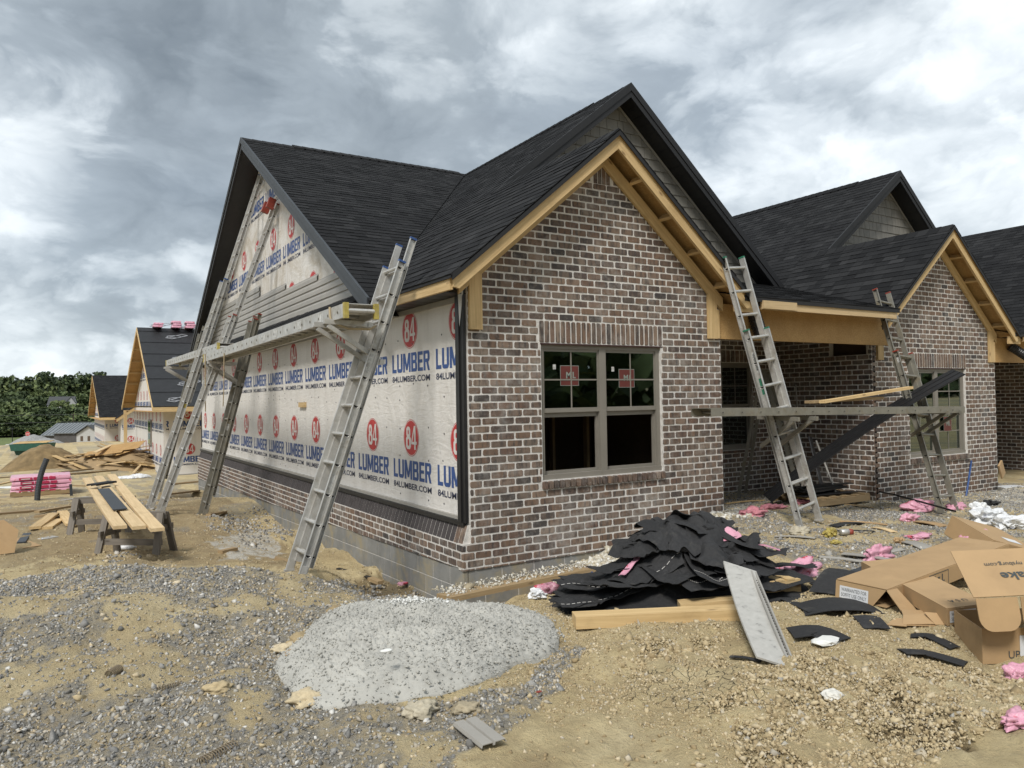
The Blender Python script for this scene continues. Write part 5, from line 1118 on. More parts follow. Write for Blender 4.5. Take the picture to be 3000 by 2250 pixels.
# ---------------------------------------------------------------- walk planks and their brackets
def plank(label, p0, p1, side, w, hgt=.13, caps=True, mt='alu', holes=True):
    p0 = np.asarray(p0, float); p1 = np.asarray(p1, float); d = unit(p1-p0); s = unit(np.asarray(side, float)-d*(np.asarray(side, float)@d)); up = np.cross(d, s); up = up if up[2] > 0 else -up; L = np.linalg.norm(p1-p0)
    h = thing('walk_plank', label, 'scaffold plank', 'aluminium walk planks')
    for e in (-1, 1):
        mb = MB(); c = (p0+p1)/2+s*e*w/2; mb.ob(c, d*L, s*.004, up*hgt)
        for q in (-1, 1): mb.ob(c-s*e*.016+up*q*(hgt/2-.003), d*L, s*.032, up*.006)
        r = mb.build('side_rail', M[mt], h)
        if holes:
            for k in range(int(L/.305)):
                cc_ = p0+d*(.18+k*.305)+s*e*(w/2+.0028); mb = MB(); mb.prism([cc_+(d*math.cos(t)+up*math.sin(t))*.017 for t in np.linspace(0, 2*math.pi, 10)[:-1]], s*e*.003); mb.build('rivet', M['alu2'], r)
                mb = MB(); mb.prism([cc_+s*e*.0032+(d*math.cos(t)+up*math.sin(t))*.008 for t in np.linspace(0, 2*math.pi, 8)[:-1]], s*e*.001); mb.build('rivet_hole', M['hole'], r)
    mb = MB(); mb.ob((p0+p1)/2+up*(hgt/2+.004), d*L, s*(w-.01), up*.008); mb.build('deck', M[mt], h)
    for k in range(int(L/.305)):
        c = p0+d*(.18+k*.305); mb = MB(); mb.tube([c-s*(w/2-.006), c+s*(w/2-.006)], .017, 7); mb.build('cross_rung', M[mt], h)
    if caps:
        for pe, sg in ((p0, -1), (p1, 1)):
            for e in (-1, 1): mb = MB(); mb.ob(pe+d*sg*.015+s*e*(w/2-.012), d*.05, s*.045, up*(hgt+.022)); mb.build('end_cap', M['yellow'], h)
            mb = MB(); mb.tube([pe+d*sg*.02-s*(w/2-.03), pe+d*sg*.02+s*(w/2-.03)], .022, 8); mb.build('end_tube', M['alu'], h)
    return h
PX0, PX1 = -1.19, -.85
pk = plank('long aluminium plank with yellow end caps along the wrapped wall', (-1.02, .12, 2.615), (-1.02, 7.75, 2.57), (1, 0, 0), .33)
for q, (y, zz_) in enumerate(((1.55, 2.61), (2.6, 2.6), (3.2, 2.6), (.75, 2.615))):
    mb = MB(); mb.box(-1.1895, -1.1880, y, y+.16, zz_-.045, zz_+.04); mb.build('decal', M['sticker'], pk)
mb = MB(); mb.tube([V3(-1.195, .52, 2.69), V3(-1.2, .5, 2.6), V3(-1.195, .48, 2.54), V3(-1.05, .4, 2.47), V3(-.86, .3, 2.46), V3(-.78, .35, 2.5)], .012, 6); mb.build('strap', simple('tan_webbing', (.40, .32, .20), .8), pk)
mb = MB(); mb.tube([V3(-1.195, 7.55, 2.64), V3(-1.2, 7.55, 1.6)], .010, 5); mb.build('strap', bpy.data.materials['tan_webbing'], pk)
mb = MB(); mb.tube([V3(-1.195, 5.85, 2.55), V3(-1.2, 5.88, 1.95), V3(-1.2, 5.95, 1.7)], .008, 5); mb.build('strap', bpy.data.materials['tan_webbing'], pk)
plank('second aluminium plank reaching to the far end of the wrapped wall', (-.92, 7.0, 2.73), (-.95, 13.4, 2.76), (1, 0, 0), .33)
def bracket(label, x0, y, z, out=.48, mt='alu'):
    h = thing('ladder_jack', label, 'bracket', 'ladder jacks under the planks')
    for dy in (-.17, .17):
        mb = MB(); mb.beam((x0, y+dy, z), (x0-out, y+dy, z+.02), .04, .05, (0, 1, 0)); mb.build('arm', M[mt], h)
        mb = MB(); mb.beam((x0-out*.92, y+dy, z-.02), (x0+.10, y+dy, z-.36), .034, .045, (0, 1, 0)); mb.build('brace', M[mt], h)
    mb = MB(); mb.beam((x0+.12, y-.2, z-.38), (x0+.12, y+.2, z-.38), .05, .05, (1, 0, 0)); mb.build('hook', M[mt], h)
    mb = MB(); mb.beam((x0, y-.2, z), (x0, y+.2, z), .05, .05, (1, 0, 0)); mb.build('hook', M[mt], h)
bracket('ladder bracket carrying the near end of the long plank', -.80, .62, 2.52)
bracket('ladder bracket under the joint of the two planks', -.72, 7.50, 2.46)
bracket('ladder bracket at the far end beneath the second plank', -.72, 13.0, 2.62)
fp = plank('worn aluminium plank between the two ladders before the porch', (2.55, -.86, 1.55), (7.62, -.92, 1.47), (0, 1, 0), .30, hgt=.085, caps=False, mt='alu2')
bracket_z = 1.45
for (x, y, s_) in ((4.05, -.62, 'ladder bracket on the green-tipped ladder holding the porch plank'), (7.32, -.60, 'ladder bracket on the brown ladder holding the porch plank')):
    h = thing('ladder_jack', s_, 'bracket', 'ladder jacks under the planks')
    for dx in (-.17, .17):
        mb = MB(); mb.beam((x+dx, y+.1, 1.46), (x+dx, y-.5, 1.44), .04, .05, (1, 0, 0)); mb.build('arm', M['alu2'], h)
        mb = MB(); mb.beam((x+dx, y-.42, 1.42), (x+dx, y+.06, 1.1), .034, .045, (1, 0, 0)); mb.build('brace', M['alu2'], h)
# boards and black panels on and by the porch plank
mb = MB(); mb.beam((4.55, -.95, 1.635), (6.55, -.90, 1.80), .09, .035, (0, 1, 0)); tag(wood(mb.build('board', M['pine'])), 'yellow board lying tilted on the porch plank', 'board')
mb = MB(); mb.beam((4.5, -.80, 1.635), (5.9, -.85, 1.665), .14, .035, (0, 1, 0)); tag(wood(mb.build('board', M['tan_wood'])), 'darker flat board under the tilted one on the porch plank', 'board')
def ribbed(name, label, cat, p0, p1, side, w, mt, ribs=4, sag=0.0, th=.003, group=None, nseg=14):
    p0 = np.asarray(p0, float); p1 = np.asarray(p1, float); d = p1-p0; s = np.asarray(side, float); s = unit(s-d*(s@d)/(d@d)); up = np.cross(unit(d), s); up = up if up[2] > 0 else -up
    us = np.linspace(0, 1, nseg); vs = []; 
    for k in range(ribs): vs += [(k+.08)/ribs, (k+.12)/ribs, (k+.88)/ribs, (k+.92)/ribs]
    vs = [0]+vs+[1]; rows = []
    for t in us:
        c = p0+d*t+V3(0, 0, -sag*4*t*(1-t)); rows.append([c+s*(v-.5)*w+up*(.012 if (0 < i < len(vs)-1 and ((i-1) % 4) in (1, 2)) else 0) for i, v in enumerate(vs)])
    mb = MB(); mb.grid(np.array(rows), th=th); o = mb.build(name, M[mt]); return tag(o, label, cat, group)
ribbed('ribbed_sheet', 'long black soffit panel slung from porch floor up past the brown ladder', 'panel', (5.55, .75, .18), (7.75, -.93, 2.02), (.5, .75, .35), .30, 'blackvinyl', 3, sag=-.10)
ribbed('ribbed_sheet', 'narrow black soffit strip lying on the porch plank', 'panel', (5.0, -.72, 1.64), (6.5, -.72, 1.70), (0, 1, 0), .2, 'blackvinyl', 2)
ribbed('ribbed_sheet', 'bent black panel scrap standing in the porch corner', 'panel', (6.62, .55, .12), (6.70, .85, 1.05), (1, .3, 0), .14, 'blackvinyl', 1)
mb = MB(); mb.beam((6.78, .42, .1), (6.72, .75, 1.0), .03, .012, (1, 0, 0)); tag(mb.build('trim_strip', M['taupe']), 'thin pale trim strip standing in the porch corner', 'trim')
mb = MB(); mb.beam((7.1, 1.3, .1), (7.3, 1.55, 1.9), .02, .012, (1, 0, 0)); tag(mb.build('trim_strip', M['taupe']), 'long thin strip leaning on the porch side wall', 'trim')
# step ladders in the porch
def stepladder(label, base, rot, hgt, open_=.55, mt='alu2'):
    h = thing('step_ladder', label, 'ladder'); c, s_ = math.cos(rot), math.sin(rot); Tt = lambda x, y, z: V3(base[0]+x*c-y*s_, base[1]+x*s_+y*c, base[2]+z)
    for sd_ in (-1, 1):
        mb = MB(); mb.beam(Tt(sd_*.26, -open_, 0), Tt(sd_*.17, 0, hgt), .03, .07, Tt(1, 0, 0)-Tt(0, 0, 0)); mb.build('rail', M[mt], h)
        mb = MB(); mb.beam(Tt(sd_*.26, open_*.8, 0), Tt(sd_*.17, .04, hgt), .025, .05, Tt(1, 0, 0)-Tt(0, 0, 0)); mb.build('rear_rail', M[mt], h)
    k = 1
    while k*.3 < hgt-.1:
        t = k*.3/hgt; wv = .26-.09*t; mb = MB(); mb.beam(Tt(-wv, -open_*(1-t), k*.3), Tt(wv, -open_*(1-t), k*.3), .08, .025, Tt(0, 1, 0)-Tt(0, 0, 0)); mb.build('step', M[mt], h); k += 1
    mb = MB(); mb.beam(Tt(-.2, .02, hgt+.02), Tt(.2, .02, hgt+.02), .16, .04, Tt(0, 1, 0)-Tt(0, 0, 0)); mb.build('cap', M[mt], h)
stepladder('tall step ladder standing inside the porch by its window', (6.55, 1.55, .06), .5, 2.05)
mb = MB(); mb.beam((3.98, .45, .12), (3.90, 1.0, .95), .07, .03, (1, 0, 0)); tag(mb.build('ladder_rail', M['alu2']), 'loose aluminium rail leaning inside the porch by the brick corner', 'rail')
mb = MB(); mb.beam((4.12, .25, .14), (3.95, .75, .80), .07, .03, (1, 0, 0)); tag(mb.build('ladder_rail', M['alu2']), 'second loose rail crossing it at the porch corner', 'rail')

# ---------------------------------------------------------------- the yard on the left: saw horses and their boards
def sawhorse(label, c0, c1, zt):
    c0 = np.asarray(c0, float); c1 = np.asarray(c1, float); h = thing('saw_horse', label, 'saw horse', 'weathered saw horses'); d = unit(c1-c0); s = V3(-d[1], d[0], 0)
    mb = MB(); mb.beam(V3(c0[0], c0[1], zt-.05)-d*.05, V3(c1[0], c1[1], zt-.05)+d*.05, .04, .09, s); wood(mb.build('top_beam', M['grey_wood'], h))
    for c, e in ((c0, -1), (c1, 1)):
        for q in (-1, 1):
            f_ = c+s*q*.20+d*e*.03; p0 = V3(f_[0], f_[1], Gz(f_[0], f_[1])-.03); mb = MB(); mb.beam(p0, V3(c[0], c[1], zt-.02)+s*q*.045, .085, .038, d); wood(mb.build('leg', M['grey_wood'], h))
        mb = MB(); z = Gz(c[0], c[1])+.30; mb.beam(V3(c[0], c[1], z)-s*.2, V3(c[0], c[1], z)+s*.2, .035, .07, d); wood(mb.build('brace', M['grey_wood'], h))
    z = (Gz(*c0[:2])+Gz(*c1[:2]))/2+.17; mb = MB(); mb.beam(V3(c0[0], c0[1], z)-d*.04-s*.12, V3(c1[0], c1[1], z)+d*.06-s*.12, .035, .075, s); wood(mb.build('stretcher', M['grey_wood'], h))
s0 = onp(322, 1628, 2, -.17); s1 = onp(478, 1630, 2, -.17); ZB = .40
sawhorse('weathered saw horse under the near ends of three pale boards', s0, s1, ZB)
f0 = onp(228, 1570, 2, -.17); f1 = onp(425, 1545, 2, -.17)
sawhorse('weathered saw horse under the far ends of the boards', f0, f0+(s1-s0)*1.12+V3(.05, .2, 0), ZB)
for k, (a0, a1, w_, lab) in enumerate((((254, 1402), (352, 1545), .135, 'pale new board on the saw horses, the one nearest the pink pallet'), ((288, 1397), (408, 1546), .135, 'middle pale board on the saw horses, carrying grey trim'), ((326, 1392), (462, 1552), .135, 'pale new board on the saw horses, the one nearest the ladders'))):
    p0 = onp(a0[0], a0[1], 2, ZB+.02); p1 = onp(a1[0], a1[1], 2, ZB+.02); d = p1-p0; mb = MB()
    us = np.linspace(0, 1, 9); mid = [p0+d*t+V3(0, 0, -.02*math.sin(math.pi*t)) for t in us]; s = unit(np.cross(d, ZU))
    mb.grid(np.array([[m_+s*.5*w_+V3(0, 0, .018), m_-s*.5*w_+V3(0, 0, .018)] for m_ in mid]), th=.036); tag(wood(mb.build('board', M['pale'])), lab, 'board', 'boards on the saw horses')
p0 = onp(303, 1432, 2, ZB+.05); p1 = onp(352, 1492, 2, ZB+.05); mb = MB(); mb.beam(p0, p1, .16, .012, np.cross(p1-p0, ZU)); tag(mb.build('trim_sheet', M['slate_trim']), 'flat slate grey metal strip lying on the middle board', 'metal trim')
p0 = onp(268, 1424, 2, ZB+.07); p1 = onp(328, 1414, 2, ZB+.07); ribbed('trim_piece', 'short black ribbed trim laid across the boards', 'metal trim', p0, p1, np.cross(p1-p0, ZU), .17, 'blackmetal', 2, th=.02)
def lie(a0, a1, w_, t_, mt, name, lab, cat, group=None, lift=0.0, dz=(0, 0)):
    p0 = G(*a0); p1 = G(*a1); p0[2] += t_/2+lift+dz[0]; p1[2] += t_/2+lift+dz[1]; mb = MB(); mb.beam(p0, p1, w_, t_, np.cross(p1-p0, ZU)); o = mb.build(name, M[mt])
    if 'wood' in mt or mt in ('pine', 'pale'): wood(o)
    return tag(o, lab, cat, group)
GR = 'lumber lying about the left yard'
for k, (a0, a1, w_, mt, lab) in enumerate([
    ((-20, 1510), (170, 1494), .12, 'tan_wood', 'long muddy board lying left of the saw horses'), ((108, 1508), (225, 1488), .10, 'tan_wood', 'muddy board resting against the far saw horse leg'), ((103, 1556), (158, 1514), .16, 'pine', 'yellow board offcut ending at a white scrap in the yard'),
    ((134, 1551), (172, 1526), .18, 'pine', 'short wide yellow offcut beside the saw horse'), ((182, 1502), (204, 1532), .16, 'pine', 'upright-lying yellow offcut closest to the saw horse'), ((190, 1524), (208, 1546), .14, 'pine', 'small square end of yellow board before the saw horse'), ((105, 1516), (140, 1512), .12, 'tan_wood', 'short muddy block between crossing boards'),
    ((-20, 1403), (72, 1396), .14, 'tan_wood', 'long board on the ground left of the pink pallet, upper one'), ((-20, 1424), (72, 1405), .14, 'pine', 'long board on the ground left of the pink pallet, lower one'), ((172, 1392), (345, 1378), .16, 'tan_wood', 'pair of long planks right of the pink pallet, front one'), ((175, 1384), (330, 1368), .14, 'tan_wood', 'long plank right of the pink pallet, rear one'),
    ((185, 1424), (262, 1426), .05, 'tan_wood', 'thin stick on the clay behind the saw horses'), ((480, 1452), (580, 1440), .12, 'tan_wood', 'board by the foundation behind the tall ladders'), ((500, 1420), (585, 1412), .10, 'tan_wood', 'board lying before the second wrapped house'), ((610, 1512), (660, 1503), .08, 'tan_wood', 'small dark block near the foot of the red-tipped ladder'),
    ((805, 1640), (850, 1652), .10, 'tan_wood', 'short muddy board at the foot of the near ladder'), ((645, 1622), (690, 1612), .09, 'tan_wood', 'short stick on the pale patch behind the mound'), ((1085, 1700), (1115, 1712), .08, 'tan_wood', 'stub of wood at the muddy trench beside the foundation')]):
    lie(a0, a1, w_, .04, mt, 'board', lab, 'board', GR, lift=.03*(k in (1, 2, 5)))
lie((-20, 1552), (150, 1578), .20, .015, 'taupe', 'siding_strip', 'grey siding strip on the ground at the left edge', 'siding')
lie((62, 1592), (80, 1565), .10, .02, 'slate_trim', 'trim_piece', 'short slate trim across the siding strip at the left edge', 'metal trim')
lie((115, 1580), (150, 1576), .10, .006, 'whitefilm', 'paper_scrap', 'white paper scrap by the grey siding strip', 'scrap')
lie((180, 1467), (255, 1456), .14, .012, 'taupe', 'siding_strip', 'pale grey strip behind the saw horses', 'siding')
lie((40, 1350), (115, 1368), .5, .012, 'taupe', 'sheet', 'bent grey sheet lying on the gravel left of the pink pallet', 'sheet')
# slate stub, corrugated pipe
p = G(210, 1452); mb = MB(); mb.beam(p-V3(0, 0, .1), p+V3(-.02, 0, .27), .06, .09, XU); tag(mb.build('stub_post', M['slate_trim']), 'short dark stub standing behind the saw horse', 'post')
p = G(112, 1466); tp = []
for t in np.linspace(0, 1, 60): tp.append(p+V3(-.02+.10*t**2.2*1.9, .05*t, -.1+1.02*t))
mb = MB(); mb.tube(tp, [.056*(1+.07*(i % 2)) for i in range(60)], 12); tag(mb.build('corrugated_pipe', M['slate_trim']), 'dark corrugated pipe sticking up out of the clay', 'pipe')
# pallet with bundles in pink film
pc = G(122, 1450); pd = unit(G(172, 1446)-G(72, 1453)); pd[2] = 0; pd = unit(pd); ps = V3(-pd[1], pd[0], 0); pz = Gz(pc[0], pc[1]); pc = pc+ps*.30
def pallet(label, c, d, s, z, lx=.62, ly=.5):
    h = thing('pallet', label, 'pallet'); 
    for k in range(3): mb = MB(); cc_ = c+s*(k-1)*ly*.9; mb.beam(V3(cc_[0], cc_[1], z+.06)-d*lx, V3(cc_[0], cc_[1], z+.06)+d*lx, .09, .09, s); wood(mb.build('stringer', M['tan_wood'], h))
    for k in range(6): mb = MB(); cc_ = c+d*(k-2.5)*lx*.36; mb.beam(V3(cc_[0], cc_[1], z+.118)-s*ly, V3(cc_[0], cc_[1], z+.118)+s*ly, .10, .02, d); wood(mb.build('deck_board', M['tan_wood'], h))
    return h
pallet('wooden pallet under the pink shingle bundles', pc, pd, ps, pz)
NM = ['bottom', 'second', 'third', 'fourth', 'fifth', 'sixth', 'topmost']
def bundle(c, d, s, z, lx, ly, hh, lab, seed, bands=True):
    rs_ = np.random.RandomState(seed); h = thing('shingle_bundle', lab, 'bundle', 'shingle bundles in pink film'); mb = MB()
    us = np.linspace(-1, 1, 13); rows = []
    for u in us:
        e = 1-.05*abs(u)**4; ring = [(-1, -.5), (-1, .5), (-.9, .62), (0, .66), (.9, .62), (1, .5), (1, -.5), (.9, -.56), (0, -.5), (-.9, -.56), (-1, -.5)]
        rows.append([c+d*u*lx+s*(a_*ly*e+rs_.uniform(-.008, .008))+V3(0, 0, z+b_*hh*.78+rs_.uniform(-.006, .006)) for a_, b_ in ring])
    mb.grid(np.array(rows)); mb.prism(rows[0][:-1], -d*.004); mb.prism(rows[-1][:-1], d*.004); mb.build('film', M['pink'], h, smooth=True)
    if not bands: return
    for (u0, u1, mt) in ((-.72, -.28, 'magenta'), (-.24, .24, 'magenta'), (.28, .5, 'magenta')):
        mb = MB(); mb.ob(c+d*(u0+u1)/2*lx-s*(ly+.012)+V3(0, 0, z), d*(u1-u0)*lx, s*.004, V3(0, 0, hh*.62)); mb.build('printed_band', M[mt], h)
    mb = MB(); mb.ob(c+d*-.5*lx-s*(ly+.016)+V3(0, 0, z), d*.3*lx, s*.002, V3(0, 0, hh*.2)); mb.build('printed_line', M['white'], h)
for k in range(7): bundle(pc+pd*.015*((k*7) % 3-1), pd, ps, pz+.175+k*.10, .60, .46, .10, NM[k]+' pink-wrapped shingle bundle on the yard pallet', 60+k)
for k, (px, nb, lab) in enumerate(((462, 2, 'left-hand'), (516, 3, 'middle'), (556, 3, 'right-hand'))):
    yb_ = ry2-.25
    for j in range(nb):
        q = onp(px, 972, 1, yb_); bundle(V3(q[0]+.03*(j % 2), yb_+.1, 0), XU, YU, rz2-.02+.06+j*.10, .17, .30, .10, ('lowest' if j == 0 else ('upper' if j == nb-1 else 'middle'))+' bundle of the '+lab+' pink stack on the underlay ridge', 90+k*5+j, False)
# bottle and can
def bottle(px, py, lab, mt, L=.2, r=.033, rot=.3):
    p = G(px, py)+V3(0, 0, r); d = V3(math.cos(rot), math.sin(rot), .02); h = thing('bottle', lab, 'bottle'); mb = MB(); t = [0, .05, .1, .6, .75, .85, .9]; rr2 = [r*.8, r, r*.95, r, r*.8, r*.4, r*.38]; mb.tube([p+d*L*(q-.4) for q in t], rr2, 12); mb.build('body', M[mt], h, smooth=True); mb = MB(); mb.tube([p+d*L*.5, p+d*L*.57], r*.45, 10); mb.build('cap', M['white'], h); return h
bottle(370, 1612, 'crushed clear plastic bottle under the near saw horse', 'whitefilm', .22, .035, -.4)
bottle(478, 1543, 'blue can lying right of the near saw horse', 'bluep', .2, .04, -.3)
# white bags
def crumple(name, lab, cat, p, sx, sy, sz, mt, seed, n=22, group=None, rot=0.0):
    u, v = np.meshgrid(np.linspace(-1, 1, n), np.linspace(-1, 1, n), indexing='ij'); r = np.sqrt(u*u+v*v)+1e-6
    k = np.maximum(np.abs(u), np.abs(v))/r; U_, V_ = u*k*1.0, v*k*1.0; rr2 = np.sqrt(U_**2+V_**2)
    n1_ = np.abs(fbm(u*2+seed*3.1, v*2, seed, 1.3, 4)-.47); n2_ = np.abs(fbm(u*2-seed, v*2+5, seed+4, 3.2, 3)-.45)
    hgt = sz*(np.sqrt(np.clip(1-rr2**2, 0, 1))*(1.0-1.7*n1_)+.9*(n1_-.08)-1.1*n2_*.5)
    wob = 1+.35*(fbm(u*1.3+seed, v*1.3, seed+9, 1.5, 3)-.45)*2
    c, s_ = math.cos(rot), math.sin(rot); X_ = sx*U_*wob+.3*sz*(n2_-.2); Y_ = sy*V_*wob+.3*sz*(n1_-.2)
    xw = p[0]+X_*c-Y_*s_; yw = p[1]+X_*s_+Y_*c
    zb = height(xw, yw); mb = MB(); mb.grid(np.stack([xw, yw, np.maximum(zb+.004, p[2]*.0+zb+np.maximum(hgt, -.0)+.006)], -1)); o = mb.build(name, M[mt], smooth=False); return tag(o, lab, cat, group)
crumple('plastic_bag', 'white plastic sack lying before the second wrapped house', 'bag', G(405, 1400), .34, .16, .16, 'whitefilm', 3)
crumple('plastic_bag', 'torn white wrap scraps near the end of the long planks', 'bag', G(365, 1402), .4, .16, .10, 'whitefilm', 5)
crumple('stone_dust', 'white spill of stone dust under the boards left of the pallet', 'spill', G(35, 1430), .9, .5, .05, 'flake', 8)
# left-edge cardboard
p0 = G(10, 1625); mb = MB(); mb.prism([p0+V3(-.25, 0, .0), p0+V3(.12, -.05, .02), p0+V3(.16, .1, .28), p0+V3(.0, .15, .42), p0+V3(-.25, .1, .40)], (.0, .006, .004)); tag(mb.build('cardboard', M['card']), 'torn cardboard flap at the left edge of the yard', 'cardboard')
lie((35, 1580), (95, 1603), .22, .008, 'card', 'cardboard', 'flat strip of cardboard beside the flap at the left edge', 'cardboard')
# ---- heap of scrap lumber beyond the pallet
rs_ = np.random.RandomState(12); hc = G(298, 1372); hd = unit(V3(RR[0], RR[1], 0)); hf = V3(-hd[1], hd[0], 0)
mb = MB(); n = 24; u, v = np.meshgrid(np.linspace(-1, 1, n), np.linspace(-1, 1, n), indexing='ij'); X_ = hc[0]+hd[0]*u*2.0+hf[0]*(v*1.6+1.2); Y_ = hc[1]+hd[1]*u*2.0+hf[1]*(v*1.6+1.2)
mb.grid(np.stack([X_, Y_, height(X_, Y_)-.05+.75*np.clip(1-u**2, 0, 1)*np.clip(1-v**2, 0, 1)+.1*fbm(u, v, 3, 4, 3)], -1)); tag(mb.build('rubble_mound', M['tan_wood'], smooth=True), 'low core of splinters and dirt under the scrap lumber heap', 'rubble')
for k in range(46):
    u_ = rs_.uniform(-1.9, 1.9); v_ = rs_.uniform(-.6, 1.8); L = rs_.uniform(.5, 2.0); c = hc+hd*u_+hf*v_; z = Gz(c[0], c[1])+.12+.60*max(0, 1-(u_/2.1)**2)*min(1, (v_+.8)/1.4)*rs_.uniform(.6, 1.05); ang = rs_.normal(0, .5)+(0 if rs_.rand() < .7 else 1.2)
    d = hd*math.cos(ang)+hf*math.sin(ang)+V3(0, 0, rs_.normal(0, .16)); mb = MB(); mb.beam(V3(c[0], c[1], z)-d*L/2, V3(c[0], c[1], z)+d*L/2, rs_.choice([.09, .14, .18]), .038, np.cross(d, ZU)); tag(wood(mb.build('board', M[rs_.choice(['pine', 'tan_wood', 'pale', 'tan_wood'])])), 'offcut in the scrap lumber heap beyond the pink pallet', 'board', 'boards in the scrap heap')
for k, (px, py, w_, l_, rz_, tl) in enumerate(((280, 1325, .8, 1.5, .2, .25), (320, 1318, .9, 1.3, -.5, .45), (345, 1300, 1.0, 1.4, .1, .30), (352, 1325, .7, 1.0, .9, .2), (375, 1332, .5, 1.1, .3, .1), (258, 1345, .5, 1.2, .05, .12))):
    q = G(298, 1372)+hd*((px-298)/2204*hc_d if False else (px-298)*.0088)+hf*(.5+.25*k); z = Gz(q[0], q[1])+.35+(1360-py)*.0075; d = hd*math.cos(rz_)+hf*math.sin(rz_)+V3(0, 0, .12*(-1)**k); s = unit(np.cross(V3(0, -math.sin(tl), math.cos(tl)), d)); mb = MB(); mb.beam(V3(q[0], q[1], z)-d*l_/2, V3(q[0], q[1], z)+d*l_/2, w_, .012, s); tag(mb.build('osb_sheet', M['osb']), ['wide tan sheathing sheet lying at the rear of the scrap heap', 'twisted tan sheathing piece in the middle of the scrap heap', 'brown sheet sticking up at the top of the scrap heap', 'tan sheathing piece next to the post of the wrapped house', 'narrow sheathing strip at the right end of the heap', 'sheathing strip at the lower left of the scrap heap'][k], 'sheet', 'sheathing on the scrap heap')
for k in range(4): crumple('wrap_scrap', ['white printed wrap scrap on the front of the scrap heap', 'white wrap scrap at the left end of the scrap heap', 'pale insulation scrap in the middle of the scrap heap', 'white scrap at the right foot of the scrap heap'][k], 'scrap', hc+hd*(-.9+.55*k)+hf*.15, .32, .2, .34, 'whitefilm', 20+k)
# dirt pile, gravel pile
def pile(name, lab, cat, c, rx, ry_, hgt, mt, seed):
    n = 46; u, v = np.meshgrid(np.linspace(-1, 1, n), np.linspace(-1, 1, n), indexing='ij'); X_ = c[0]+hd[0]*u*rx+hf[0]*v*ry_; Y_ = c[1]+hd[1]*u*rx+hf[1]*v*ry_; r = np.sqrt(u*u+v*v); Z_ = height(X_, Y_)+hgt*np.clip(1-r**1.6, 0, 1)*(.8+.5*fbm(u, v, seed, 2, 3))+.14*hgt*(fbm(u, v, seed+2, 9, 3)-.45)-.1*(r > .98)
    mb = MB(); mb.grid(np.stack([X_, Y_, Z_], -1)); return tag(mb.build(name, M[mt], smooth=True), lab, cat)
M['dirt'] = simple('heaped_dirt', (.215, .15, .072), .95, var=.3, scale=3, bstr=.8); M['gravelheap'] = simple('heaped_gravel', (.27, .27, .265), .95, var=.25, scale=8, bstr=.9)
pile('dirt_pile', 'brown heap of dirt in the left distance, left of the scrap lumber', 'dirt pile', onp(132, 1358, 2, -.55)+V3(.0, 1.2, 0), 1.55, 1.8, 1.0, 'dirt', 4)
# ---------------------------------------------------------------- the heap of torn roofing before the gable
pA = G(1690, 1815); pB = G(2290, 1760); pl = unit(V3(*(pB-pA)[:2], 0)); pk_ = V3(-pl[1], pl[0], 0); pL = np.linalg.norm((pB-pA)[:2])
PC = pA+pl*pL*.62+pk_*.52
def hp_pile(x, y):
    u = ((x-PC[0])*pl[0]+(y-PC[1])*pl[1]); v = ((x-PC[0])*pk_[0]+(y-PC[1])*pk_[1])
    k = np.exp(-(np.abs(u-.16)/.50)**3-(np.abs(v-.16)/.44)**3)
    return height(x, y)+.30*k*(.75+.55*fbm(x, y, 13, 3.0, 3))+.13*np.exp(-(u/.95)**4-(v/.42)**2)*(.7+.5*fbm(x, y, 14, 4.0, 2))+.05*k*(fbm(x, y, 18, 9, 2)-.4)
n = 60; u, v = np.meshgrid(np.linspace(-1.3, 1.2, n), np.linspace(-.65, .9, n), indexing='ij'); X_ = PC[0]+pl[0]*u+pk_[0]*v; Y_ = PC[1]+pl[1]*u+pk_[1]*v
mb = MB(); mb.grid(np.stack([X_, Y_, hp_pile(X_, Y_)-.012-.1*np.clip(np.abs(u)-1.0, 0, 1)+.03*(fbm(X_, Y_, 4, 8, 3)-.5)], -1)); HEAP = tag(mb.build('roofing_heap', M['felt'], smooth=True), 'black heap of crushed roofing scraps in front of the brick gable', 'heap')
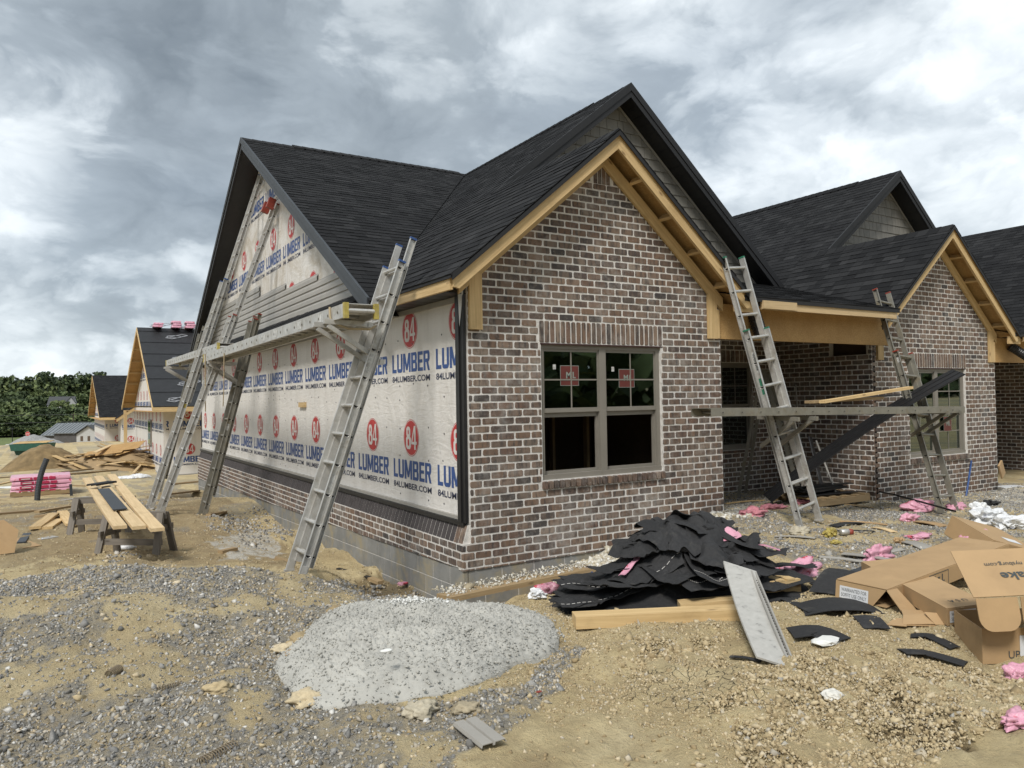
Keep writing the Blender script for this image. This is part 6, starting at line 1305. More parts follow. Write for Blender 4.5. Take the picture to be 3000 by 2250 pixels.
def drape(name, lab, cat, u0, v0, l, w, rot, mt, layer, seed, curl=.0, group=None, nn=(24, 11), jag=.12, stitch=False, fold=.16):
    rs_ = np.random.RandomState(seed); a, b = np.meshgrid(np.linspace(-.5, .5, nn[0]), np.linspace(-.5, .5, nn[1]), indexing='ij')
    if jag: a = a+jag*(fbm(b*2+seed, a*0+seed, seed, 3, 2)-.45)*np.abs(a)*2
    bend = .10*rs_.normal(); uu_ = u0+(a*l)*math.cos(rot)-(b*w+bend*l*(a**2)*4*.3)*math.sin(rot); vv_ = v0+(a*l)*math.sin(rot)+(b*w+bend*l*(a**2)*4*.3)*math.cos(rot)
    X_ = PC[0]+pl[0]*uu_+pk_[0]*vv_; Y_ = PC[1]+pl[1]*uu_+pk_[1]*vv_
    Z_ = hp_pile(X_, Y_); Zs = np.maximum(Z_, .5*Z_+.5*Z_.mean()); tl = rs_.normal(0, .16); fo = np.abs(fbm(a*l*2.2+seed*.7, b*w*2.2, seed, 1.6, 3)-.45); Z_ = Zs+.012+layer*.009+curl*(2*np.abs(a))**3*.5+fold*fo+np.maximum(0, tl*a*l)+.05*np.maximum(0, rs_.normal(0, 1)*b*w); X_ = X_+.10*(fo-.15)*rs_.normal(); Y_ = Y_+.10*(fo-.15)*rs_.normal()
    mb = MB(); P_ = np.stack([X_, Y_, Z_], -1); mb.grid(P_, th=.004, rnd=rs_.rand()); o = mb.build(name, M[mt]); tag(o, lab, cat, group)
    if stitch:
        j = nn[1]//4
        for i in range(0, nn[0]-1, 1):
            m2 = MB(); p0, p1 = P_[i, j], P_[i+1, j]; m2.beam(p0+V3(0, 0, .006), p0+(p1-p0)*.6+V3(0, 0, .006), .006, .002, np.cross(p1-p0, ZU)); m2.build('print_dash', M['white'], o)
    return o
def crump_on(name, lab, cat, p, sx, sy, sz, mt, seed, zf, group=None, n=20):
    rs_ = np.random.RandomState(seed); bm = bmesh.new(); bmesh.ops.create_icosphere(bm, subdivisions=4, radius=1.0)
    off = Vector((seed*1.7, seed*.3, 0))
    for vtx in bm.verts:
        d = Vector(vtx.co); f1 = abs(mnoise.noise(d*1.5+off)); f2 = abs(mnoise.noise(d*3.7+off*2)); f3 = abs(mnoise.noise(d*8+off)); r = .62+.75*f1-.30*f2+.14*f3+.45*mnoise.noise(d*.8+off*3)
        vtx.co = Vector((d.x*r*sx, d.y*r*sy, d.z*r*sz))
    zmin = min(vt.co.z for vt in bm.verts)
    me = bpy.data.meshes.new(name)
    for vt in bm.verts: vt.co.z = max(vt.co.z, -sz*.35); vt.co += Vector((p[0], p[1], p[2]+sz*.30))
    bm.to_mesh(me); bm.free(); me.materials.append(M[mt]); vattr(me, 'rnd', np.full(len(me.vertices), rs_.rand())); me.polygons.foreach_set('use_smooth', np.full(len(me.polygons), mt in ('pink', 'pinkwool'))); o = link(name, me); return tag(o, lab, cat, group)
GF = 'torn roofing in the heap'
spec = [  # u, v, length, width, rot, layer, curl, label, stitch
 (-.78, -.18, .95, .30, .05, 1, .02, 'flat shingle strip at the left tip of the roofing heap', True), (-.70, -.02, .9, .32, -.12, 2, .03, 'shingle strip with white print in the low left part of the heap', True), (-.52, -.22, .85, .30, .30, 3, .02, 'shingle strip crossing the low left part of the heap', False), (-.62, .12, .85, .33, .05, 4, .04, 'uppermost strip of the low left part of the heap', False),
 (-.45, -.08, .7, .32, .55, 5, .02, 'slanted dark shingle between the low part and the peak', False), (-.12, -.28, .36, .62, .12, 6, .0, 'broad felt sheet hanging down the front of the heap', True), (.06, -.30, .34, .66, -.10, 7, .0, 'felt sheet with dashed white line facing the camera', True), (-.28, -.20, .42, .55, .25, 8, .01, 'dark felt sheet with embossed strip, left of the dashed one', False),
 (.34, -.20, .34, .55, -.2, 7, .02, 'dark shingle behind the leaning siding', False), (-.30, .22, 1.1, .20, .42, 9, .05, 'long folded felt band running up the back of the heap', False), (.10, .12, .75, .25, -.15, 10, .10, 'curled felt band over the top of the heap', False), (.25, .05, .55, .30, .5, 11, .10, 'curled shingle on the crown of the heap', False), (.02, .28, .6, .3, .1, 9, .08, 'felt piece on the rear of the crown', False),
 (.52, -.02, .85, .20, -.75, 9, .06, 'long felt strap falling to the right of the heap', False), (.62, .10, .7, .18, -.6, 10, .05, 'narrow felt strap on the right flank of the heap', False), (.55, -.30, .36, .26, .4, 9, .03, 'short cut shingle on the right front of the heap', False), (.48, -.15, .12, .34, .2, 12, .0, 'upright narrow tab sticking out near the siding', False), (.70, -.18, .16, .22, -.3, 11, .02, 'small square shingle tab on the right front', False),
 (.75, -.35, .6, .26, .35, 3, .04, 'shingle at the right foot of the heap', False), (-1.0, -.05, .5, .26, -.3, 1, .02, 'pointed shingle end at the far left of the heap', False), (.92, .0, .7, .18, -.35, 4, .03, 'strip trailing off the right end of the heap', False), (-.55, .45, .9, .22, .35, 2, .03, 'felt band lying behind the heap by the wall', False)]
rq = np.random.RandomState(71)
for k, (a_, b_, sx, sy, sz_) in enumerate(((.10, .22, .42, .22, .20), (.30, .05, .30, .22, .18), (-.18, .18, .40, .16, .13), (.0, -.12, .26, .16, .12), (.42, -.12, .24, .14, .12), (-.42, -.02, .34, .16, .09), (.62, .12, .30, .12, .10))):
    X0 = PC+pl*a_+pk_*b_; crump_on('roofing_scrap', ['crumpled felt bunched on the crown of the roofing heap', 'folded felt bunch on the right of the crown', 'folded felt bunch left of the crown', 'crumpled felt low on the front of the heap', 'crumpled felt behind the leaning siding', 'crumpled felt on the low left part', 'crumpled felt on the right flank'][k], 'roofing', V3(X0[0], X0[1], float(hp_pile(np.array([X0[0]]), np.array([X0[1]]))[0])-.03), sx, sy, sz_, 'felt', 760+k, None, GF)
for k in range(26):
    a_ = rq.normal(.12, .42); b_ = rq.normal(.05, .26); drape('roofing_scrap', 'small torn black piece mixed into the roofing heap', 'roofing', a_, b_, rq.uniform(.16, .5), rq.choice([.07, .1, .16, .24]), rq.uniform(-1.6, 1.6), 'felt', rq.randint(0, 7), 700+k, rq.uniform(-.02, .10), 'small roofing scraps in the heap', nn=(9, 4), jag=.3)
for k, (a, b, l, w, r, ly, cu, lab, st) in enumerate(spec): drape('roofing_scrap', lab, 'roofing', a*.86+.06, b, l*1.1, w*1.15, r, 'felt', ly, 200+k, cu, GF, stitch=st)
for k, (a_, b_, l_, w_, r_, lab) in enumerate(((.12, .02, .85, .55, .35, 'large crumpled felt sheet over the crown of the heap'), (.40, .08, .75, .48, -.55, 'large crumpled felt sheet falling to the right'), (-.12, .14, .8, .42, .55, 'large crumpled felt sheet rising from the left'), (.22, -.22, .6, .42, 1.2, 'large creased felt sheet hanging on the front'))): drape('roofing_scrap', lab, 'roofing', a_, b_, l_, w_, r_, 'felt', 9+k, 820+k*3, .03, GF, nn=(40, 26), fold=.42)
o = drape('roofing_scrap', 'torn piece with embossed letters on the back of the heap', 'roofing', -.42, .10, .5, .3, .75, 'felt', 10, 260, .02, GF)
drape('pink_strip', 'narrow pink film strip running down the heap', 'film', -.36, -.02, .62, .06, .85, 'pink', 11, 270, .0, 'pink film scraps')
drape('pink_strip', 'pink film strip along the right strap of the heap', 'film', .62, .02, .7, .07, -.72, 'pink', 11, 271, .0, 'pink film scraps')
drape('pink_strip', 'pink and white film tucked under the leaning siding', 'film', .36, -.12, .34, .12, .3, 'pink', 12, 272, .02, 'pink film scraps')
PF = 'pink film scraps'
for k, (px, py, sx, sy, sz, lab) in enumerate([(1600, 1740, .13, .10, .13, 'pink film bunched at the end of the trench board'), (1660, 1715, .10, .08, .09, 'smaller pink film scrap by the blue hose'), (1890, 1690, .14, .08, .06, 'pink film peeping out at the back left of the heap'), (2120, 1760, .07, .07, .13, 'pink film at the left edge of the leaning siding'), (2345, 1690, .22, .16, .14, 'big pink film bundle at the right end of the roofing heap'), (2265, 1672, .07, .06, .07, 'small pink scrap on the right flank of the heap'),
        (2568, 1640, .17, .10, .14, 'pink and red film on the gravel left of the long carton'), (2590, 1650, .12, .07, .05, 'flat pink tail beside the pink and red film'), (2835, 1600, .16, .12, .13, 'round pink film bundle behind the long carton'), (2690, 1495, .30, .18, .16, 'large pink film heap before the second gable'), (2665, 1525, .12, .10, .10, 'pink ball in front of the large pink film heap'), (2800, 1490, .2, .13, .12, 'pink film at the foot of the brown ladder'), (2690, 1575, .24, .08, .06, 'long pink and red film strip on the gravel'), (2975, 2120, .10, .06, .05, 'small pink scrap at the right edge on the clods'), (2985, 1985, .08, .06, .07, 'red netting scrap at the right edge below the carton'), (1180, 1712, .06, .05, .04, 'tiny pink scrap at the muddy foundation')]):
    p = G(px, py); rp = np.random.RandomState(k); crump_on('pink_film', lab, 'film', p, sx*rp.uniform(1.0, 1.5), sy*rp.uniform(.9, 1.4), sz*rp.uniform(.6, 1.0), 'pink', 300+k*3, None, PF)
for k, (px, py, lab) in enumerate([(2265, 1492, 'pink insulation wool on the porch floor by the ladder'), (2350, 1475, 'pink insulation wool further inside the porch'), (2210, 1508, 'pink insulation tuft next to the brick corner')]):
    p = G(px, py); crump_on('insulation', lab, 'insulation', p, .22, .16, .07, 'pinkwool', 330+k, None, 'pink insulation in the porch')
for k, (px, py, sx, sy, sz, lab) in enumerate([(2890, 1530, .30, .22, .18, 'big crumpled white wrap at the right, beyond the cartons'), (2960, 1545, .28, .2, .14, 'white wrap spilling towards the right edge'), (2870, 1505, .16, .12, .14, 'white wrap fold leaning to the brown ladder'), (1575, 1750, .09, .07, .06, 'clear white film scrap in the trench before the wall')]):
    p = G(px, py); crump_on('white_wrap', lab, 'wrap', p, sx, sy, sz, 'whitefilm', 340+k, None, 'white wrap scraps')
# timbers at the heap
lie((1682, 1835), (2168, 1812), .15, .085, 'pine', 'timber', 'thick pine timber lying along the front of the roofing heap', 'timber')
lie((1990, 1800), (2168, 1786), .14, .075, 'pine', 'timber', 'short pine timber lying behind the front one', 'timber', lift=.02)
p0 = G(2240, 1752); h = thing('pallet', 'broken pine pallet piece at the right of the roofing heap', 'pallet')
mb = MB(); q1 = G(2342, 1735); mb.beam(p0+V3(0, 0, .06), q1+V3(0, 0, .06), .04, .11, np.cross(q1-p0, ZU)); wood(mb.build('stringer', M['pine'], h)); dd = unit(np.cross(ZU, q1-p0))
for t in (.15, .42, .72): mb = MB(); c = p0+(q1-p0)*t+V3(0, 0, .12); mb.beam(c-dd*.02, c+dd*.45, .08, .018, q1-p0); wood(mb.build('slat', M['pine'], h))
# board with mortar droppings at the trench, blue hose, black strip
q0 = onp(1300, 1752, 1, -.62); q1 = onp(1736, 1664, 1, -.42); mb = MB(); mb.beam(q0, q1, .24, .045, V3(.1, 1, -.05)); tag(wood(mb.build('board', M['tan_wood'])), 'long board bridging the trench at the brick corner, crusted with mortar', 'board')
rsx = np.random.RandomState(4); tt = rsx.rand(900); a = np.stack([q0[0]+(q1[0]-q0[0])*tt, q0[1]+(q1[1]-q0[1])*tt+rsx.uniform(-.05, .26, 900)], -1)
def zb_(x, y): t = (x-q0[0])/(q1[0]-q0[0]); return q0[2]+(q1[2]-q0[2])*t+.022
stones('mortar_rubble', a, rsx.gamma(2.2, .0085, 900)+.005, M['rubble'], 17, 'white mortar crumbs heaped on the trench board', 'rubble', oct_=True, sink=.1, zf=zb_)
hp_ = [G(1640, 1708)+V3(0, 0, .06), G(1680, 1690)+V3(0, 0, .09), G(1720, 1688)+V3(0, 0, .08), G(1755, 1700)+V3(0, 0, .02)]; mb = MB(); mb.tube(hp_, .012, 8); tag(mb.build('hose', M['bluep'], smooth=True), 'short blue hose arching over the rubble by the trench', 'hose')
lie((1236, 1722), (1320, 1716), .05, .02, 'blackvinyl', 'trim_strip', 'black strip standing in the trench at the brick corner', 'trim')
lie((990, 1668), (1085, 1695), .05, .02, 'blackvinyl', 'trim_strip', 'black strip floating in the muddy trench', 'trim')
# leaning siding plank
p1 = G(2276, 1952)+V3(0, 0, .01); p0 = onp(2166, 1662, 1, p1[1]+.88); d = p1-p0; L = np.linalg.norm(d); s = unit(np.cross(d, (.2, -.3, 1))); up = unit(np.cross(s, d)); up = up if up[2] > 0 else -up
h = thing('siding_plank', 'pale grey streaked siding plank leaning on the roofing heap', 'siding')
mb = MB(); mb.grid(np.array([[p0+d*t+s*(q-.5)*.25+up*(-.03*math.sin(t*3.1)) for q in (0, .25, .5, .75, 1)] for t in np.linspace(0, 1, 16)]), th=.012)
mst, tst, bst = mat('streaked_siding'); pz_ = geo(tst); nz_ = noise_(tst, pz_, 22, 4, .6, .3, (.6, .9, 1.6)); setc(tst, bst, ramp(tst, nz_, [(.30, (.22, .215, .20)), (.40, (.38, .372, .345)), (.8, (.46, .45, .42))])); bst.inputs['Roughness'].default_value = .6; M['streak'] = mst
mb.build('face', M['streak'], h)
e = s if (proj(p0+s*.1)[0] > proj(p0)[0]) else -s
for off_ in (.085, .118): mb = MB(); mb.beam(p0+e*off_+up*.004, p1+e*off_+up*.004, .014, .014, s); mb.build('nail_hem', M['taupe'], h)
for t in np.arange(.03, .98, .028): mb = MB(); mb.ob(p0+d*t+e*.102+up*.002, d/L*.012, e*.008, up*.004); mb.build('nail_slot', M['hole'], h)
for t in (.08, .2, .33, .46, .5, .62, .75, .88): mb = MB(); mb.beam(p0+d*t-e*.12+up*(.002-.03*math.sin(t*3.1)), p0+d*(t+.045)+e*.075+up*(.002-.03*math.sin(t*3.1)), .006, .003, d); mb.build('scratch', M['hole'], h)
# grey trim piece in the foreground
ta, tb = G(1362, 2128), G(1448, 2196); ribbed('trim_piece', 'grey ribbed trim piece on the gravel below the concrete heap', 'metal trim', ta+V3(0, 0, .02), tb+V3(0, 0, .02), np.cross(tb-ta, ZU), .135, 'slate_trim2' if 'slate_trim2' in M else 'taupe', 2, th=.004)
# loose shingle strips on the clay
def strip(pts, w, mt, name, lab, cat, group=None, arch=.02, th=.005):
    P_ = [G(*q) for q in pts]; ctr = []
    for i in range(len(P_)-1):
        for t in np.linspace(0, 1, 6)[:-1]: ctr.append(P_[i]*(1-t)+P_[i+1]*t)
    ctr.append(P_[-1]); m_ = len(ctr); rows = []
    for i, c in enumerate(ctr):
        d = unit(ctr[min(i+1, m_-1)]-ctr[max(i-1, 0)]); s = unit(np.cross(d, ZU)); t = i/(m_-1); z = .015+arch*math.sin(math.pi*t); rows.append([c+s*w*.5+V3(0, 0, z), c+V3(0, 0, z+.006), c-s*w*.5+V3(0, 0, z)])
    mb = MB(); mb.grid(np.array(rows), th=th); return tag(mb.build(name, M[mt]), lab, cat, group)
SG = 'loose shingle scraps on the clay'
for pts, w, lab, ar in [(((2225, 1768), (2300, 1762), (2385, 1798)), .09, 'curved black shingle strip right of the leaning siding', .01), (((2535, 1810), (2570, 1848)), .17, 'short square shingle scrap below the long carton', .005), (((2668, 1868), (2720, 1872), (2800, 1905)), .09, 'upper of two black strips before the big carton', .012), (((2642, 1915), (2710, 1925), (2830, 1952)), .10, 'lower of two black strips before the big carton', .015), (((2315, 1860), (2390, 1858), (2465, 1885)), .22, 'dark shingle scrap with a pale stone on its edge', .015), (((2140, 1930), (2230, 1945)), .04, 'thin black sliver at the foot of the leaning siding', .01),
        (((2350, 1790), (2450, 1790), (2560, 1785)), .34, 'wide felt piece lying beneath the long carton', .04), (((2420, 1745), (2470, 1720), (2500, 1700)), .26, 'felt square standing by the left end of the long carton', .12), (((2390, 1722), (2480, 1712)), .20, 'flat felt piece between the heap and the carton', .02), (((2420, 1560), (2560, 1560)), .05, 'black strip on the gravel by the can', .01), (((2440, 1545), (2520, 1535)), .12, 'flat dark scrap on the gravel near the can', .02)]:
    strip(pts, w, 'felt', 'shingle_scrap', lab, 'shingle', SG, ar)
for pts, w, mt, lab in [(((2470, 1625), (2640, 1650)), .10, 'taupe', 'long grey siding strip on the gravel'), (((2500, 1650), (2640, 1612)), .10, 'taupe', 'grey siding strip under the pink and red film'), (((2660, 1590), (2720, 1612)), .16, 'taupe', 'grey siding corner piece behind the carton'), (((2270, 1575), (2390, 1580)), .06, 'taupe', 'pale trim strip near the porch ladder'), (((2400, 1635), (2560, 1655)), .09, 'taupe', 'grey siding strip beside the roofing heap'), (((2460, 1530), (2600, 1540)), .08, 'card', 'brown cardboard strip on the gravel'), (((2560, 1548), (2620, 1562)), .09, 'pale', 'pale wood chip on the gravel right of the can'), (((2690, 1530), (2770, 1545)), .16, 'card', 'flat brown cardboard by the pink ball'), (((2930, 1430), (2990, 1425)), .25, 'whitefilm', 'white sheet lying by the far brick wall'), (((2440, 1478), (2560, 1490)), .05, 'tan_wood', 'thin lath before the porch pallet'), (((2280, 1440), (2360, 1428)), .1, 'tan_wood', 'dirty board inside the porch'), (((2125, 1478), (2240, 1468)), .06, 'pine', 'wood strip on the porch floor by the brick corner')]:
    o = strip(pts, w, mt, 'scrap_strip', lab, 'scrap', 'strips scattered on the gravel', .012, .008)
    if mt in ('pine', 'pale', 'tan_wood'): wood(o)
q0, q1 = G(2520, 1705), G(2590, 1688); ribbed('ribbed_sheet', 'grey-blue ribbed soffit offcut behind the long carton', 'panel', q0+V3(0, 0, .03), q1+V3(0, 0, .06), np.cross(q1-q0, ZU), .34, 'slate_trim', 4, th=.003)
mb = MB(); pts = [G(2548, 1456)+V3(0, 0, .12), G(2620, 1480)+V3(0, 0, .16), G(2720, 1505)+V3(0, 0, .14), G(2800, 1525)+V3(0, 0, .12)]; mb.tube(pts, .014, 6); tag(mb.build('black_strap', M['blackvinyl']), 'long black trim strip lying over the large pink film heap', 'trim')
# pale stone, small litter
for (px, py, lab, mt, s) in [(2420, 1882, 'pale flat stone on the shingle scrap', 'flake', .07), (1132, 1912, 'small white flake on the grey concrete', 'flake', .022), (1578, 2033, 'orange speck of spray paint on the clay', 'redp', .012)]:
    p = G(px, py); 
    if 1000 < px < 1300: p = onp(px, py, 2, float(conc_z(np.array([cc[0]]), np.array([cc[1]]))[0]))
    bm = bmesh.new(); bmesh.ops.create_icosphere(bm, subdivisions=2, radius=s)
    for vt in bm.verts: vt.co.z *= .3; vt.co.x *= 1.6; vt.co *= 1+.3*mnoise.noise(vt.co*30)
    me = bpy.data.meshes.new('stone'); bm.to_mesh(me); bm.free(); me.materials.append(M[mt]); tag(link('stone', me, loc=(p[0], p[1], p[2]+.012)), lab, 'stone')
p = G(2480, 1568); h = thing('drink_can', 'crushed red and silver drink can lying on the gravel', 'can'); d = V3(.05, -.02, 0); mb = MB(); mb.tube([p+V3(-.06, .03, .035), p+V3(-.055, .028, .035), p+V3(.02, -.01, .035)], [.026, .033, .033], 14); mb.build('top_half', M['alu'], h, smooth=True); mb = MB(); mb.tube([p+V3(.0201, -.0101, .035), p+V3(.06, -.03, .033)], [.0335, .030], 14); mb.build('label_band', M['redp'], h, smooth=True)
p = G(2432, 1570); crump_on('yellow_wrapper', 'crumpled bright yellow wrapper on the gravel', 'wrapper', p, .10, .08, .075, 'yellow2' if 'yellow2' in M else 'yellow', 401, None)
p = G(2450, 1592); crump_on('yellow_wrapper', 'flat yellow wrapper tail below the bright one', 'wrapper', p, .09, .05, .03, 'yellow', 402, None)
p = G(2632, 1592); crump_on('paper_scrap', 'tan torn paper at the left end of the pink strip', 'paper', p, .09, .05, .06, 'card', 403, None)
p = G(2905, 1480); crump_on('felt_scrap', 'dark felt scrap right of the brown ladder', 'felt', p, .2, .12, .08, 'felt', 404, None)
# blue riser pipe
p0 = onp(2823, 1482, 1, .05); p1 = onp(2846, 1350, 1, .30); mb = MB(); mb.tube([p0-V3(0, 0, .1), p0*.5+p1*.5+V3(0, -.01, 0), p1], .016, 8); tag(mb.build('blue_pipe', M['bluep'], smooth=True), 'thin blue pipe rising against the second brick gable', 'pipe')
# pallet with stacked black soffit in the porch
pc2 = G(2470, 1478); d2 = unit(G(2545, 1468)-G(2395, 1482)); d2[2] = 0; d2 = unit(d2); s2 = V3(-d2[1], d2[0], 0); zz2 = Gz(pc2[0], pc2[1]); pc2 = pc2+s2*.4
pallet('pallet of black soffit at the mouth of the porch', pc2, d2, s2, zz2, .62, .42)
rs_ = np.random.RandomState(9)
for k in range(16):
    c = pc2+s2*rs_.uniform(-.25, .25)+d2*rs_.uniform(-.2, .05)+V3(0, 0, 0); c[2] = zz2+.15+.016*(k//2)+.01*rs_.rand(); mb = MB(); dd = d2*math.cos(.1*rs_.normal())+s2*.08*rs_.normal(); mb.beam(c-dd*.5, c+dd*.5, .12, .012, s2); tag(mb.build('soffit_piece', M['blackvinyl']), 'black soffit piece in the stack on the porch pallet', 'panel', 'stacked soffit on the pallet')
# kraft carton by the far wall
p = onp(2944, 1408, 1, .10); mb = MB(); mb.ob(p+V3(0, .05, .20), unit((1, .2, .45))*.22, V3(0, .03, 0), unit((-.45, 0, 1))*.26); tag(mb.build('small_carton', M['card']), 'small kraft carton leaning at the end of the second gable', 'carton')
# ---------------------------------------------------------------- cartons on the right
def carton_panel(h, pts, name='panel', th=.005, lab=None):
    P_ = np.asarray(pts, float); nr = unit(np.cross(P_[1]-P_[0], P_[2]-P_[0])); mb = MB(); mb.prism(P_, nr*th); return mb.build(name, M['card'], h)
def decal(h, c, U_, V_, w, hgt, lines, size, mt='sticker2', ink='black', nrm=None, bold=0.0):
    U_ = unit(U_); V_ = unit(V_); nr = np.cross(U_, V_) if nrm is None else nrm; mb = MB(); mb.ob(c, U_*w, V_*hgt, nr*.001); st = mb.build('sticker', M[mt], h)
    for k, tx in enumerate(lines):
        text_mesh(tx, size, M[ink], c-U_*w*.44+V_*(hgt*.5-(k+1)*hgt/(len(lines)+.35))+nr*.0012, U_, V_, h, 'lettering', bold, w=w*.88)
M['sticker2'] = simple('white_label', (.60, .61, .62), .5, var=.05)
M['green_ink'] = simple('green_ink', (.05, .085, .045), .7); M['slate_ink'] = simple('slate_ink', (.05, .06, .062), .7)
# long soffit carton
a0 = G(2600, 1790); a1 = G(2925, 1702); d = a1-a0; d[2] = 0; L = np.linalg.norm(d); d = d/L; s = V3(-d[1], d[0], 0); z0 = a0[2]+.015; wd = .40; hh = .135
L *= 1.12
h = thing('long_carton', 'long open soffit carton with upside-down lettering on its side', 'carton', 'cartons at the right')
F_ = lambda u, v, z: V3(*(a0+d*u+s*v)[:2], z0+z+.06*u)
carton_panel(h, [F_(0, 0, hh), F_(L, 0, hh), F_(L, wd, hh), F_(0, wd, hh)], 'top_panel'); carton_panel(h, [F_(.10, 0, 0), F_(L, 0, 0.02), F_(L, 0, hh-.001), F_(0, 0, hh-.001)], 'side_panel'); carton_panel(h, [F_(0, wd, 0), F_(L, wd, 0), F_(L, wd, hh-.001), F_(0, wd, hh-.001)], 'side_panel')
carton_panel(h, [F_(-.004, .0, hh-.002), F_(-.004, wd, hh-.002), F_(-.02, wd, 0), F_(-.02, .10, 0)], 'end_panel'); carton_panel(h, [F_(0, .006, .004), F_(L, .006, .004), F_(L, wd-.006, .004), F_(0, wd-.006, .004)], 'bottom_panel')
carton_panel(h, [F_(-.01, -.006, hh), F_(.12, -.006, hh-.01), F_(.10, -.20, -.03), F_(-.06, -.20, -.04)], 'flap')
decal(h, F_(-.022, wd*.62, hh*.44), -s, unit(F_(-.004, 0, hh)-F_(-.02, 0, 0)), .23, .09, ['WARRANTED FOR', 'SOFFIT USE ONLY'], .026)
Us, Vs, nr = -d, -ZU, -s
text_mesh('T-4', .062, M['slate_ink'], F_(.78, -.007, hh*.78), unit(F_(0, 0, 0)-F_(1, 0, 0)), Vs, h, 'lettering', .02, w=.15)
for (u0, u1, za, zb2) in ((.56, .84, .012, .016), (.56, .84, hh-.016, hh-.012)): mb = MB(); mb.prism([F_(u0, -.0065, za), F_(u1, -.0065, za), F_(u1, -.0065, zb2), F_(u0, -.0065, zb2)], -s*.001); mb.build('printed_line', M['slate_ink'], h)
for u0 in (.56, .836): mb = MB(); mb.prism([F_(u0, -.0065, .0165), F_(u0+.004, -.0065, .0165), F_(u0+.004, -.0065, hh-.0165), F_(u0, -.0065, hh-.0165)], -s*.001); mb.build('printed_line', M['slate_ink'], h)
text_mesh('TEXELSOFFIT', .062, M['green_ink'], F_(.50, -.007, hh*.60), unit(F_(0, 0, 0)-F_(1, 0, 0)), Vs, h, 'lettering', .0, w=.30); text_mesh('MADE IN USA', .026, M['slate_ink'], F_(.48, -.007, hh*.92), unit(F_(0, 0, 0)-F_(1, 0, 0)), Vs, h, 'lettering', .0, w=.26)
# flattened carton and second soffit carton in front
b0 = G(2775, 1838); b1 = G(2862, 1838); d = b1-b0; d[2] = 0; wd = .36; d = unit(d); s = unit(V3(.55, .83, 0)); z0 = b0[2]+.01; hh = .11; L = 1.3
h = thing('soffit_carton', 'second soffit carton with white label, below the long one', 'carton', 'cartons at the right'); F_ = lambda u, v, z: V3(*(b0+d*u+s*v)[:2], z0+z+.02*v)
carton_panel(h, [F_(0, 0, hh), F_(wd, 0, hh), F_(wd, L, hh), F_(0, L, hh)], 'top_panel'); carton_panel(h, [F_(0, 0, 0), F_(wd, 0, 0), F_(wd, 0, hh-.001), F_(0, 0, hh-.001)], 'end_panel'); carton_panel(h, [F_(0, 0, 0), F_(0, L, 0), F_(0, L, hh-.001), F_(0, 0, hh-.001)], 'side_panel'); carton_panel(h, [F_(wd, 0, 0), F_(wd, L, 0), F_(wd, L, hh-.001), F_(wd, 0, hh-.001)], 'side_panel')
decal(h, F_(.13, -.007, hh*.52), d, ZU, .22, .075, ['WARRANTED FOR', 'SOFFIT USE ONLY'], .022, nrm=unit(np.cross(d, ZU)))
text_mesh('U S A', .05, M['slate_ink'], F_(.25, .14, hh+.008), -d, -s, h, 'lettering', .0, w=.15)
h = thing('flat_carton', 'crushed flat carton with open flaps between the two soffit cartons', 'carton', 'cartons at the right'); c0 = G(2700, 1838); e1 = unit(V3(RR[0], RR[1], 0)); e2 = V3(-e1[1], e1[0], 0); Q = lambda u, v, z: c0+e1*u+e2*v+V3(0, 0, z)
carton_panel(h, [Q(-.10, 0, .012), Q(.14, -.03, .010), Q(.28, .26, .03), Q(.02, .30, .03)], 'panel'); carton_panel(h, [Q(-.12, .01, .016), Q(.13, -.02, .024), Q(.10, .10, .06), Q(-.06, .12, .045)], 'flap'); carton_panel(h, [Q(.08, -.02, .02), Q(.20, -.04, .02), Q(.18, .06, .07), Q(.06, .08, .075)], 'flap'); carton_panel(h, [Q(-.22, .02, .012), Q(-.11, -.02, .012), Q(-.03, .10, .025), Q(-.12, .12, .025)], 'flap')
c1 = G(2690, 1790)+V3(0, 0, .02); h = thing('plastic_sleeve', 'clear plastic sleeve with red tag lying between the cartons', 'sleeve'); mb = MB(); mb.prism([c1, c1+e1*.13, c1+e1*.13+V3(0, 0, .12), c1+V3(0, 0, .13)], e2*.004); mb.build('sleeve', M['glass'], h); mb = MB(); mb.prism([c1+e1*.09-e2*.002, c1+e1*.12-e2*.002, c1+e1*.12-e2*.002+V3(0, 0, .07), c1+e1*.09-e2*.002+V3(0, 0, .07)], e2*.001); mb.build('red_tag', M['magenta'], h); mb = MB(); mb.prism([c1-e2*.003+e1*.02, c1+e1*.035-e2*.003, c1+e1*.035-e2*.003+V3(0, 0, .1), c1-e2*.003+e1*.02+V3(0, 0, .1)], e2*.001); mb.build('paper_tag', M['sticker2'], h)
# big open carton in the foreground
g0 = G(2878, 1945); e1b = unit(V3(.87, -.50, 0)); e2b = unit(V3(.66, .75, 0)); H = .21; Wc, Dc = .60, .40; Q = lambda u, v, z: g0+e1b*u+e2b*v+V3(0, 0, z); dgb = (g0-CAM)@FF
h = thing('big_carton', 'big open carton at the right edge, rounded flaps folded over it', 'carton', 'cartons at the right')
carton_panel(h, [Q(0, 0, 0), Q(Wc, 0, 0), Q(Wc, 0, H), Q(0, 0, H)], 'front_panel'); carton_panel(h, [Q(0, 0, 0), Q(0, Dc, 0), Q(0, Dc, H), Q(0, 0, H)], 'side_panel'); carton_panel(h, [Q(0, Dc, 0), Q(Wc, Dc, 0), Q(Wc, Dc, H), Q(0, Dc, H)], 'rear_panel'); carton_panel(h, [Q(.01, .01, .006), Q(Wc, .01, .006), Q(Wc, Dc-.01, .006), Q(.01, Dc-.01, .006)], 'bottom_panel')
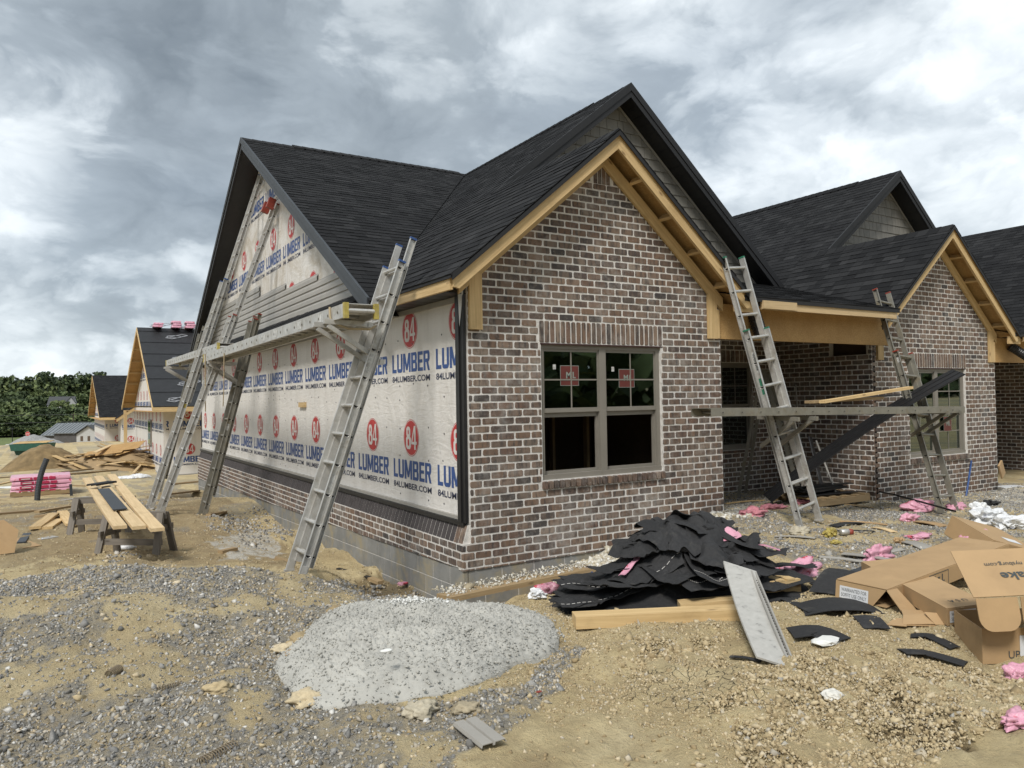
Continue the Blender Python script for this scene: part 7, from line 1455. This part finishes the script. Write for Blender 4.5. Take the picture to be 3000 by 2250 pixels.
def flap(h, o, U_, V_, w, l, r=.10):
    pts = [(0, l), (0, r)]+[(r-r*math.cos(t), r-r*math.sin(t)) for t in np.linspace(.2, math.pi/2, 6)]+[(w-r+r*math.sin(t), r-r*math.cos(t)) for t in np.linspace(.05, math.pi/2, 6)]+[(w, l)]; carton_panel(h, [o+U_*a+V_*b for a, b in pts], 'flap')
lid0 = CAM+ray(2852, 1752)/FPX*(dgb-.06); lidU = unit(e1b+V3(0, 0, .02)); lidV = unit(e2b*.85+V3(0, 0, .45))
carton_panel(h, [lid0, lid0+lidU*.62, lid0+lidU*.62+lidV*.42, lid0+lidU*.02+lidV*.42], 'lid_panel')
flap(h, lid0+V3(.0, -.01, -.002)-unit(V3(.10, .20, .95))*.19, lidU, unit(V3(.10, .20, .95)), .25, .19, .08); flap(h, lid0+lidU*.27+V3(0, -.01, -.002)-unit(V3(.02, .10, .95))*.21, lidU, unit(V3(.02, .10, .95)), .34, .21, .08)
text_mesh('UP', .045, M['slate_ink'], Q(.16, -.008, .03), e1b, ZU, h, 'lettering', .0, w=.07)
decal(h, Q(.36, -.008, .10), e1b, ZU, .26, .13, [], .03, nrm=-e2b)
text_mesh('nake', .07, M['slate_ink'], lid0+lidU*.44+lidV*.20+unit(np.cross(lidU, lidV))*.009, -lidU, -lidV, h, 'lettering', .02, w=.2); text_mesh('nysburg.com', .045, M['slate_ink'], lid0+lidU*.42+lidV*.30+unit(np.cross(lidU, lidV))*.009, -lidU, -lidV, h, 'lettering', .0, w=.24)
# upper carton tilted on the long one
t0 = F_(.0, 0, 0)*0+onp(2885, 1640, 1, a0[1]+.62); e1c = unit(V3(.90, -.38, -.28)); e2c = unit(V3(.42, .88, .25)); e3c = unit(np.cross(e1c, e2c)); Q = lambda u, v, z: t0+e1c*u+e2c*v+e3c*z
h = thing('upper_carton', 'tilted carton lying on top of the long soffit carton', 'carton', 'cartons at the right'); Wc, Dc, H = .55, .6, .21
for pts, nm in (([Q(0, 0, 0), Q(Wc, 0, 0), Q(Wc, 0, H), Q(0, 0, H)], 'front_panel'), ([Q(0, 0, 0), Q(0, Dc, 0), Q(0, Dc, H), Q(0, 0, H)], 'side_panel'), ([Q(0, 0, H), Q(Wc, 0, H), Q(Wc, Dc, H), Q(0, Dc, H)], 'top_panel'), ([Q(0, .0, 0), Q(Wc, .0, 0), Q(Wc, Dc, 0), Q(0, Dc, 0)], 'bottom_panel'), ([Q(-.005, 0, H), Q(-.12, .02, H*.55), Q(-.1, .02, -.05), Q(-.005, 0, .0)], 'flap')): carton_panel(h, pts, nm)
decal(h, Q(.34, .16, H+.008), e1c, e2c, .16, .1, [], .02, nrm=e3c)
# small coils of drain filter and straps on the mound
def coil(px, py, ang, L, r, turns, lab):
    p = G(px, py)+V3(0, 0, r*.45); d = V3(math.cos(ang), math.sin(ang), .02); s = V3(-math.sin(ang), math.cos(ang), 0); mb = MB(); N_ = turns*12
    mb.tube([p+d*L*(i/N_-.5)+(s*math.cos(2*math.pi*i/12)+ZU*math.sin(2*math.pi*i/12))*r for i in range(N_+1)], .0032, 4); return tag(mb.build('wire_coil', simple('rusty_wire', (.16, .125, .08), .7) if 'rusty_wire' not in bpy.data.materials else bpy.data.materials['rusty_wire']), lab, 'coil', 'wire coils in the gravel')
coil(335, 1975, .9, .09, .026, 8, 'rusty wire coil half sunk in the gravel mound, upper one'); coil(500, 2014, .2, .14, .013, 10, 'flattened wire coil in the middle of the gravel mound'); coil(640, 2215, .5, .20, .024, 14, 'long rusty wire coil at the bottom edge of the gravel')
p = G(862, 1935); h = thing('strap_loop', 'brown strap loop at the edge of the concrete heap', 'strap'); mb = MB(); pts = [p+V3(.05*math.cos(t)-.01, .06*math.sin(t)*.6+.02*math.cos(2*t), .02+.03*math.sin(t)**2) for t in np.linspace(0, 6.0, 16)]; mb.grid(np.array([[q, q+V3(0, 0, .02)] for q in pts]), th=.002); mb.build('band', M['card'], h)
# ponded muddy water in the trench
wp = [onp(x, y, 2, -.50) for x, y in ((1000, 1690), (1140, 1700), (1300, 1765), (1230, 1775), (1050, 1735))]
# ---------------------------------------------------------------- the distance: fields, woods, roads and buildings
def gfar(px, d): q = ray(px, 1192); q = q/np.linalg.norm(q[:2]); x, y = CAM[0]+q[0]*d, CAM[1]+q[1]*d; return V3(x, y, Gz(x, y))
M['bark'] = simple('bark', (.06, .045, .032), .9, var=.2, scale=4)
def mk_leaf():
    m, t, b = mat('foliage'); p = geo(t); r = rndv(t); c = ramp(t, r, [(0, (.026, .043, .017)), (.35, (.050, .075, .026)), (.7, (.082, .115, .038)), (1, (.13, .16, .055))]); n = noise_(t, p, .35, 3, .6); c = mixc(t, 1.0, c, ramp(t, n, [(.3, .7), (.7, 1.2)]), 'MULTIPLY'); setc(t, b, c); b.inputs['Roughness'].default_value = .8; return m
M['leaf'] = mk_leaf()
def crown_mesh(seed, n=1500):
    rs_ = np.random.RandomState(seed); V = []; Rn = []; nl = 11
    lob = [(rs_.normal(0, .34), rs_.normal(0, .34), rs_.uniform(.35, .86), rs_.uniform(.20, .34)) for _ in range(nl)]
    for i in range(n):
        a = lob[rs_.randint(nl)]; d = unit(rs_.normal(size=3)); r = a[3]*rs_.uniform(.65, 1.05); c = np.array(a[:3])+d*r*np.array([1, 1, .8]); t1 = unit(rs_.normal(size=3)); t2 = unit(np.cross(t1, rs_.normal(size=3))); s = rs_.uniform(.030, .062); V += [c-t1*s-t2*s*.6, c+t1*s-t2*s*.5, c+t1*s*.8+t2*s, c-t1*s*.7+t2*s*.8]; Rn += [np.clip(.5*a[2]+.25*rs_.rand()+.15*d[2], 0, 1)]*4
    mb = MB(); mb.add(V, [(4*i, 4*i+1, 4*i+2, 4*i+3) for i in range(n)]); mb.r = [np.array(Rn)]; me = mb.mesh('crown'); me.materials.append(M['leaf']); return me
CR = [crown_mesh(s) for s in (1, 2, 3, 4)]
tm = MB(); tm.tube([(0, 0, -.05), (.01, 0, .25), (0, .02, .6)], [.035, .025, .012], 7)
for k in range(4): a = k*1.6; tm.tube([(0, 0, .25+.05*k), (.14*math.cos(a), .14*math.sin(a), .45+.05*k)], [.014, .006], 5)
TM = tm.mesh('trunk'); TM.materials.append(M['bark'])
def tree(px, d, hgt, wid, lab, seed, group):
    rs_ = np.random.RandomState(seed); p = gfar(px, d); t = thing('tree', lab, 'tree', group); t.location = p; t.scale = (wid, wid, hgt); t.rotation_euler = (0, 0, rs_.uniform(0, 6.28))
    link('trunk', TM, t); link('crown', CR[seed % 4], t); return t
pos = ['leftmost', 'second', 'third', 'fourth', 'fifth', 'sixth', 'seventh', 'eighth', 'ninth', 'tenth']
for k, (px, tp, w_) in enumerate([(28, 1134, 13), (52, 1128, 14), (88, 1128, 22), (118, 1131, 16), (158, 1125, 17), (180, 1138, 16), (212, 1127, 18), (240, 1127, 20), (268, 1124, 18)]):
    d = 560; p = gfar(px, d); top = 1.736+(1194-tp)/2204*d*1.15; tree(px, d, max(9, (top-p[2])/.98), w_, pos[k]+' dark tree of the skyline row, counted from the picture edge', 500+k, 'skyline trees on the hill')
rs_ = np.random.RandomState(31); k = 0
ROWN = ['front', 'second', 'third', 'fourth', 'fifth']
for r, (d, hh_, n_, w_) in enumerate(((425, 11, 12, 15), (455, 13, 11, 17), (485, 13, 11, 18), (515, 14, 10, 19), (540, 14, 10, 20))):
    for j in range(n_): tree(-60+370*(j+rs_.uniform(-.25, .25))/n_, d+rs_.uniform(-8, 8), hh_*rs_.uniform(.8, 1.25), w_*rs_.uniform(.85, 1.15), 'leafy tree in the '+ROWN[r]+' rank of the hillside wood', 600+k, 'trees of the hillside wood'); k += 1
for j in range(9): tree(-60+350*j/9, 410, 5.5, 13, 'low bush along the foot of the hillside wood', 700+j, 'bushes at the foot of the wood')
# woods all round the site beyond the picture, one mass
mb = MB(); V0, F0 = None, None
rs_ = np.random.RandomState(8); n_ = 15000; a = rs_.uniform(R_(62), R_(330), n_); nearw = (a > R_(120)) & (a < R_(300)); dd = np.where(nearw, rs_.uniform(34, 60, n_), rs_.uniform(420, 520, n_))
hh_ = np.where(nearw, 11, 22); gx_, gy_ = np.sin(a)*dd, np.cos(a)*dd; c = np.stack([gx_, gy_, height(gx_, gy_)+rs_.rand(n_)**.8*hh_*(.55+.45*np.sin(a*23)*np.sin(a*7+1))], -1)
t1 = rs_.normal(size=(n_, 3)); t1 /= np.linalg.norm(t1, axis=1, keepdims=True); t2 = np.cross(t1, rs_.normal(size=(n_, 3))); t2 /= np.linalg.norm(t2, axis=1, keepdims=True); s_ = (np.where(nearw, .55, 3.0)*rs_.uniform(.6, 1.3, n_))[:, None]
VV = np.stack([c-t1*s_-t2*s_, c+t1*s_-t2*s_, c+t1*s_+t2*s_, c-t1*s_+t2*s_], 1).reshape(-1, 3); RRn = np.repeat(rs_.rand(n_), 4)
mb.add(VV, [(4*i, 4*i+1, 4*i+2, 4*i+3) for i in range(len(VV)//4)]); mb.r = [np.array(RRn)]; tag(mb.build('woods', M['leaf']), 'dark woods around the building site, mirrored in the window panes', 'woods', kind='stuff')
# houses among the trees
M['slateroof'] = simple('far_shingle', (.055, .058, .062), .8); M['farwall'] = simple('far_wall', (.42, .42, .41), .8); M['metalroof'] = simple('standing_seam_metal', (.16, .175, .185), .4, var=.1); M['greybrick'] = simple('grey_far_brick', (.085, .082, .082), .85, var=.2, scale=1.5); M['tyre'] = simple('tyre_rubber', (.012, .012, .012), .8); M['carwhite'] = simple('white_car_paint', (.62, .63, .64), .25, var=.03, bstr=0); M['dumpster'] = simple('green_dumpster', (.018, .085, .06), .5, var=.2); M['grey_metal'] = simple('grey_steel', (.16, .16, .16), .5)
def frame_at(px, d, yaw=0.0):
    p = gfar(px, d); e = unit(V3(RR[0], RR[1], 0)); b = V3(-e[1], e[0], 0); c, s = math.cos(yaw), math.sin(yaw); return p, e*c+b*s, b*c-e*s
def shed(name, lab, px, d, w, dep, hw, hr, wall, roof, yaw=0, zoff=0.0, seams=0, win=(), gable_front=True):
    p, e, b = frame_at(px, d, yaw); p = p+V3(0, 0, zoff); h = thing(name, lab, 'building'); Q = lambda u, v, z: p+e*u+b*v+V3(0, 0, z)
    mb = MB()
    if gable_front: mb.prism([Q(-w/2, 0, -1), Q(w/2, 0, -1), Q(w/2, 0, hw), Q(0, 0, hr), Q(-w/2, 0, hw)], b*dep)
    else: mb.prism([Q(-w/2, 0, -1), Q(-w/2, dep, -1), Q(-w/2, dep, hw), Q(-w/2, dep/2, hr), Q(-w/2, 0, hw)], e*w)
    mb.build('wall', M[wall], h); o_ = .35
    for sg in (-1, 1):
        mb = MB()
        if gable_front: q = [Q(0, -o_, hr+.05), Q(sg*(w/2+o_), -o_, hw-.05), Q(sg*(w/2+o_), dep+o_, hw-.05), Q(0, dep+o_, hr+.05)]
        else: yy = dep/2+sg*(dep/2+o_); q = [Q(-w/2-o_, dep/2, hr+.05), Q(-w/2-o_, yy, hw-.05), Q(w/2+o_, yy, hw-.05), Q(w/2+o_, dep/2, hr+.05)]
        mb.prism(q, (0, 0, .12)); rf = mb.build('roof', M[roof], h)
        for k in range(seams):
            t = (k+.5)/seams; a_ = q[0]+(q[3]-q[0])*t; b_ = q[1]+(q[2]-q[1])*t; mb = MB(); mb.beam(a_+V3(0, 0, .16), b_+V3(0, 0, .16), .07, .08, q[3]-q[0]); mb.build('seam', M[roof], rf)
    for (u0, u1, z0, z1, mt) in win: mb = MB(); mb.prism([Q(u0, -.03, z0), Q(u1, -.03, z0), Q(u1, -.03, z1), Q(u0, -.03, z1)], b*.02); mb.build('window' if mt == 'dark' else 'panel', M[mt], h)
    return h
shed('metal_roof_building', 'dark brick building with grey metal roof, nearer wing', 222, 150, 7.5, 8, 2.9, 4.4, 'greybrick', 'metalroof', .0, 0, 14, ((-3.2, -2.4, 0, 1.4, 'dark'), (-1.9, -1.2, 0, 1.4, 'dark')), gable_front=False)
shed('metal_roof_building', 'dark brick building with grey metal roof, farther wing with pale band', 172, 158, 5.5, 9, 2.7, 4.6, 'greybrick', 'metalroof', .0, 0, 10, ((-2.4, 2.2, 1.6, 2.1, 'farwall'), (-2.2, 2.0, 0, 1.5, 'dark')), gable_front=False)  # the band is a flat pale panel on the wall
shed('white_shed', 'small pale shed with dark roof beside the distant wrapped house', 258, 140, 3.6, 4, 2.5, 3.8, 'farwall', 'slateroof', .1, 0, 0, ((-1.2, -.8, 1.4, 2.2, 'dark'), (-.1, .3, 1.4, 2.2, 'dark')))
shed('hillside_house', 'grey roofed house half hidden in the hillside wood', 176, 470, 12, 10, 5.5, 10, 'farwall', 'slateroof', .3, 7.5, 0, (), gable_front=False)
shed('hillside_house', 'white gable of a second house in the hillside wood', 207, 466, 6, 8, 6.0, 10.5, 'farwall', 'slateroof', .5, 7, 0, ())
# cars
def car(lab, px, d, yaw, mt='carwhite'):
    p, e, b = frame_at(px, d, yaw); h = thing('car', lab, 'car', 'white cars parked in the distance'); Q = lambda u, v, z: p+e*u+b*v+V3(0, 0, z)
    pr_ = [(-2.3, .35), (2.25, .35), (2.35, .7), (2.2, .95), (1.2, 1.05), (.55, 1.62), (-1.6, 1.68), (-2.15, 1.1), (-2.3, .9)]; mb = MB(); mb.prism([Q(u, 0, z) for u, z in pr_], b*1.8); mb.build('body', M[mt], h)
    for (u0, u1, u2, u3) in ((-1.75, -.5, -.5, -1.45), (-.4, .95, .48, -.4)): mb = MB(); mb.prism([Q(u0, -.01, 1.08), Q(u1, -.01, 1.08), Q(u2, -.01, 1.55), Q(u3, -.01, 1.55)], -b*.01); mb.build('window', M['tyre'], h)
    for u in (-1.45, 1.4):
        for v in (-.02, 1.62): mb = MB(); mb.tube([Q(u, v, .34), Q(u, v+.2, .34)], .34, 14); w_ = mb.build('wheel', M['tyre'], h)
car('white car by the field beyond the gravel heap', 33, 292, 3.14); car('white car parked before the metal-roofed building', 205, 262, 0.1); car('second white car beside the metal-roofed building', 222, 258, 0.0)
# signs, posts, wires
p, e, b = frame_at(85, 185); h = thing('stop_sign', 'red stop sign leaning at the distant road', 'sign'); tp_ = p+e*-.25+V3(0, 0, 3.6); mb = MB(); mb.tube([p+e*.15, tp_+V3(0, 0, .3)], .05, 6); mb.build('post', M['grey_metal'], h)
mb = MB(); mb.prism([tp_+(e*math.cos(t)+ZU*math.sin(t))*.52-b*.06 for t in np.arange(8)*math.pi/4+math.pi/8], -b*.02); mb.build('plate', M['white'], h); mb = MB(); mb.prism([tp_+(e*math.cos(t)+ZU*math.sin(t))*.48-b*.085 for t in np.arange(8)*math.pi/4+math.pi/8], -b*.02); mb.build('face', M['red'], h)
text_mesh('STOP', .28, M['white'], tp_-e*.34-b*.11-ZU*.14, e, ZU, h, 'lettering', .02, w=.68)
p, e, b = frame_at(119, 175); h = thing('road_sign', 'small white road sign right of the stop sign', 'sign'); tp_ = p+V3(0, 0, 2.4); mb = MB(); mb.tube([p+e*.2, tp_], .04, 6); mb.build('post', M['grey_metal'], h); mb = MB(); mb.ob(tp_-b*.05, e*.5, b*.02, ZU*.6); mb.build('plate', M['white'], h)
p, e, b = frame_at(36, 210); h = thing('lamp_post', 'slim dark lamp post at the edge of the field', 'lamp post'); mb = MB(); mb.tube([p, p+V3(0, 0, 5.2)], .09, 6); mb.build('post', M['tyre'], h); mb = MB(); mb.ob(p+V3(0, 0, 5.35), e*.55, b*.4, ZU*.35); mb.build('head', M['tyre'], h)
p, e, b = frame_at(215, 330); h = thing('utility_pole', 'utility pole before the hillside wood', 'pole'); mb = MB(); mb.tube([p, p+V3(0, 0, 11)], .16, 6); mb.build('post', M['bark'], h); mb = MB(); mb.ob(p+V3(0, 0, 10.3), e*2, b*.15, ZU*.15); mb.build('cross_arm', M['bark'], h)
for k, z in enumerate((10.4, 7.6)):
    a_ = gfar(-60, 335)+V3(0, 0, z); mb = MB(); mb.tube([a_, p+V3(0, 0, z), gfar(330, 330)+V3(0, 0, z)], .035, 4); tag(mb.build('power_line', M['grey_metal']), ('upper' if k == 0 else 'lower')+' power line crossing before the hillside wood', 'wire')
# gravel heaps and skip
def pile2(name, lab, cat, px, d, rx, ry_, hgt, mt, seed):
    c = gfar(px, d); pile(name, lab, cat, c, rx, ry_, hgt, mt, seed)
pile2('gravel_pile', 'pale gravel heap in the distance left of the metal-roofed building', 'gravel pile', 98, 88, 2.9, 3.0, 1.5, 'gravelheap', 9)
pile2('gravel_pile', 'second pale gravel heap overlapping the first one', 'gravel pile', 135, 84, 2.4, 2.6, 1.0, 'gravelheap', 12)
p, e, b = frame_at(72, 50, .05); h = thing('skip', 'green steel skip loaded with boards behind the dirt heap', 'skip'); Q = lambda u, v, z: p+e*u+b*v+V3(0, 0, z)
for pts, ex in (([Q(-.75, 0, .25), Q(.75, 0, .25), Q(.85, 0, .62), Q(-.85, 0, .62)], b*.06), ([Q(-.75, 1.5, .25), Q(.75, 1.5, .25), Q(.85, 1.5, .62), Q(-.85, 1.5, .62)], b*.06), ([Q(-.75, .06, .25), Q(-.75, 1.5, .25), Q(-.85, 1.5, .62), Q(-.85, .06, .62)], e*.05), ([Q(.75, .06, .25), Q(.75, 1.5, .25), Q(.85, 1.5, .62), Q(.85, .06, .62)], -e*.05)): mb = MB(); mb.prism(pts, ex); mb.build('side', M['dumpster'], h)
mb = MB(); mb.prism([Q(-.55, .2, -.1), Q(.4, .2, -.1), Q(.55, .2, .25), Q(-.7, .2, .25)], b*1.1); mb.build('base', M['dumpster'], h)
for k in range(3): mb = MB(); mb.beam(Q(-.7, .2+.3*k, .66+.03*k), Q(1.1, .25+.3*k, .70+.03*k), .2, .04, b); tag(wood(mb.build('board', M['pine'])), ['front', 'middle', 'rear'][k]+' board on top of the green skip', 'board', 'boards on the skip')
# road strip
mb = MB(); P_ = [gfar(-200, 240), gfar(300, 240), gfar(300, 272), gfar(-200, 272)]
xs = np.linspace(-250, 330, 40); mb.grid(np.array([[gfar(x, 262)+V3(0, 0, .12), gfar(x, 285)+V3(0, 0, .12)] for x in xs])); mb.build('road', simple('asphalt', (.06, .06, .062), .9), kind='structure')
